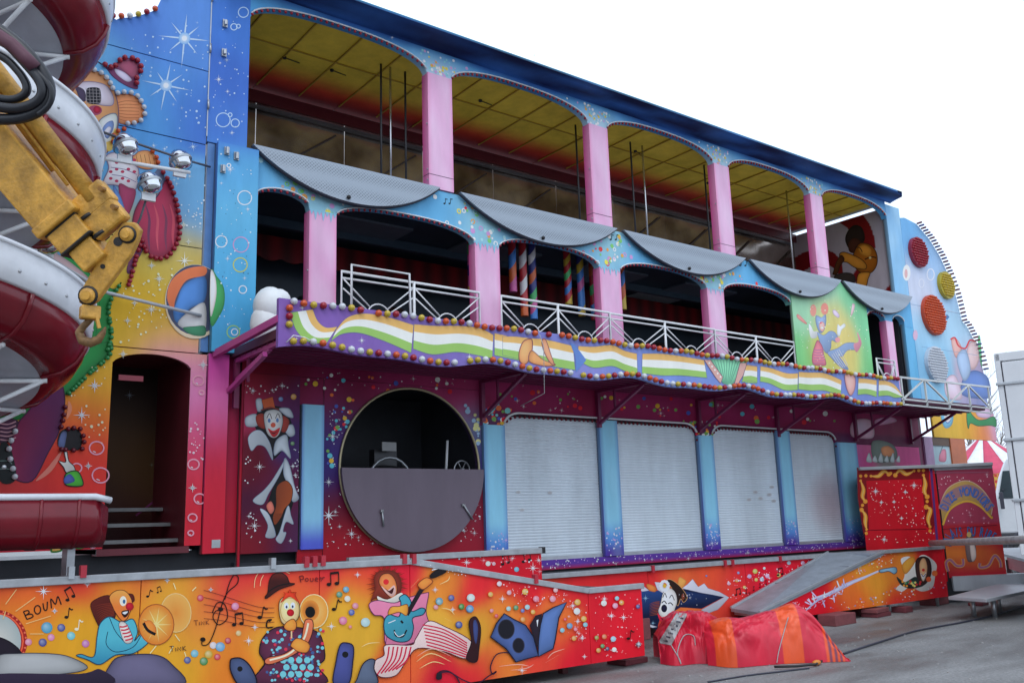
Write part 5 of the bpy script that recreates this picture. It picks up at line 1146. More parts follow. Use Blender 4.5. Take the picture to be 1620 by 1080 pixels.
# treble clef, staff and notes
a_.crop(330, 860, 3.767)
for k in range(5): a_.stroke([(-30, 275+k*42), (60, 300+k*38), (180, 340+k*34), (300, 375+k*30), (390, 380+k*28)], 3, C(110, 40, 40))
a_.stroke([(75, 390), (40, 400), (25, 440), (60, 480), (110, 440), (95, 360), (50, 350), (20, 410)], 6, ink)
a_.stroke([(-38, 560), (-40, 600), (0, 590), (40, 500), (75, 370), (110, 290), (165, 240), (175, 200), (150, 185), (120, 240), (95, 330)], 6, ink); a_.disc((70, 388), 16, ink, 13, n=12); a_.disc((-36, 568), 16, ink, 14, n=12)
a_.note((150, 480), 62, ink, 2, -.1); a_.note((303, 436), 66, ink, 1, .15); a_.stroke([(375, 450), (350, 455), (345, 495), (380, 495)], 9, ink); a_.disc((362, 455), 8, ink, n=8)
a_.note((745, 388), 62, ink, 1, .2); a_.note((715, 240), 66, ink, 2, -.05)
# Pouet
strokes([[(540, 190), (548, 228)], [(540, 192), (560, 190), (562, 208), (545, 210)]], 6, C(120, 30, 34)); a_.ring((583, 212), 9, 5, C(120, 30, 34)); strokes([[(604, 202), (606, 220), (620, 218), (620, 202)], [(632, 213), (648, 208), (640, 200), (632, 215), (650, 222)], [(664, 195), (666, 222), (685, 195)], [(655, 205), (690, 198)]], 5, C(120, 30, 34))
a_.flush('painted_music_notes', SW)
# hat flying off
a_.poly([(350, 290), (360, 220), (385, 180), (430, 172), (465, 195), (480, 230), (510, 238), (420, 270), (345, 322), (335, 312)], C(66, 20, 18), line=C(24, 10, 12), lw=5, shade=(C(120, 40, 30), lambda x, y: (220-y)/60)); a_.stroke([(352, 285), (410, 250), (478, 235)], 8, C(20, 10, 14))
for L in ([(270, 260), (275, 210), (295, 170)], [(305, 250), (310, 215), (325, 185)], [(450, 160), (480, 175)]): a_.stroke(L, 4, A(240, 190, 150))
# trumpet clown
a_.disc((625, 400), 84, A(226, 190, 120), 100, n=30, edge=A(230, 150, 60)); a_.ring((625, 400), 84, 5, A(240, 214, 170), 100); a_.disc((605, 395), 52, C(120, 50, 20), 62, n=20, edge=A(214, 140, 60)); a_.disc((603, 405), 30, C(14, 10, 10), 34, n=16)
suit = A(86, 40, 70)
a_.poly([(300, 640), (320, 560), (380, 505), (450, 490), (560, 500), (640, 520), (675, 570), (690, 680), (650, 730), (690, 830), (280, 830), (330, 720), (320, 680)], suit, line=C(20, 16, 30), lw=6)
rd = random.Random(8)
for k in range(120):
    x, y = rd.uniform(310, 680), rd.uniform(505, 820)
    if x < 330 and y > 690: continue
    a_.disc((x, y), rd.uniform(7, 11), rd.choice([A(110, 190, 215), A(110, 190, 215), A(196, 50, 80), A(60, 90, 150)]), n=10)
for k in range(12): a_.disc((440+(k % 4)*48+(k//4 % 2)*20, 690+(k//4)*42), 19, A(110, 196, 216), n=14)
a_.poly([(425, 450), (415, 380), (425, 330), (470, 305), (520, 325), (540, 380), (530, 440), (490, 480), (450, 480)], A(226, 196, 150), line=C(60, 36, 30), lw=4); a_.poly([(425, 350), (450, 300), (440, 285), (470, 290), (480, 268), (495, 290), (520, 285), (515, 305), (535, 350), (480, 315)], A(196, 54, 30)); a_.ring((480, 395), 55, 4, A(170, 150, 80), 75)
a_.disc((460, 368), 14, WHITE, 20, n=14); a_.disc((498, 366), 14, WHITE, 20, n=14); a_.disc((461, 374), 6, C(50, 60, 90), 9, n=8); a_.disc((497, 372), 6, C(50, 60, 90), 9, n=8); a_.disc((484, 408), 22, A(200, 26, 46), n=16, edge=A(150, 14, 30), hi=(-.3, -.3))
a_.poly([(330, 700), (350, 675), (450, 650), (540, 580), (560, 500), (575, 450), (615, 455), (615, 520), (580, 600), (500, 660), (400, 705), (350, 715)], A(214, 120, 86), line=C(70, 24, 24), lw=5); a_.stroke([(360, 690), (470, 655), (560, 570), (590, 470)], 11, A(238, 220, 200))
a_.stroke([(490, 560), (490, 480)], 9, A(226, 190, 150), smooth=False)
a_.poly([(445, 495), (460, 465), (500, 445), (520, 475), (510, 510), (470, 515)], A(224, 140, 60), line=C(100, 40, 20), lw=4); a_.poly([(485, 600), (520, 560), (580, 580), (600, 610), (580, 645), (530, 640), (500, 620)], A(224, 140, 60), line=C(100, 40, 20), lw=4)
a_.poly([(125, 700), (140, 680), (190, 680), (240, 720), (280, 800), (270, 840), (180, 840), (130, 760)], A(64, 80, 120), line=C(30, 16, 30), lw=8); a_.disc((183, 742), 16, BLACK, n=12)
a_.poly([(740, 830), (755, 700), (780, 600), (820, 588), (858, 610), (855, 700), (830, 830)], A(64, 74, 140), line=C(30, 22, 50), lw=7); a_.disc((810, 657), 19, BLACK, n=12)
for c, r_, cc in (((155, 370), 22, A(222, 130, 180)), ((815, 270), 18, A(70, 160, 200)), ((775, 300), 18, A(60, 140, 110)), ((823, 325), 18, A(230, 222, 214)), ((870, 367), 18, A(222, 130, 160)), ((848, 406), 18, A(50, 80, 180)), ((797, 455), 24, A(220, 110, 160)), ((930, 465), 27, A(170, 214, 226)), ((840, 492), 10, A(220, 120, 130)), ((1370, 340), 22, A(80, 160, 200)), ((1442, 320), 18, A(50, 70, 160)), ((1558, 320), 24, A(190, 220, 230)), ((1502, 372), 18, A(60, 140, 50)), ((1552, 385), 23, A(80, 150, 210)), ((1350, 375), 14, A(226, 140, 160)), ((1487, 480), 21, A(50, 80, 170))): a_.ballon(c, r_, cc)
for c, r_ in (((883, 183), 22), ((727, 490), 30), ((235, 575), 34), ((272, 495), 24), ((1345, 272), 22), ((1450, 390), 20)): a_.star(c, r_, WHITE, w=2.5)
a_.flush('painted_trumpet_clown', SW)
# guitar clown
for k in range(46):
    t = math.pi*(.78+1.32*k/45); a_.stroke([(1060+40*math.cos(t), 235+60*math.sin(t)), (1060+(100+k % 3*14)*math.cos(t), 245+(100+k % 4*10)*math.sin(t))], 14, C(120+k % 4*12, 40, 26), smooth=False, taper=1)
a_.poly([(980, 200), (1015, 160), (1110, 165), (1145, 230), (1130, 310), (1080, 330), (1000, 320), (960, 340), (985, 270)], C(132, 46, 30))
a_.poly([(1010, 230), (1025, 185), (1070, 175), (1105, 210), (1118, 270), (1105, 315), (1080, 320), (1045, 285)], A(222, 128, 74), line=C(60, 20, 16), lw=4); a_.poly([(1025, 250), (1060, 275), (1100, 245), (1110, 290), (1085, 312), (1050, 288)], A(230, 180, 180)); a_.poly([(1045, 262), (1070, 278), (1098, 258), (1088, 295), (1065, 285)], C(70, 14, 20)); a_.disc((1052, 225), 17, A(206, 40, 50), n=14)
a_.poly([(1000, 310), (1060, 330), (1140, 290), (1150, 320), (1090, 355), (1020, 345)], A(206, 214, 214))
a_.poly([(950, 360), (1000, 335), (1100, 350), (1180, 320), (1290, 290), (1305, 300), (1290, 400), (1310, 480), (1300, 540), (1230, 580), (1150, 600), (1050, 595), (1040, 440), (980, 420)], A(210, 126, 168), line=C(90, 40, 80), lw=5); a_.stroke([(1050, 450), (1060, 520), (1050, 590)], 4, C(120, 60, 100))
a_.poly([(1050, 600), (1200, 600), (1230, 560), (1300, 460), (1400, 490), (1560, 580), (1530, 680), (1400, 640), (1240, 620), (1170, 700), (1110, 780), (1020, 790), (980, 740), (990, 690), (1040, 660)], A(222, 200, 206), line=C(90, 20, 40), lw=5)
for k in range(7): a_.stroke([(1270+k*4, 480+k*20), (1400, 510+k*20), (1535, 590+k*14)], 8, A(186, 30, 70)); 
for k in range(6): a_.stroke([(1070+k*26, 610), (1055+k*24, 690), (1000+k*22, 775-k*6)], 9, A(186, 30, 70))
a_.poly([(880, 800), (910, 720), (950, 685), (985, 690), (980, 740), (1000, 830), (870, 840)], A(80, 96, 124), line=C(40, 20, 40), lw=6)
a_.poly([(1530, 680), (1560, 580), (1545, 480), (1560, 440), (1590, 436), (1615, 500), (1605, 620), (1590, 700)], C(56, 20, 26), line=C(24, 12, 20), lw=5); a_.poly([(1570, 470), (1585, 450), (1600, 500), (1590, 590), (1575, 560)], C(60, 70, 120))
a_.poly([(1040, 460), (1070, 420), (1130, 430), (1140, 350), (1130, 320), (1165, 300), (1200, 340), (1205, 400), (1260, 380), (1285, 390), (1270, 420), (1210, 440), (1215, 500), (1190, 570), (1120, 580), (1050, 540)], A(60, 150, 180), line=C(16, 50, 70), lw=6)
a_.stroke([(1175, 420), (1250, 290), (1300, 220)], 26, C(34, 24, 30), smooth=False); a_.poly([(1310, 190), (1340, 160), (1400, 135), (1412, 155), (1400, 175), (1330, 205)], C(24, 18, 22)); a_.stroke([(1325, 155), (1400, 135)], 6, WHITE, smooth=False); a_.poly([(1240, 240), (1290, 200), (1330, 220), (1310, 245), (1270, 270)], A(222, 130, 60), line=C(120, 50, 30), lw=4)
a_.poly([(1065, 420), (1080, 375), (1130, 370), (1180, 360), (1175, 425), (1130, 405)], A(214, 150, 60), line=C(110, 50, 30), lw=4); a_.stroke([(1100, 510), (1110, 545), (1150, 550), (1175, 510)], 9, BLACK); a_.stroke([(1100, 520), (1125, 550), (1160, 535)], 4, WHITE); a_.stroke([(1065, 470), (1108, 452)], 5, WHITE, smooth=False); a_.stroke([(1140, 455), (1152, 470)], 12, BLACK, smooth=False)
for L in ([(905, 612), (950, 590), (1015, 585)], [(1230, 700), (1320, 650), (1440, 700)], [(1250, 740), (1330, 700), (1400, 715)], [(1380, 380), (1430, 390), (1460, 420)], [(1400, 440), (1440, 460)], [(1200, 260), (1250, 205)], [(1370, 240), (1420, 215), (1430, 190)]): a_.stroke(L, 5, A(240, 206, 150), taper=2)
a_.stroke([(1350, 800), (1370, 760), (1420, 755), (1470, 790), (1500, 850)], 8, C(44, 24, 44)); a_.poly([(1352, 770), (1380, 760), (1382, 800), (1355, 805)], C(30, 26, 34))
a_.flush('painted_guitar_clown', SW)
# broken loudspeaker and the ball shower
a_.crop(620, 840, 3.24)
a_.stroke([(640, 640), (590, 620), (530, 630), (500, 690), (510, 730), (530, 715), (490, 740), (430, 778), (360, 760), (290, 720), (235, 725)], 6, C(50, 26, 50))
a_.poly([(570, 420), (620, 450), (680, 480), (720, 540), (745, 635), (690, 650), (630, 668), (580, 600), (500, 540), (530, 470)], A(66, 90, 150), smooth=False, line=C(20, 20, 40), lw=6); a_.poly([(770, 420), (820, 390), (890, 362), (850, 440), (830, 560), (820, 600), (745, 640), (745, 560), (755, 480)], A(78, 110, 172), smooth=False, line=C(20, 20, 40), lw=6)
a_.poly([(700, 480), (730, 430), (765, 420), (752, 500), (742, 600), (720, 540)], C(36, 26, 40), smooth=False); a_.disc((580, 500), 44, C(26, 24, 34), 52, n=24); a_.ring((580, 500), 42, 4, C(60, 62, 84), 50); a_.disc((643, 583), 32, C(26, 24, 34), 40, n=20); a_.ring((643, 583), 30, 4, C(60, 62, 84), 38); a_.poly([(735, 455), (745, 450), (740, 490)], WHITE, smooth=False)
a_.flush('painted_loudspeaker', SW)
for c, r_, cc in (((545, 268), 13, A(235, 205, 220)), ((500, 322), 13, A(210, 170, 60)), ((595, 313), 12, A(232, 170, 190)), ((677, 308), 16, A(216, 178, 60)), ((733, 345), 16, A(224, 120, 150)), ((818, 345), 16, A(230, 140, 170)), ((833, 300), 12, A(232, 170, 180)), ((237, 360), 16, A(110, 170, 190)), ((400, 340), 17, A(205, 225, 230)), ((350, 385), 12, A(60, 150, 50)), ((395, 397), 16, A(90, 160, 214)), ((338, 477), 16, A(56, 76, 160)), ((592, 395), 12, A(150, 206, 214)), ((630, 390), 13, A(50, 140, 80)), ((664, 405), 10, A(70, 100, 190)), ((688, 387), 13, A(150, 206, 226)), ((717, 412), 12, A(218, 170, 40)), ((665, 450), 13, A(220, 150, 50)), ((530, 432), 10, A(206, 40, 60)), ((945, 362), 16, A(222, 170, 40)), ((942, 408), 17, A(214, 230, 236)), ((977, 447), 15, A(222, 170, 40)), ((985, 477), 12, A(110, 190, 214)), ((905, 483), 15, A(90, 150, 200)), ((935, 500), 10, A(232, 120, 150)), ((867, 505), 12, A(110, 190, 214)), ((927, 546), 13, A(214, 150, 40)), ((882, 450), 9, A(206, 40, 60)), ((505, 405), 10, A(230, 130, 150)), ((1080, 367), 15, A(235, 235, 235)), ((1147, 342), 11, A(120, 200, 226)), ((1138, 380), 14, A(236, 150, 190)), ((1170, 364), 13, A(222, 160, 40)), ((1255, 384), 11, A(50, 60, 150)), ((1043, 543), 11, A(150, 150, 40)), ((1082, 538), 13, A(220, 110, 40)), ((1128, 550), 14, A(150, 200, 230)), ((1073, 586), 11, A(60, 140, 60)), ((1098, 600), 10, A(40, 50, 110)), ((1052, 608), 12, A(226, 150, 40)), ((1133, 604), 12, A(240, 236, 236)), ((1258, 578), 13, A(40, 46, 80))): a_.ballon(c, r_, cc)
a_.dots([(520, 240), (900, 320), (1000, 340), (1000, 560), (900, 560), (880, 380), (640, 380)], 90, [WHITE, A(245, 160, 170)], 1.5, 4, 75, .12); a_.dots([(1025, 310), (1260, 300), (1270, 630), (1030, 660)], 60, [WHITE, A(245, 160, 170)], 1.5, 4, 76, .15)
for c, r_ in (((1118, 432), 26), ((1180, 440), 26), ((1082, 345), 22), ((920, 380), 22), ((968, 545), 22), ((980, 640), 16), ((660, 710), 26), ((1258, 575), 20), ((560, 345), 22), ((945, 460), 20)): a_.star(c, r_, WHITE, w=1.8)
a_.note((1205, 548), 44, ink, 1, .1)
for L in ([(540, 690), (640, 680), (700, 690)], [(600, 710), (680, 700), (720, 680)], [(790, 650), (820, 620), (880, 600)], [(780, 670), (850, 630)], [(120, 640), (200, 600), (300, 640)]): a_.stroke(L, 4, A(240, 170, 160), taper=2)
a_.dots([(20, 150), (200, 150), (420, 200), (400, 240)], 20, [WHITE], 1.5, 3.5, 77, .1)
a_.build('painted_spots', SW)

# ================================================================== right platform, ramp and its painted side panels
YB, YR = -.62, -1.45
RP = empty('painted_platform', (12.5, -.8, 0), 'low red platform with torn paper clown and trombone mural in front of the shutters', 'platform')
pb_ = idwpx([(1020, 905, A(206, 30, 44)), (1100, 895, A(210, 40, 40)), (1085, 925, A(222, 120, 60)), (1130, 925, A(216, 90, 50)), (1160, 930, A(206, 24, 50)), (1220, 905, A(206, 20, 50)), (1020, 985, A(190, 60, 40)), (1290, 890, A(206, 24, 46)), (1150, 960, A(204, 60, 50))], YB)
for x0, x1 in ((7.7, 9.9), (9.91, 12.1), (12.11, 14.6)): panel('painted_panel', x0, x1, .16, .955, YB, pb_, RP, .05, .03)
MB().beam((7.4, YB+.0, .985), (15.2, YB, .985), .09, .065).build('top_rail', rail, RP, bevel=.006)
MB().box(7.6, 15.9, YB+.05, -.06, .97, 1.0).build('deck', deckm, RP)
for px in (1033, 1148, 1160, 1236): p = PY(px, 905, YB-.05); MB().box(p.x-.025, p.x+.025, YB-.07, YB-.02, .93, 1.03).build('rail_clip', redp, RP)
a_ = Art(lambda x, y: PY(x, y, YB), off=.0015).crop(1010, 880, 9.0)
nv = C(14, 24, 60)
a_.poly([(10, 480), (80, 420), (150, 490), (320, 480), (640, 460), (900, 500), (1220, 570), (1050, 660), (900, 740), (600, 720), (300, 900), (260, 1040), (120, 980), (30, 860)], nv, smooth=False, shade=(C(50, 90, 160), lambda x, y: .7 if (x < 200 and y < 620) else 0))
for p in ([(620, 450), (700, 390), (770, 320), (850, 430), (935, 380), (990, 450), (1150, 500), (1290, 580), (1200, 680), (1130, 750), (1000, 800), (890, 760), (1050, 670), (1220, 575), (1050, 540), (900, 515)], [(230, 360), (330, 370), (420, 420), (350, 520), (270, 470)], [(10, 480), (80, 425), (150, 480), (60, 495)], [(30, 860), (120, 950), (270, 1000), (200, 1010), (40, 960)]): a_.poly(p, A(190, 200, 224), smooth=False, line=A(120, 130, 160), lw=5)
a_.poly([(580, 290), (650, 320), (680, 360), (620, 450), (560, 400)], A(220, 150, 80)); a_.poly([(110, 400), (160, 390), (250, 440), (240, 500), (150, 480)], A(200, 120, 60))
for k in range(9): a_.stroke([(300, 640+k*22), (220, 650+k*22), (150, 680+k*20)], 13, C(150, 70, 44), taper=1)
a_.poly([(400, 340), (470, 330), (590, 420), (680, 540), (690, 600), (640, 650), (600, 600), (560, 700), (520, 600), (480, 460)], C(44, 26, 20), line=A(190, 150, 100), lw=7); a_.poly([(610, 560), (640, 520), (660, 580), (630, 620)], C(130, 60, 40))
a_.poly([(340, 540), (380, 470), (460, 450), (530, 520), (550, 640), (520, 740), (480, 850), (440, 900), (330, 860), (280, 780), (310, 680)], A(220, 224, 230), line=C(60, 50, 60), lw=5)
a_.poly([(270, 800), (340, 860), (440, 820), (420, 900), (350, 930), (300, 900)], A(206, 36, 70)); a_.poly([(310, 870), (350, 880), (390, 860), (350, 900)], BLACK)
a_.disc((365, 735), 42, C(24, 22, 56), 55, n=18, edge=C(20, 16, 40), hi=(.2, -.2)); a_.stroke([(345, 580), (375, 520), (400, 580)], 10, BLACK); a_.stroke([(440, 590), (475, 545), (510, 620)], 10, BLACK); a_.stroke([(330, 660), (365, 630), (400, 670)], 13, BLACK); a_.stroke([(420, 670), (455, 655), (490, 690)], 13, BLACK)
for k in range(12): a_.disc((370+55*math.cos(k*.524), 415+65*math.sin(k*.524)), 24, WHITE, 24, n=8)
a_.disc((370, 415), 26, A(200, 170, 60), 30, n=12); a_.star((100, 590), 60, A(140, 190, 230)); a_.star((205, 945), 45, A(140, 190, 230)); a_.star((730, 585), 26, WHITE); a_.star((610, 670), 20, WHITE)
a_.dots([(480, 500), (1000, 540), (900, 720), (620, 700)], 14, [WHITE], 3, 8, 81)
a_.flush('painted_clown', RP, 'painted white faced clown looking through torn paper')
a_.crop(980, 820, 4.153)
for c, r_, cc in (((890, 345), 16, A(200, 200, 80)), ((935, 398), 15, A(160, 190, 220)), ((853, 378), 14, A(200, 160, 220)), ((770, 405), 12, A(220, 160, 50)), ((1112, 290), 13, A(160, 190, 214)), ((1185, 330), 14, A(214, 200, 100)), ((1203, 290), 13, A(190, 150, 200)), ((970, 375), 14, A(214, 170, 220)), ((897, 400), 12, A(210, 190, 80)), ((717, 425), 12, A(232, 160, 190)), ((780, 355), 9, A(120, 130, 200)), ((820, 450), 11, A(214, 180, 80)), ((1045, 370), 13, A(200, 190, 90)), ((950, 325), 9, A(200, 220, 235)), ((1245, 285), 9, A(110, 110, 180)), ((1150, 360), 10, A(214, 150, 190)), ((570, 375), 7, A(90, 100, 180))): a_.ballon(c, r_, cc)
a_.dots([(680, 400), (1290, 260), (1180, 370), (800, 540), (720, 520)], 110, [WHITE, A(240, 130, 160)], 2, 6, 82, .1); a_.note((1040, 370), 40, ink, 2, -.2); a_.note((765, 500), 36, ink, 2, -.2); a_.note((1285, 300), 26, ink, 1, -.2)
for x, y in ((830, 490), (880, 470), (920, 450), (960, 430), (850, 510)): a_.note((x, y), 26, C(70, 10, 24), 1, -.3)
a_.build('painted_spots', RP)
# ramp board
mb = MB()
c4 = [Vector((11.3, YR-.02, .30)), Vector((11.62, YB-.06, .30)), Vector((14.3, YB-.06, 1.03)), Vector((14.75, YR-.02, 1.03))]
mb.add(c4+[v-Vector((0, 0, .05)) for v in c4], [(0, 3, 2, 1), (4, 5, 6, 7), (0, 1, 5, 4), (1, 2, 6, 5), (2, 3, 7, 6), (3, 0, 4, 7)])
RB = mb.build('ramp_board', mat('worn_ramp_plate', (.36, .40, .45), .5, .3, .3, 4, .3, 90), RP)
mid = lambda i, j, t: c4[i]+(c4[j]-c4[i])*t
for t in (.42, .72): MB().beam(mid(0, 3, t)+Vector((0, 0, .004)), mid(1, 2, t)+Vector((0, 0, .004)), .02, .012).build('ramp_seam', mat('dark_seam_grey', (.12, .12, .13), .6), RB)
for i, j in ((0, 3), (1, 2)): MB().beam(c4[i]+Vector((0, 0, .012)), c4[j]+Vector((0, 0, .012)), .035, .03).build('ramp_edge', alu, RB)
MB().beam(mid(0, 3, .04)+Vector((0, 0, -.09)), mid(1, 2, .04)+Vector((0, 0, -.09)), .05, .08).build('ramp_foot', alu, RB)
MB().box(14.4, 15.95, YR+.01, YB-.05, .97, 1.02).build('deck', MATS['worn_ramp_plate'], RP)
zr = lambda x: max(.26, min(1.0, .27+(x-11.3)/(14.75-11.3)*.73))
sp_ = idwpx([(1240, 985, A(204, 20, 40)), (1290, 940, A(204, 20, 44)), (1340, 940, A(214, 120, 50)), (1370, 920, A(222, 150, 50)), (1400, 905, A(224, 160, 50)), (1360, 950, A(214, 90, 40)), (1330, 970, A(196, 16, 36)), (1400, 880, A(204, 24, 46)), (1420, 945, A(200, 20, 40)), (1480, 880, A(206, 26, 46)), (1490, 930, A(196, 18, 40)), (1450, 930, A(206, 60, 44)), (1425, 905, A(226, 140, 50))], YR)
SP = curtain('painted_panel', frange(11.3, 16.72, 130), lambda x: .16, zr, YR, sp_, RP, 16, .03)
MB().beam((14.7, YR, 1.03), (16.75, YR, 1.03), .07, .06).build('top_rail', rail, RP, bevel=.005)
a_ = Art(lambda x, y: PY(x, y, YR), off=.0015).crop(1280, 880, 4.765)
lav = A(166, 176, 226)
a_.stroke([(-40, 420), (60, 330), (150, 280), (230, 240), (330, 190), (430, 150), (540, 100)], 30, lav, taper=2); a_.stroke([(20, 320), (160, 270), (300, 205), (520, 110)], 14, A(190, 205, 240))
for k in range(34):
    t = k/33; x, y = 10+260*t, 380-150*t; dx, dy = rd.uniform(-60, 60), rd.uniform(-70, 70); a_.poly([(x+dx*.2, y+dy*.2), (x+dx-6, y+dy), (x+dx, y+dy-9), (x+dx*.3+8, y+dy*.3)], rd.choice([lav, A(205, 214, 240), A(190, 180, 226)]))
a_.poly([(530, 100), (600, 85), (650, 80), (662, 110), (640, 130), (600, 110), (540, 120)], A(120, 170, 205), line=C(30, 60, 90), lw=4)
a_.poly([(690, 20), (760, 0), (780, 60), (840, -10), (900, 0), (960, 60), (950, 130), (930, 230), (850, 262), (760, 230), (700, 262), (655, 240), (700, 190), (720, 120)], A(220, 224, 230)); a_.poly([(770, 0), (700, 60), (720, 130), (760, 100), (800, 30)], A(220, 150, 60))
a_.poly([(800, 60), (820, 10), (870, 0), (910, 30), (920, 120), (890, 190), (850, 215), (815, 170)], C(60, 30, 26), line=BLACK, lw=4); a_.poly([(830, 60), (850, 15), (875, 20), (890, 80), (880, 150), (858, 185), (838, 140)], A(222, 170, 130)); a_.poly([(838, 120), (858, 140), (882, 115), (870, 160), (857, 180)], A(224, 226, 234)); a_.disc((860, 100), 12, A(200, 40, 40), n=10); a_.stroke([(845, 130), (860, 150), (878, 128)], 5, C(60, 60, 120))
a_.poly([(660, 150), (720, 190), (800, 150), (830, 200), (860, 220), (780, 240), (720, 230), (680, 200)], C(30, 50, 44))
for k in range(18): a_.disc((700+rd.uniform(0, 140), 190+rd.uniform(-20, 36)), 9, rd.choice([A(214, 150, 50), A(190, 40, 50), A(60, 140, 110), A(220, 210, 120)]), n=8)
a_.disc((900, 170), 20, A(214, 90, 40), n=12); a_.disc((945, 125), 22, A(214, 110, 50), n=12)
a_.flush('painted_trombone_clown', SP, 'painted trombone clown with a lavender splash')
a_.dots([(100, 400), (500, 260), (640, 230), (980, 230), (1030, 60), (1030, 270), (400, 390)], 70, [WHITE, A(240, 190, 110), A(240, 130, 150), A(140, 140, 200)], 3, 8, 91); a_.dots([(420, 40), (660, -60), (640, 40), (300, 160)], 50, [A(245, 210, 120), WHITE, A(240, 140, 140)], 3, 8, 92)
a_.crop(980, 820, 4.153); a_.dots([(860, 690), (1150, 540), (1250, 590), (1150, 640), (900, 700)], 120, [WHITE, A(240, 140, 170), lav], 2, 6, 93)
a_.poly([(1010, 660), (1080, 600), (1170, 590), (1180, 610), (1100, 640), (1040, 665)], lav)
a_.build('painted_spots', SP)
for x in (12.9, 14.9, 16.5): MB().tube((x, YR+.1, .0), (x, YR+.1, .97 if x > 14 else .55), .03).build('leg', steel, RP, True)
for x in (8.3, 10.2, 15.6): MB().box(x, x+.07, YB+.1, YB+.17, 0, .97).build('leg', MATS['dark_red_frame'], RP)
MB().box(7.5, 16.2, -.3, -.22, .0, .96).build('skirt', MATS['dark_red_frame'], RP)
# ================================================================== ticket booth
BA, BB, BC = Vector((15.9, -.42, 0)), Vector((17.05, -1.3, 0)), Vector((17.66, -2.1, 0))
TB = empty('ticket_booth', (17.0, -.9, 0), 'red ticket booth with gold scrolls and arched blue lettering beside the platform', 'ticket booth')
n1_ = Vector((BB.y-BA.y, -(BB.x-BA.x), 0)).normalized(); n2_ = Vector((BC.y-BB.y, -(BC.x-BB.x), 0)).normalized()
def wallquad(name, P0, P1, z0, z1, cf, par, nu=30, nv=26):
    mb = MB(); grid_sheet(mb, lambda u, v: Vector((P0.x+(P1.x-P0.x)*u, P0.y+(P1.y-P0.y)*u, z0+(z1-z0)*v)), nu, nv, cf)
    nn = Vector((P1.y-P0.y, -(P1.x-P0.x), 0)).normalized()*-.04
    q = [Vector((P0.x, P0.y, z0)), Vector((P1.x, P1.y, z0)), Vector((P1.x, P1.y, z1)), Vector((P0.x, P0.y, z1))]
    mb.add(q+[v+nn for v in q], [(4, 5, 6, 7), (0, 1, 5, 4), (1, 2, 6, 5), (2, 3, 7, 6), (3, 0, 4, 7)], (.12, .02, .03))
    return mb.build(name, PM, par, fix=False)
BF = wallquad('front_panel', BA, BB, .40, 2.48, lambda p: mixc(A(196, 20, 40), A(176, 14, 34), .5+.5*nz(p.x*3, p.z*2)), TB)
BR = wallquad('side_panel', BB+Vector((.02, -.02, 0)), BC, .46, 2.48, lambda p: mixc(A(146, 54, 82), A(166, 66, 98), .5+.5*nz(p.x*3, p.z*2)) if p.z > 1.45 else mixc(A(168, 34, 50), A(214, 130, 50), max(0, 1-abs(p.z-.95)/.4)*max(0, 1-abs((p-BB).length/1.2-.72)*2.2)), TB)
ct = MB()
for a, b in ((BA, BB), (BB, BC)): ct.beam((a.x, a.y, 2.52), (b.x, b.y, 2.52), .16, .06)
ct.build('counter_edge', mat('grey_counter', (.42, .43, .45), .5, .2), TB, bevel=.008)
MB().prism([(BA.x, BA.y), (BB.x, BB.y), (BC.x, BC.y), (18.7, -1.4), (17.4, .0)], 0, 1, M=Matrix.Translation((0, 0, 0)) @ Matrix(((1, 0, 0, 0), (0, 0, 1, 0), (0, .05, 0, 2.44), (0, 0, 0, 1)))).build('counter_top', mat('grey_counter', (.42, .43, .45), .5, .2), TB)
MB().box(17.2, 18.2, -1.2, -.2, .0, 2.43).build('booth_core', dark, TB)
m1p = lambda x, y: PL(x, y, BA, n1_)
a_ = Art(m1p, n1_, off=.0015).crop(1320, 640, 3.373)
gold = A(222, 150, 60)
a_.poly([(120, 335), (505, 335), (505, 390), (465, 395), (170, 405), (185, 660), (155, 690), (125, 500)], A(120, 20, 28), smooth=False); a_.poly([(465, 395), (505, 390), (535, 640), (525, 665), (490, 650)], A(120, 20, 28), smooth=False)
def scroll(pts, w): a_.stroke(pts, w, gold, taper=2); a_.disc(pts[0], w*.55, gold, n=10); a_.disc(pts[-1], w*.35, gold, n=10); a_.stroke(pts, w*.3, A(236, 190, 110), taper=2)
scroll([(290, 370), (265, 355), (235, 380), (195, 380)], 22); scroll([(325, 375), (350, 350), (385, 370), (425, 352)], 22); scroll([(165, 515), (150, 490), (155, 450), (140, 405)], 22); scroll([(145, 560), (165, 590), (165, 630), (172, 665)], 22); scroll([(495, 490), (480, 460), (485, 420), (475, 375)], 24); scroll([(490, 545), (512, 560), (500, 610), (510, 650)], 24)
for c in ((450, 350), (475, 350), (150, 535), (495, 515), (170, 685), (510, 672), (168, 378), (300, 365), (140, 380)): a_.disc(c, 9, gold, n=10)
a_.dots([(175, 405), (465, 395), (490, 660), (190, 665)], 90, [A(245, 170, 170), WHITE], 1.5, 4.5, 101, .02); a_.dots([(160, 690), (530, 670), (535, 730), (160, 745)], 24, [A(245, 190, 190)], 2, 5, 102)
for c, r_ in (((220, 462), 26), ((425, 430), 24), ((250, 520), 16), ((318, 517), 14), ((378, 465), 16), ((265, 718), 22), ((358, 605), 14)): a_.star(c, r_, WHITE, w=2.2)
a_.stroke([(175, 668), (490, 662)], 4, A(110, 10, 30), smooth=False); a_.stroke([(515, 340), (548, 725)], 13, A(90, 50, 120), smooth=False)
a_.build('painted_scrolls', BF)
a_ = Art(lambda x, y: PL(x, y, BB, n2_), n2_, off=.0015).crop(1470, 730, 6.0)
band = A(150, 140, 160)
o_ = [(105, 400), (180, 250), (340, 180), (480, 240), (590, 390), (590, 500)]; i_ = [(130, 600), (200, 450), (350, 375), (480, 420), (590, 530), (592, 520)]
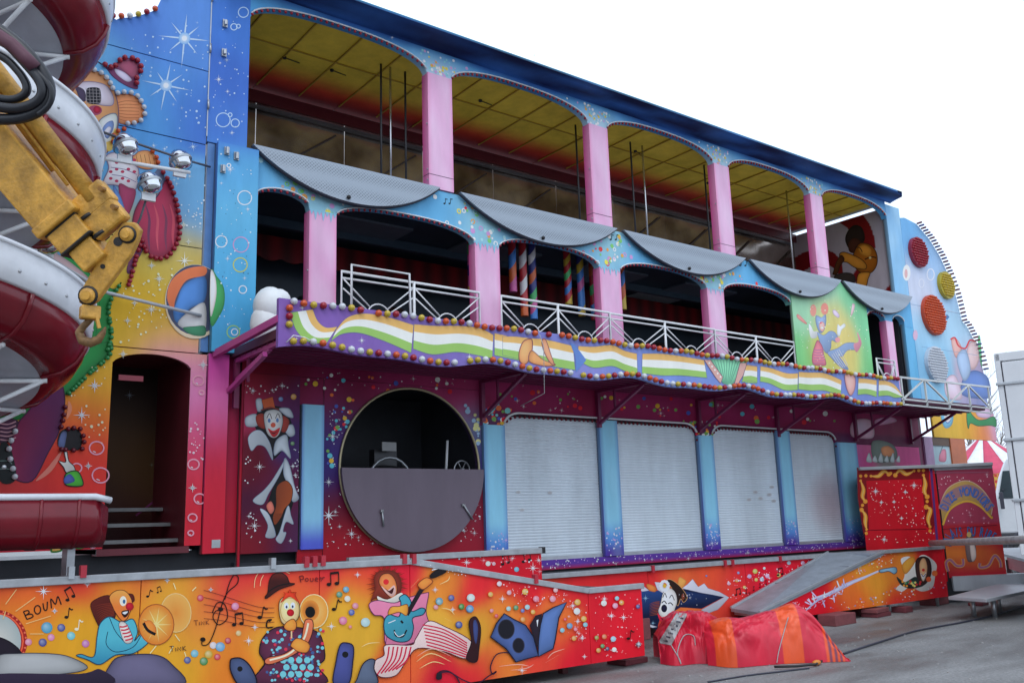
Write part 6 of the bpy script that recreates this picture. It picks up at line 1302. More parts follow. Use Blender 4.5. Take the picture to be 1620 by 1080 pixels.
a_.poly(crom(o_, False)+list(reversed(crom(i_, False))), A(176, 150, 90), smooth=False); a_.stroke(o_, 9, A(190, 170, 150)); a_.stroke(i_, 18, A(206, 170, 70))
a_.stroke([(125, 460), (195, 340), (345, 265), (470, 310), (585, 450)], 96, A(150, 120, 130))
def lettering(text, path, size, col, sh):
    q = crom(path, False, 24); L = [0]
    for i in range(1, len(q)): L.append(L[-1]+math.dist(q[i], q[i-1]))
    G = glyphs(text, 1.0); n_ = len(text)
    for k, (vs, fs) in enumerate(G):
        if not vs: continue
        s = L[-1]*(k+.5)/n_; i = min(max(1, next((j for j in range(len(L)) if L[j] >= s), 1)), len(q)-1)
        t = math.atan2(q[i][1]-q[i-1][1], q[i][0]-q[i-1][0]); c = q[i]
        w = max(v[0] for v in vs)+min(v[0] for v in vs); sxx = L[-1]/n_*1.5
        for dx, cc in ((3, sh), (-2.5, col), (1.2, col), (0, col)):
            pts = []
            for v in vs:
                x, y = (v[0]-w/2)*sxx, -(v[1]-.35)*size; pts.append((c[0]+dx+x*math.cos(t)-y*math.sin(t), c[1]+dx+x*math.sin(t)+y*math.cos(t)))
            a_.mb.add([a_._w(p) for p in pts], fs, [cc]*len(pts)); a_.off += a_.step
lettering('DIZE MONDIORS', [(135, 450), (200, 345), (345, 280), (475, 320), (585, 445)], 125, A(70, 110, 190), C(40, 40, 70))
lettering('PALAIS DU RIRE', [(160, 800), (200, 690), (290, 665), (400, 660), (520, 670), (625, 720)], 130, A(50, 100, 170), C(40, 30, 60))
a_.stroke([(125, 640), (640, 600)], 4, C(80, 20, 50), smooth=False); a_.stroke([(15, 105), (570, 100)], 8, A(150, 90, 120), smooth=False)
a_.poly([(340, 780), (360, 700), (400, 690), (440, 780), (440, 920), (400, 950), (360, 930)], A(110, 96, 100)); a_.poly([(385, 780), (430, 790), (445, 900), (405, 940)], A(196, 190, 190)); a_.disc((378, 690), 22, A(190, 170, 110), 26, n=12)
for s_ in ([(180, 1040), (160, 960), (200, 930), (260, 985), (320, 980), (320, 920)], [(480, 960), (480, 1000), (560, 985), (620, 890), (670, 940), (680, 1000)]): a_.stroke(s_, 34, A(196, 150, 90)); a_.stroke(s_, 20, A(150, 100, 140))
a_.dots([(75, 130), (560, 120), (580, 250), (440, 180), (200, 200), (90, 330)], 26, [A(230, 190, 210)], 3, 8, 103, .2); a_.dots([(150, 600), (250, 450), (480, 440), (580, 580)], 14, [A(220, 170, 200)], 4, 9, 104, .4)
a_.build('painted_lettering', BR)
MB().beam((17.1, -1.36, .36), (17.9, -2.42, .40), .16, .26).build('grey_base', alu, TB)
# grey tread plates in front of the booth
def plate(pts, z, th, label, name='tread_plate'):
    mb = MB(); v = [Vector((x, y, z)) for x, y in pts]; k = len(v)
    mb.add(v+[p-Vector((0, 0, th)) for p in v], [tuple(range(k)), tuple(range(2*k-1, k-1, -1))]+[(i, (i+1) % k, k+(i+1) % k, k+i) for i in range(k)])
    o = mb.build(name, mat('pale_grey_plate', (.50, .52, .55), .45, .3, .2, 3), None, bevel=.005); tag(o, label, 'metal plate'); return o
pa, pb2, pc2, pd2 = PZ(1500, 943, .35), PZ(1560, 947, .35), PZ(1640, 930, .35), PZ(1600, 917, .35)
tpl = plate([(p.x, p.y) for p in (pa, pb2, pc2, pd2)], .35, .05, 'grey metal entrance plate on blocks in front of the ticket booth')
for p in (pb2, pd2): pass
for q in ((pa+pb2+pc2+pd2)/4, pb2*.8+pd2*.2, pa*.75+pc2*.25):
    MB().tube((q.x, q.y, .0), (q.x, q.y, .30), .04).build('leg', steel, tpl, True)
r1, r2, r3, r4 = PZ(1580, 868, .95), PZ(1640, 872, .95), PZ(1640, 905, .62), PZ(1590, 890, .9)
o = MB().beam(PD(1590, 868, 19.5), PD(1660, 885, 17.5), .9, .05).build('far_ramp', mat('pale_grey_plate', (.5, .5, .5)), None); tag(o, 'pale grey ramp sheet at the right edge behind the booth', 'ramp')
q0, q1 = PD(1595, 885, 19.4), PD(1660, 905, 17.6); MB().beam(q0, q1, .05, .35).build('red_side', MATS['red_clip_paint'], o)
for q in (q0, q1): MB().beam((q.x, q.y, 0), (q.x, q.y, q.z), .08, .08, (0, 1, 0)).build('leg', MATS['dark_red_frame'], o)

# ================================================================== long grey tube rail
t0, t1 = Vector((16.25, -1.50, 1.12)), PD(1700, 850, 9.5)
PI_ = MB().path([t0, t0.lerp(t1, .3), t0.lerp(t1, .7), t1], .052, 12).build('tube_rail', mat('weathered_tube', (.42, .40, .39), .5, .3, .4, 8), None, True); tag(PI_, 'long grey steel tube reaching across in front of the ticket booth', 'tube')
for t in (.98,):
    q = t0.lerp(t1, t); MB().beam((q.x, q.y, 0 if t > .5 else .16), (q.x, q.y, q.z-.05), .05, .05, (0, 1, 0)).build('stand', steel, PI_)

# ================================================================== blocks under the platform
blk = [mat('faded_red_block', (.22, .06, .065), .7, 0, .35, 6, .3), mat('dark_red_block', (.16, .03, .04), .7, 0, .35, 6, .3)]
def block(px, py, w, d, h, n_, label, rot=.1, m=0):
    p = PZ(px, py, 0); root = empty('timber_block_stack', (p.x, p.y, 0), label, 'timber blocks', 'red timber packing blocks under the platforms')
    for k in range(n_):
        o = MB().box(-w/2, w/2, 0, d, 0, h-.003).build('timber_block', blk[(m+k) % 2], None, bevel=.012)
        o.parent = root; o.location = (random.uniform(-.03, .03), random.uniform(-.02, .02), k*h); o.rotation_euler = (0, 0, rot+random.uniform(-.08, .08))
block(1338, 988, .62, .3, .17, 1, 'single thick dusty timber block under the middle of the trombone panel', .15)
block(1400, 975, .5, .28, .07, 2, 'two flat red timbers under a support leg right of the thick block', .1, 1)
block(1438, 968, .28, .25, .1, 1, 'small red timber under the thin steel leg of the trombone panel', .1, 1)
block(1492, 956, .55, .3, .16, 1, 'pale red timber under the right end of the trombone panel', .1)
block(1560, 957, .4, .25, .06, 1, 'flat red timber under the corner of the grey entrance plate', .2, 1)
block(1012, 1050, .42, .3, .07, 1, 'flat dark red timber between the walkway end and the tarpaulin', .15, 1)
block(1020, 1012, .22, .25, .3, 1, 'upright red timber behind the walkway end', .1)

# ================================================================== tarpaulin bundle
TA = empty('tarpaulin', (9.2, -2.9, 0), 'rolled red and orange striped tarpaulin heaped on the ground before the ramp', 'tarpaulin')
def tarp(bot, top, w, cf, name, seed, amp=.05):
    """bot: ground pixels along the near edge, top: silhouette pixels above them; the body is a folded roll of depth w"""
    B = crom(bot, False, 30); T_ = crom(top, False, 30); nS = min(len(B), len(T_)); nC = 56; L_ = sum((PZ(*B[q+1], 0)-PZ(*B[q], 0)).length for q in range(nS-1)); vs = []; cs = []
    for i in range(nS):
        g = PZ(*B[i], 0); away = Vector((.62, .78, 0)); d = w(i/(nS-1)); 
        # crest stands half the depth behind the near edge
        c = g+away*d*.5; r_ = ray(*T_[i]); s = ((c-CAM).x*r_.x+(c-CAM).y*r_.y)/(r_.x**2+r_.y**2); h = max(.03, (CAM+r_*s).z)
        for j in range(nC+1):
            a = math.pi*j/nC; ca, sa = math.cos(a), math.sin(a)
            p = c-away*(abs(ca)**.75*(1 if ca > 0 else -1))*d*.5+Vector((0, 0, h*sa**.62))
            U, Vv = i/(nS-1)*L_, j/nC*1.6
            rg_ = lambda x, y, z: (1-2*abs(noise.noise((x, y, z))))
            vo = lambda k_, q_: noise.voronoi((U*k_+.35*noise.noise((U*2, Vv*2, q_)), Vv*k_*.8+U*.7, q_))[0]
            v1, v2, v3 = vo(2.3, seed), vo(4.6, seed+3), vo(9.0, seed+6)
            f = .4*noise.noise((U*2.0+seed, Vv*1.3, seed))+1.25*(v1[1]-v1[0])+.62*(v2[1]-v2[0])+.28*(v3[1]-v3[0])
            env = min(1, sa*1.8); p += Vector((-.55, -.62, .35))*amp*(f-.75)*env
            p.z = max(.004, p.z); vs.append(p); cs.append(cf(i/(nS-1), j/nC))
    mb = MB(); mb.add(vs, [(i*(nC+1)+j, i*(nC+1)+j+1, (i+1)*(nC+1)+j+1, (i+1)*(nC+1)+j) for i in range(nS-1) for j in range(nC)], cs)
    b = len(mb.v)
    o = mb.build(name, paint_mat('pvc_tarpaulin', .33, .25, 3.0, .5), TA, True, fix=True)
    sb = o.modifiers.new('s', 'SUBSURF'); sb.levels = 1; sb.render_levels = 1; return o
red, org = A(190, 34, 62), A(240, 84, 40)
def c1(u, v):
    if .08 < u < .24: return org
    if .60 < u < .74: return org
    if u > .86:
        return A(120, 60, 90) if any(abs(u-q) < .008 for q in (.885, .91, .935)) else (org if u < .955 else red)
    return red
tarp([(1120, 1052), (1160, 1056), (1200, 1053), (1240, 1050), (1290, 1048), (1346, 1046)], [(1120, 988), (1160, 976), (1205, 974), (1255, 963), (1300, 960), (1345, 1043)], lambda u: .75*(1-u)**.3*.9+.12, c1, 'tarpaulin_body', 2.0, .11)
c2 = lambda u, v: mixc(red, A(150, 20, 50), max(0, nz(u*6, v*5)))
tarp([(1045, 1050), (1070, 1053), (1100, 1050), (1130, 1048), (1165, 1030)], [(1042, 1000), (1062, 968), (1095, 963), (1130, 966), (1175, 985)], lambda u: .62, c2, 'tarpaulin_flap', 7.0, .17)
# patch and ropes lie on the cloth: their pixels are cast onto the folded surface itself
from mathutils.bvhtree import BVHTree
TV = []
for o_ in TA.children:
    TV.append(BVHTree.FromPolygons([v.co.copy() for v in o_.data.vertices], [tuple(p.vertices) for p in o_.data.polygons]))
def on_tarp(x, y, lift=.012):
    v = ray(x, y).normalized(); hits = [h for h in (t_.ray_cast(CAM, v) for t_ in TV) if h[0] is not None]
    if not hits: return PZ(x, y, lift)
    h = min(hits, key=lambda q: q[3]); return h[0]-v*lift
def on_quad(c, u, w): 
    a0 = (c[0][0]+(c[1][0]-c[0][0])*u, c[0][1]+(c[1][1]-c[0][1])*u); a1 = (c[3][0]+(c[2][0]-c[3][0])*u, c[3][1]+(c[2][1]-c[3][1])*u)
    return (a0[0]+(a1[0]-a0[0])*w, a0[1]+(a1[1]-a0[1])*w)
qc = [(1071, 968), (1088, 970), (1062, 1020), (1041, 1016)]
mb = MB(); grid_sheet(mb, lambda u, w: on_tarp(*on_quad(qc, u, w)), 6, 16, lambda p: A(150, 160, 170)); pt = mb.build('sewn_patch', paint_mat('mural_paint', .35, .1), TA, fix=False)
a_ = Art(lambda x, y: on_tarp(x, y, .016), -fwd, off=.0)
for k in range(7): a_.stroke([(1074-k*4.1, 976+k*6), (1078-k*4.1, 977+k*6), (1081-k*4.1, 978+k*6)], 2.6, A(70, 74, 90), smooth=False)
a_.build('patch_lettering', TA)
rope = mat('grey_rope', (.42, .40, .40), .8)
MB().path([on_tarp(x, y, .01) for x, y in crom([(1247, 976), (1240, 1000), (1232, 1030), (1229, 1048)], False, 8)], .006, 6).build('rope', rope, TA, True)
MB().path([on_tarp(x, y, .01) for x, y in crom([(1062, 1020), (1075, 1042), (1077, 1049), (1072, 1030), (1082, 1005), (1097, 1005), (1100, 1020)], False, 6)], .006, 6).build('rope', rope, TA, True)
MB().path([PZ(x, y, .03) for x, y in ((1225, 1054), (1260, 1053), (1290, 1050), (1300, 1045))], .014, 8).build('black_webbing', black, TA, True)
q = PZ(1292, 1048, .03); MB().ball((q.x, q.y, .035), .05, 10, 6, (1.4, .7, .6)).build('orange_buckle', mat('orange_plastic', (.65, .22, .02), .4), TA, True)
# ground cables
def cable(pts, r_, label, m):
    P = [PZ(x, y, r_) for x, y in crom(pts, False, 8)]; o = MB().path(P, r_, 6).build('cable', m, None, True); tag(o, label, 'cable'); return o
cable([(1335, 1033), (1400, 1012), (1450, 997), (1520, 984), (1570, 973), (1640, 950)], .014, 'thin dark cable crossing the concrete from the tarpaulin to the right edge', mat('dark_cable', (.03, .03, .05), .5))
cable([(1120, 1078), (1180, 1068), (1230, 1062), (1280, 1056)], .010, 'thin dark cable on the concrete in front of the tarpaulin', MATS['dark_cable'])

# ================================================================== spiral slide
SX, SY = .77, -1.25
SL = empty('spiral_slide', (SX, SY, 0), 'tall spiral slide with dark red trough and white rim at the left edge', 'slide')
slred = mat('slide_red_gelcoat', (.20, .008, .018), .22, 0, .3, 2)
slwhite = mat('slide_white_gelcoat', (.72, .74, .78), .35, 0, .2, 3)
slgrey = mat('slide_underside', (.46, .48, .53), .5, 0, .2, 3)
PITCHM = 1.57; Z00 = 3.01   # trough floor height when the rider passes the right-hand extreme, third turn
def slz(th): return Z00 - PITCHM*th/(2*math.pi)
def strip(prof, t0, t1, n_, name, m, th=.02):
    mb = MB(); vs = []; k = len(prof)
    for i in range(n_+1):
        t = t0+(t1-t0)*i/n_
        for r_, dz in prof: vs.append((SX+r_*math.cos(t), SY+r_*math.sin(t), slz(t)+dz))
    mb.add(vs, [(i*k+j, i*k+j+1, (i+1)*k+j+1, (i+1)*k+j) for i in range(n_) for j in range(k-1)])
    o = mb.build(name, m, SL, True); so_ = o.modifiers.new('solid', 'SOLIDIFY'); so_.thickness = th; so_.offset = 0; return o
TT0, TT1 = -6.6*math.pi, -math.pi*.5+2*math.pi
WP = [(.82, 0), (.98, .05), (1.09, .14), (1.15, .25), (1.18, .36)]
strip([(.25, .30), (.28, .05), (.36, 0), (.82, 0)], TT0, TT1, 300, 'trough_floor', slgrey)
strip(WP, TT0, TT1, 300, 'trough_wall', slred)
strip([(1.18, .36), (1.205, .38), (1.225, .66)], TT0, TT1, 300, 'white_rim', slwhite)
strip([(1.215, .66), (1.24, .67), (1.24, .69), (1.21, .69)], TT0, TT1, 300, 'rim_bead', slwhite)
rib = MB(); bolt = MB()
t = TT0
while t < TT1:
    P = [Vector((SX+r_*1.012*math.cos(t), SY+r_*1.012*math.sin(t), slz(t)+dz-.008)) for r_, dz in WP]; MB().path(P, .022, 6).build('trough_rib', slred, SL, True)
    for s in range(4):
        tb = t+s*math.pi/16+.08; q = Vector((SX+1.215*math.cos(tb), SY+1.215*math.sin(tb), slz(tb)+.48)); bolt.ball(q, .018, 6, 4)
    t += math.pi/4
bb = bolt.build('rim_bolts', steel, SL, True); bb['kind'] = 'stuff'
MB().tube((SX, SY, 0), (SX, SY, 9.0), .11, 14).build('centre_mast', whitep, SL, True)
for k in range(4):
    a = k*math.pi/2+.6; MB().tube((SX+.3*math.cos(a), SY+.3*math.sin(a), 1.3), (SX+.3*math.cos(a), SY+.3*math.sin(a), 8.9), .03, 8).build('mast_tube', whitep, SL, True)
t = TT0
while t < TT1-1.2:
    z = slz(t); o_ = Vector((math.cos(t), math.sin(t), 0)); c = Vector((SX, SY, 0))
    MB().tube(c+o_*.1+Vector((0, 0, z-.45)), c+o_*.86+Vector((0, 0, z-.03)), .022, 6).build('support_strut', whitep, SL, True)
    MB().tube(c+o_*.1+Vector((0, 0, z-.06)), c+o_*.88+Vector((0, 0, z-.035)), .022, 6).build('support_strut', whitep, SL, True)
    t += math.pi/4
# straight run-out trough
ze = slz(TT1); xe = 2.03
o = MB(); PR = [(.25, .30), (.30, .05), (.38, 0), (.82, 0)]
run = [(-.30, .30), (-.26, .06), (-.2, 0), (.2, 0), (.26, .06), (.30, .30)]
yr_ = SY-.62
ro = MB(); vs = []; XS_ = frange(SX-.25, xe, 12)
prof_ = [(-.36, .40), (-.36, .20), (-.30, .06), (-.20, 0), (.20, 0), (.30, .06), (.36, .2), (.36, .4)]
for x in XS_:
    f = 1 if x < xe-.15 else (1-((x-(xe-.15))/.15)**2*.35)
    for y, dz in prof_: vs.append((x, yr_+y*f, 1.60+dz*(.35+.65*f)))
k = len(prof_); ro.add(vs, [(i*k+j, i*k+j+1, (i+1)*k+j+1, (i+1)*k+j) for i in range(len(XS_)-1) for j in range(k-1)])
r_o = ro.build('runout_trough', slred, SL, True); sm = r_o.modifiers.new('solid', 'SOLIDIFY'); sm.thickness = .025; sm.offset = 0
for s in (-1, 1): MB().path([(x, yr_+s*.365*(1 if x < xe-.12 else .93), 2.0-(0 if x < xe-.1 else .03)) for x in XS_], .028, 8).build('runout_rim', slwhite, SL, True)
for x in (1.1, 1.5, 1.78): MB().path([(x, yr_+y*1.03, 1.595+dz) for y, dz in prof_], .016, 6).build('trough_rib', slred, SL, True)
for x in (.9, 1.8): MB().box(x-.03, x+.03, yr_-.1, yr_+.1, 1.31, 1.6).build('runout_leg', steel, SL)

# ================================================================== chrome lamps on their arms
chrome = mat('polished_chrome', (.7, .71, .73), .12, 1.0, .1, 3)
def lamp(px, py, Y, label):
    p = PY(px, py, Y); r = empty('round_lamp', p, label, 'lamp', 'chrome ball lamps by the slide')
    o = MB().lathe([(.001, -.12), (.07, -.11), (.11, -.06), (.125, 0), (.125, .03), (.115, .05), (.115, .07), (.1, .1), (.05, .13), (.001, .135)], p, (.35, -.3, -.88), 20).build('housing', chrome, r, True)
    MB().lathe([(.128, -.01), (.135, 0), (.135, .02), (.128, .03)], p, (.35, -.3, -.88), 20).build('ring', steel, r, True); MB().box(p.x-.07, p.x+.07, p.y-.02, p.y+.02, p.z-.2, p.z-.11).build('bracket', whitep, r)
lamp(198, 230, -.75, 'chrome ball lamp nearest the painted clown face'); lamp(285, 254, -.35, 'chrome ball lamp at the end of the arm, farthest right'); lamp(236, 290, -.7, 'chrome ball lamp just above the painted red jacket'); lamp(74, 385, -.3, 'chrome ball lamp between the slide turns, partly behind the crane')
def arm(pts, r_, label, m):
    o = MB().path(pts, r_, 8).build('lamp_arm', m, None, True); tag(o, label, 'arm', 'tube arms holding the lamps')
arm([PY(150, 205, -.8), PY(290, 252, -.35), PY(332, 264, -.02)], .014, 'thin dark lamp arm reaching the blue corner panel', mat('dark_grey_tube', (.1, .1, .12), .4))
arm([PY(160, 250, -.8), PY(300, 273, -.55)], .022, 'short white lamp arm carrying the two middle lamps', whitep)
arm([PY(60, 398, -.5), PY(170, 463, -.3), PY(318, 499, -.03)], .02, 'pale tube arm running across the yellow wall to the beach ball', mat('pale_tube', (.5, .52, .54), .4))
arm([PY(236, 300, -.7), PY(222, 345, -.6), PY(200, 390, -.6)], .012, 'thin upright lamp arm under the lowest middle lamp', MATS['dark_grey_tube'])

# ================================================================== crane jib
CRN = empty('crane_jib', (-2.2, -4.0, 0), 'yellow truck crane jib with hydraulic ram and lifting hook hanging in from the left', 'crane')
yel = mat('worn_yellow_paint', (.68, .35, .05), .42, 0, .6, 8, .25, 45)
yel2 = mat('worn_yellow_dark', (.34, .15, .02), .5, 0, .5, 9)
grime = mat('black_grease', (.015, .013, .012), .5)
D0 = 6.0
K = lambda x, y, s=D0: PD(x, y, s)
def jib(a, b, w, d, name, m=yel, par=CRN, bev=.012): return MB().beam(a, b, w, d, fwd).build(name, m, par, bevel=bev)
# beam() puts 'up' along the view so the second size lies in depth
ax0, ax1 = K(-330, -162), K(110, 358)
main = jib(ax0, ax1, .29, .34, 'main_boom')
ax = (ax1-ax0).normalized()
jib(ax1-ax*.07, ax1+ax*.005, .315, .36, 'boom_collar', yel)
jib(ax1, ax1+ax*.165, .24, .285, 'inner_boom', yel2 if False else yel); jib(ax1+ax*.155, ax1+ax*.175, .25, .295, 'boom_collar', grime); jib(ax1+ax*.17, ax1+ax*.33, .18, .23, 'tip_boom', yel); jib(ax1+ax*.005, ax1+ax*.02, .25, .295, 'boom_collar', grime)
side = CR*math.cos(.7)+CU*math.sin(.7)
c0, c1_ = K(-330, -310, D0-.05), K(150, 318, D0-.05)
MB().path([c0, c0.lerp(c1_, .5), c1_], .062, 14).build('hydraulic_ram', yel, CRN, True)
rx = (c1_-c0).normalized()
MB().path([c0+side*.02+CR*-.12, c1_+CR*-.12-rx*.25], .018, 8).build('hydraulic_pipe', yel, CRN, True); MB().path([c0-CR*.07-fwd*.05, c1_-CR*.08-rx*.12-fwd*.05], .012, 8).build('hydraulic_pipe', yel, CRN, True)
for t_, w_ in ((.0, .27), (.14, .25)):
    q = c1_+rx*t_; MB().beam(q-side*w_*.55, q+side*w_*.45, .17, .105, fwd).build('ram_clamp', yel, CRN, bevel=.02); MB().tube(q+side*w_*.38-fwd*.10, q+side*w_*.38+fwd*.05, .018, 8).build('clamp_pin', yel2, CRN)
    MB().path([q+rx*.05-side*.1, q+rx*.07-side*.1], .07, 12).build('ram_gland', grime, CRN, True)
# hook link plate
h0, h1 = K(205, 372, D0-.04), K(143, 468, D0-.04)
lk = MB(); hx = (h1-h0).normalized(); hs = hx.cross(fwd).normalized()
outl_ = [h0-hx*.07+hs*.05, h0-hx*.09-hs*.01, h0-hx*.05-hs*.07, h0+hx*.1-hs*.085, h0+hx*.3-hs*.07, h1-hs*.06, h1+hx*.07-hs*.03, h1+hx*.07+hs*.03, h1+hs*.06, h0+hx*.25+hs*.075, h0+hx*.1+hs*.085, h0+hs*.07]
k = len(outl_)
lk.add([p-fwd*.03 for p in outl_]+[p+fwd*.03 for p in outl_], [tuple(range(k)), tuple(range(2*k-1, k-1, -1))]+[(i, (i+1) % k, k+(i+1) % k, k+i) for i in range(k)])
LKO = lk.build('hook_link', yel, CRN, bevel=.008)
for c_, r_ in ((h0, .045), (h1, .05)):
    MB().lathe([(r_, 0), (r_, -.02), (r_*.6, -.03), (r_*.6, -.045), (.001, -.046)], c_-fwd*.03, fwd, 14).build('pin', yel, LKO); MB().lathe([(r_*1.3, 0), (r_*1.3, -.006), (r_, -.007)], c_-fwd*.031, fwd, 16).build('washer', grime, LKO, True)
for (x, y, r_) in ((190, 383, .03), (166, 422, .016)): MB().lathe([(r_, 0), (r_, -.003), (.001, -.0035)], K(x, y, D0-.04)-fwd*.031, fwd, 12).build('bore', grime, LKO)
SH = MB().box(-.06, .06, -.04, .04, -.09, .0).build('shackle', yel, None, bevel=.012); SH.parent = CRN; SH.location = K(143, 484, D0-.04)-CRN.location
hk = [K(x, y, D0-.04) for x, y in ((145, 496), (143, 505), (132, 516), (125, 526), (130, 538), (143, 542), (156, 537), (163, 526), (167, 517))]
hkm = mat('rusty_hook', (.24, .13, .05), .55, .2, .7, 14)
HKO = MB(); P = hk; n_ = 10; vs = []
rad = [.022, .022, .024, .027, .031, .031, .027, .02, .006]
Pc = []
for i in range(len(P)-1):
    for s in range(4): Pc.append((P[i].lerp(P[i+1], s/4), rad[i]+(rad[i+1]-rad[i])*s/4))
Pc.append((P[-1], rad[-1]))
for i, (p, r_) in enumerate(Pc):
    tg = (Pc[min(i+1, len(Pc)-1)][0]-Pc[max(i-1, 0)][0]).normalized(); u = tg.cross(fwd).normalized()
    for j in range(n_):
        a = 2*math.pi*j/n_; vs.append(p+u*math.cos(a)*r_+fwd*math.sin(a)*r_*.8)
HKO.add(vs, [(i*n_+j, i*n_+(j+1) % n_, (i+1)*n_+(j+1) % n_, (i+1)*n_+j) for i in range(len(Pc)-1) for j in range(n_)]); HKO.build('hook', hkm, CRN, True)
MB().beam(K(152, 497, D0-.06), K(157, 519, D0-.06), .015, .02).build('safety_catch', yel, CRN)
# hoses
hose = mat('black_hose', (.014, .015, .02), .35)
for k, (pts, r_) in enumerate(((((-60, 20), (0, 48), (45, 85), (76, 130), (72, 165), (40, 185), (-10, 188), (-60, 170)), .036), (((-60, 40), (0, 62), (40, 100), (66, 135), (60, 160), (25, 172), (-20, 165), (-60, 150)), .032), (((-60, 70), (0, 88), (28, 112), (42, 135), (38, 150), (15, 158), (-30, 150)), .026), (((-60, 30), (10, 70), (55, 110), (80, 140), (78, 165), (60, 182)), .018))):
    q = [K(x, y, D0-.32-.03*(k % 2)) for x, y in crom(pts, False, 6)]; MB().path(q, r_, 10).build('hose', hose, CRN, True)
MB().path([K(x, y, D0-.36) for x, y in ((-10, 52), (20, 72), (40, 92), (56, 108))], .042, 10).build('hose_sleeve', mat('maroon_sleeve', (.10, .03, .05), .6), CRN, True)
# knuckle and column standing off to the left of the picture
kn = ax0; MB().beam((kn.x-.5, kn.y, 0), (kn.x-.2, kn.y, kn.z+.1), .45, .4, (0, 1, 0)).build('column', yel, CRN, bevel=.02)
MB().box(kn.x-1.0, kn.x+.2, kn.y-.5, kn.y+.5, 0, .9).build('column_base', grime, CRN, bevel=.03); MB().tube((kn.x-.25, kn.y-.3, kn.z+.05), (kn.x-.25, kn.y+.3, kn.z+.05), .16, 14).build('knuckle_pin', yel2, CRN, True)
MB().beam((kn.x-.3, kn.y, kn.z+.05), ax0+ax*.2, .34, .34).build('knuckle', yel, CRN)

# ================================================================== things inside and around the house
STR = [mat('tube_'+k, c, .4) for k, c in dict(red=(.42, .02, .03), orange=(.6, .12, .03), blue=(.05, .2, .55), pink=(.55, .1, .3), white=(.7, .7, .7), green=(.05, .4, .12), yellow=(.55, .38, .04), navy=(.03, .04, .2)).items()]
pole_cols = [[0, 2, 1, 3], [0, 4, 0, 4, 0, 1], [7, 4, 7, 1, 7, 5, 3, 2], [0, 6, 0, 5, 0, 2, 0, 6], [7, 6, 2, 3, 2, 2, 6], [0, 1, 0, 5, 0, 2, 0], [0, 5, 3, 7, 3, 6], [1, 2, 1, 6]]
names = ['orange, blue and pink', 'red and white spiral', 'navy, white and green', 'red, yellow and blue', 'navy, blue and yellow', 'red, orange and green', 'red, violet and yellow', 'orange and blue']
for k, (px, py0, py1) in enumerate(((812, 375, 462), (830, 380, 500), (845, 380, 505), (900, 395, 482), (921, 405, 500), (941, 410, 506), (747, 385, 462), (986, 430, 490))):
    p0, p1 = PY(px, py0, .5), PY(px, py1, .5); r = empty('hanging_punch_pole', (p1.x, .5, p1.z), names[k]+' banded padded pole hanging in the middle gallery', 'padded pole', 'padded poles hanging in the gallery')
    cs_ = pole_cols[k]; mb = MB(); nseg = len(cs_); z0, z1 = p1.z, 6.12; turns = 1
    for s in range(nseg):
        mb.m = cs_[s]; a, b = z1-(z1-z0)*s/nseg, z1-(z1-z0)*(s+1)/nseg; n_ = 12; off = .09
        vs = [(p1.x+.062*math.cos(j*2*math.pi/n_), .5+.062*math.sin(j*2*math.pi/n_), zz+(off*math.cos(j*2*math.pi/n_) if (0 < ss < nseg) else 0)) for ss, zz in ((s, a), (s+1, b)) for j in range(n_)]
        mb.add(vs, [(j, (j+1) % n_, n_+(j+1) % n_, n_+j) for j in range(n_)])
    mb.m = cs_[-1]; mb.add([(p1.x+.062*math.cos(j*2*math.pi/12), .5+.062*math.sin(j*2*math.pi/12), z0) for j in range(12)], [tuple(range(12))])
    mb.build('padded_sleeve', STR, r, True)
# white bundle at the canopy's left end
bq = MB(); bq.ball((4.13, -.42, 4.42), .24, 16, 10, (.85, .8, 1.0)).ball((4.1, -.42, 4.2), .22, 14, 8, (.95, .8, 1.2)).ball((4.22, -.45, 4.5), .14, 12, 8)
o = bq.build('white_bundle', mat('white_sheeting', (.8, .82, .82), .5, 0, .15, 3, .4, 6), None, True); tag(o, 'white rolled plastic bundle standing at the left end of the canopy', 'bundle')
o.location = (0, 0, -.15)
# leaning orange ladder frame in the gallery
ld = empty('orange_ladder', (13.6, .9, 3.94), 'small orange step frame standing inside the middle gallery', 'ladder')
om = mat('orange_frame', (.6, .16, .03), .5)
for dx in (0, .42): MB().beam((13.5+dx, .9, 3.94), (13.55+dx, 1.0, 5.55), .06, .05, (0, 1, 0)).build('stile', om, ld)
for k in range(5): MB().beam((13.52, .92, 4.3+k*.27), (13.95, .92, 4.3+k*.27), .05, .03).build('rung', om, ld)

# ================================================================== vehicles, tent, trees at the right edge
tw_ = mat('white_truck_panel', (.72, .74, .76), .4, 0, .12, 1.5); gsk = mat('door_gasket', (.05, .05, .07), .5)
e0 = PZ(1573, 562, 4.0); dv = Vector((.95, .31, 0)).normalized(); sv = Vector((.31, -.95, 0)).normalized()
BX = empty('box_trailer', (e0.x, e0.y, 0), 'white box trailer rear doors cut off by the right edge', 'trailer')
F_ = Matrix((( sv.x, dv.x, 0, e0.x), (sv.y, dv.y, 0, e0.y), (0, 0, 1, 0), (0, 0, 0, 1)))
def fb(name, x0, x1, y0, y1, z0, z1, m, par=BX, bev=.01, M=F_):
    mb = MB(); mb.box(x0, x1, y0, y1, z0, z1); mb.v = [tuple(M @ Vector(v)) for v in mb.v]; return mb.build(name, m, par, bevel=bev)
fb('box_body', 0, 2.45, .05, 6.5, 1.05, 4.0, tw_); fb('rear_frame', -.01, .07, 0, .06, 1.0, 4.02, tw_); fb('rear_frame', 0, 2.45, .0, .06, 3.9, 4.03, tw_); fb('door', .085, 1.22, -.012, .05, 1.1, 3.88, tw_); fb('door', 1.235, 2.4, -.012, .05, 1.1, 3.88, tw_); fb('gasket', .07, .085, -.004, .05, 1.05, 3.9, gsk)
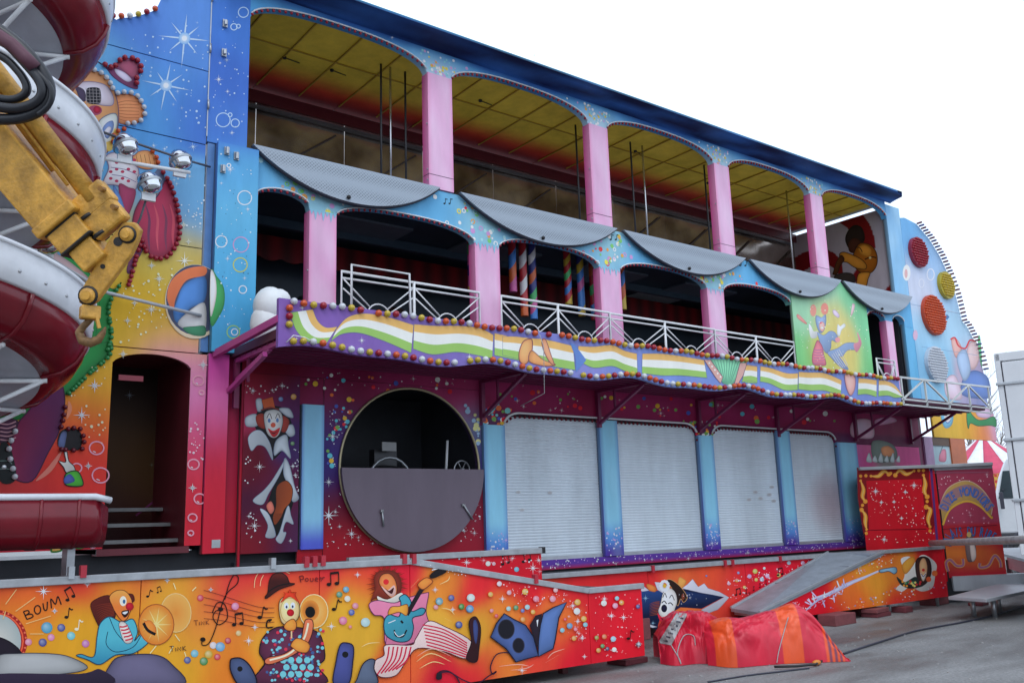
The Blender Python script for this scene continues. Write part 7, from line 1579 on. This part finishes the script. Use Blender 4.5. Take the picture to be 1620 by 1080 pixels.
for z in (3.55, 2.7, 1.8):
    h_ = fb('hinge', -.03, .42, -.035, -.012, z-.025, z+.025, steel)
fb('marker_lamp', .55, .75, -.02, 0, 3.93, 3.98, gsk); fb('chassis', .3, 2.1, .2, 6.3, .7, 1.05, gsk)
for x in (.1, 2.05):
    for y in (1.0, 2.0, 5.6):
        c_ = F_ @ Vector((x, y, .5)); MB().lathe([(.001, 0), (.3, .0), (.48, .03), (.5, .1), (.5, .2), (.46, .28), (.001, .28)], c_, F_.to_3x3() @ Vector((1, 0, 0)), 20).build('wheel', black, BX, True)
# white lorry cab
s_ = 25.0; k0 = PD(1576, 800, s_); LC = empty('white_lorry', (k0.x, k0.y, 0), 'white lorry cab standing in front of the striped tent', 'lorry')
dl = Vector((.45, -.89, 0)); dd = Vector((.89, .45, 0)); M2 = Matrix(((dl.x, dd.x, 0, k0.x), (dl.y, dd.y, 0, k0.y), (0, 0, 1, 0), (0, 0, 0, 1)))
mb = MB(); mb.prism([(0, 1.05), (2.1, 1.05), (2.1, 3.05), (.40, 3.05), (.2, 2.6), (.02, 1.95)], 0, 2.2, M=M2); mb.build('cab', tw_, LC, bevel=.05)
mb = MB(); mb.prism([(.08, 1.98), (.9, 1.98), (.9, 2.72), (.27, 2.72)], -.012, .0, M=M2); gl_ = mat('dark_cab_glass', (.05, .07, .08), .08); mb.build('side_window', gl_, LC)
fb('door_mirror', .10, .2, -.25, -.16, 1.7, 2.15, gsk, LC, .02, M2); fb('mirror_arm', .2, .24, -.13, 0, 2.2, 2.24, gsk, LC, 0, M2)
fb('sill', .0, 2.1, .02, 2.2, .45, 1.05, mat('dark_bumper', (.04, .04, .05), .5), LC, .03, M2); fb('number_plate', .35, .7, -.005, .02, .62, .82, mat('grey_plate', (.35, .35, .35), .5), LC, 0, M2)
fb('load_body', 2.2, 7.5, .0, 2.4, 1.0, 3.4, tw_, LC, .02, M2); fb('door_seam', 1.2, 1.215, -.006, .0, 1.1, 2.9, gsk, LC, 0, M2)
c_ = M2 @ Vector((.75, -.03, .5)); MB().lathe([(.001, 0), (.26, 0), (.3, .03), (.5, .02), (.53, .06), (.53, .26), (.001, .26)], c_, dd, 24).build('wheel', black, LC, True); MB().lathe([(.001, -.03), (.2, -.03), (.26, .0)], c_, dd, 20).build('rim', mat('grey_rim', (.4, .4, .42), .5), LC, True)
MB().lathe([(.62, -.02), (.66, -.02), (.66, .1)], c_, dd, 24).build('wheel_arch', gsk, LC, True)
for x in (5.0, 6.2):
    c_ = M2 @ Vector((x, .0, .5)); MB().lathe([(.001, 0), (.3, 0), (.5, .02), (.5, .3), (.001, .3)], c_, dd, 20).build('wheel', black, LC, True)
# striped stall tent
TS = 36.0; tc_ = PD(1568, 790, TS); ap = PD(1568, 684, TS); bz = PD(1568, 752, TS).z
TN = empty('striped_tent', (tc_.x, tc_.y, 0), 'red and white striped round stall tent behind the ticket booth', 'tent')
RT = 2.3
def gore(k, n_=16):
    a, b = 2*math.pi*k/n_, 2*math.pi*(k+1)/n_; vs = []; 
    for i in range(7):
        t = i/6; r_ = RT*(t**1.12)+.03; z = ap.z+(bz-ap.z)*t
        for j in range(4):
            q = a+(b-a)*j/3; vs.append((tc_.x+r_*math.cos(q), tc_.y+r_*math.sin(q), z-.03*math.sin(math.pi*j/3)*t))
    mb = MB(); mb.add(vs, [(i*4+j, i*4+j+1, (i+1)*4+j+1, (i+1)*4+j) for i in range(6) for j in range(3)]); return mb
for k in range(16):
    o = gore(k).build('canvas_gore', mat('tent_red', (.62, .06, .13), .6) if k % 2 else mat('tent_white', (.8, .8, .82), .6), TN, True); sm = o.modifiers.new('solid', 'SOLIDIFY'); sm.thickness = .01
vm, n, l, bs = _base('checked_valance'); tcn = n.new('ShaderNodeTexCoord'); chk = n.new('ShaderNodeTexChecker'); chk.inputs['Scale'].default_value = 9; chk.inputs[1].default_value = (.6, .05, .03, 1); chk.inputs[2].default_value = (.65, .42, .06, 1)
l.new(tcn.outputs['Object'], chk.inputs['Vector']); l.new(chk.outputs['Color'], bs.inputs['Base Color'])
vh = (bz-PD(1568, 778, TS).z)
MB().lathe([(RT+.03, bz), (RT+.05, bz-vh)], (tc_.x, tc_.y, 0), (0, 0, 1), 32).build('valance', vm, TN)
MB().lathe([(RT-.1, bz-vh*.5), (RT-.1, 0)], (tc_.x, tc_.y, 0), (0, 0, 1), 32).build('stall_wall', mat('stall_wall', (.6, .62, .62), .6), TN)
# bare trees far behind
bark = mat('grey_bark', (.22, .19, .17), .9)
def tree(x, y, h, seed, label):
    r = empty('bare_tree', (x, y, 0), label, 'tree', 'bare winter trees behind the funfair'); rd_ = random.Random(seed)
    tr = MB(); br = MB()
    def grow(p, d, L, r_, lev, mb):
        pts = [p]; q = p; dd_ = d
        for i in range(4):
            dd_ = (dd_+Vector((rd_.uniform(-.12, .12), rd_.uniform(-.12, .12), .05))).normalized(); q = q+dd_*L/4; pts.append(q)
        mb.path(pts, r_, 5 if lev < 2 else 3, r_*.55)
        if lev < 4:
            for i in range(5 if lev < 2 else 4):
                f = pts[1+i % 4]; nd = (dd_+Vector((rd_.uniform(-.9, .9), rd_.uniform(-.9, .9), rd_.uniform(-.1, .6)))).normalized(); grow(f, nd, L*rd_.uniform(.45, .68), r_*.5, lev+1, br)
    grow(Vector((x, y, 0)), Vector((0, 0, 1)), h*.45, .16, 0, tr); tr.build('trunk', bark, r, True); br.build('crown', bark, r)
for k, (px, s, h) in enumerate(((1548, 52, 10.0), (1590, 58, 11.5), (1512, 60, 9.0))):
    p = PD(px, 790, s); tree(p.x, p.y, h, 40+k, ('tall bare tree rising behind the tent', 'bare tree between the tower wing and the box trailer', 'bare tree mostly hidden behind the funhouse wing')[k])
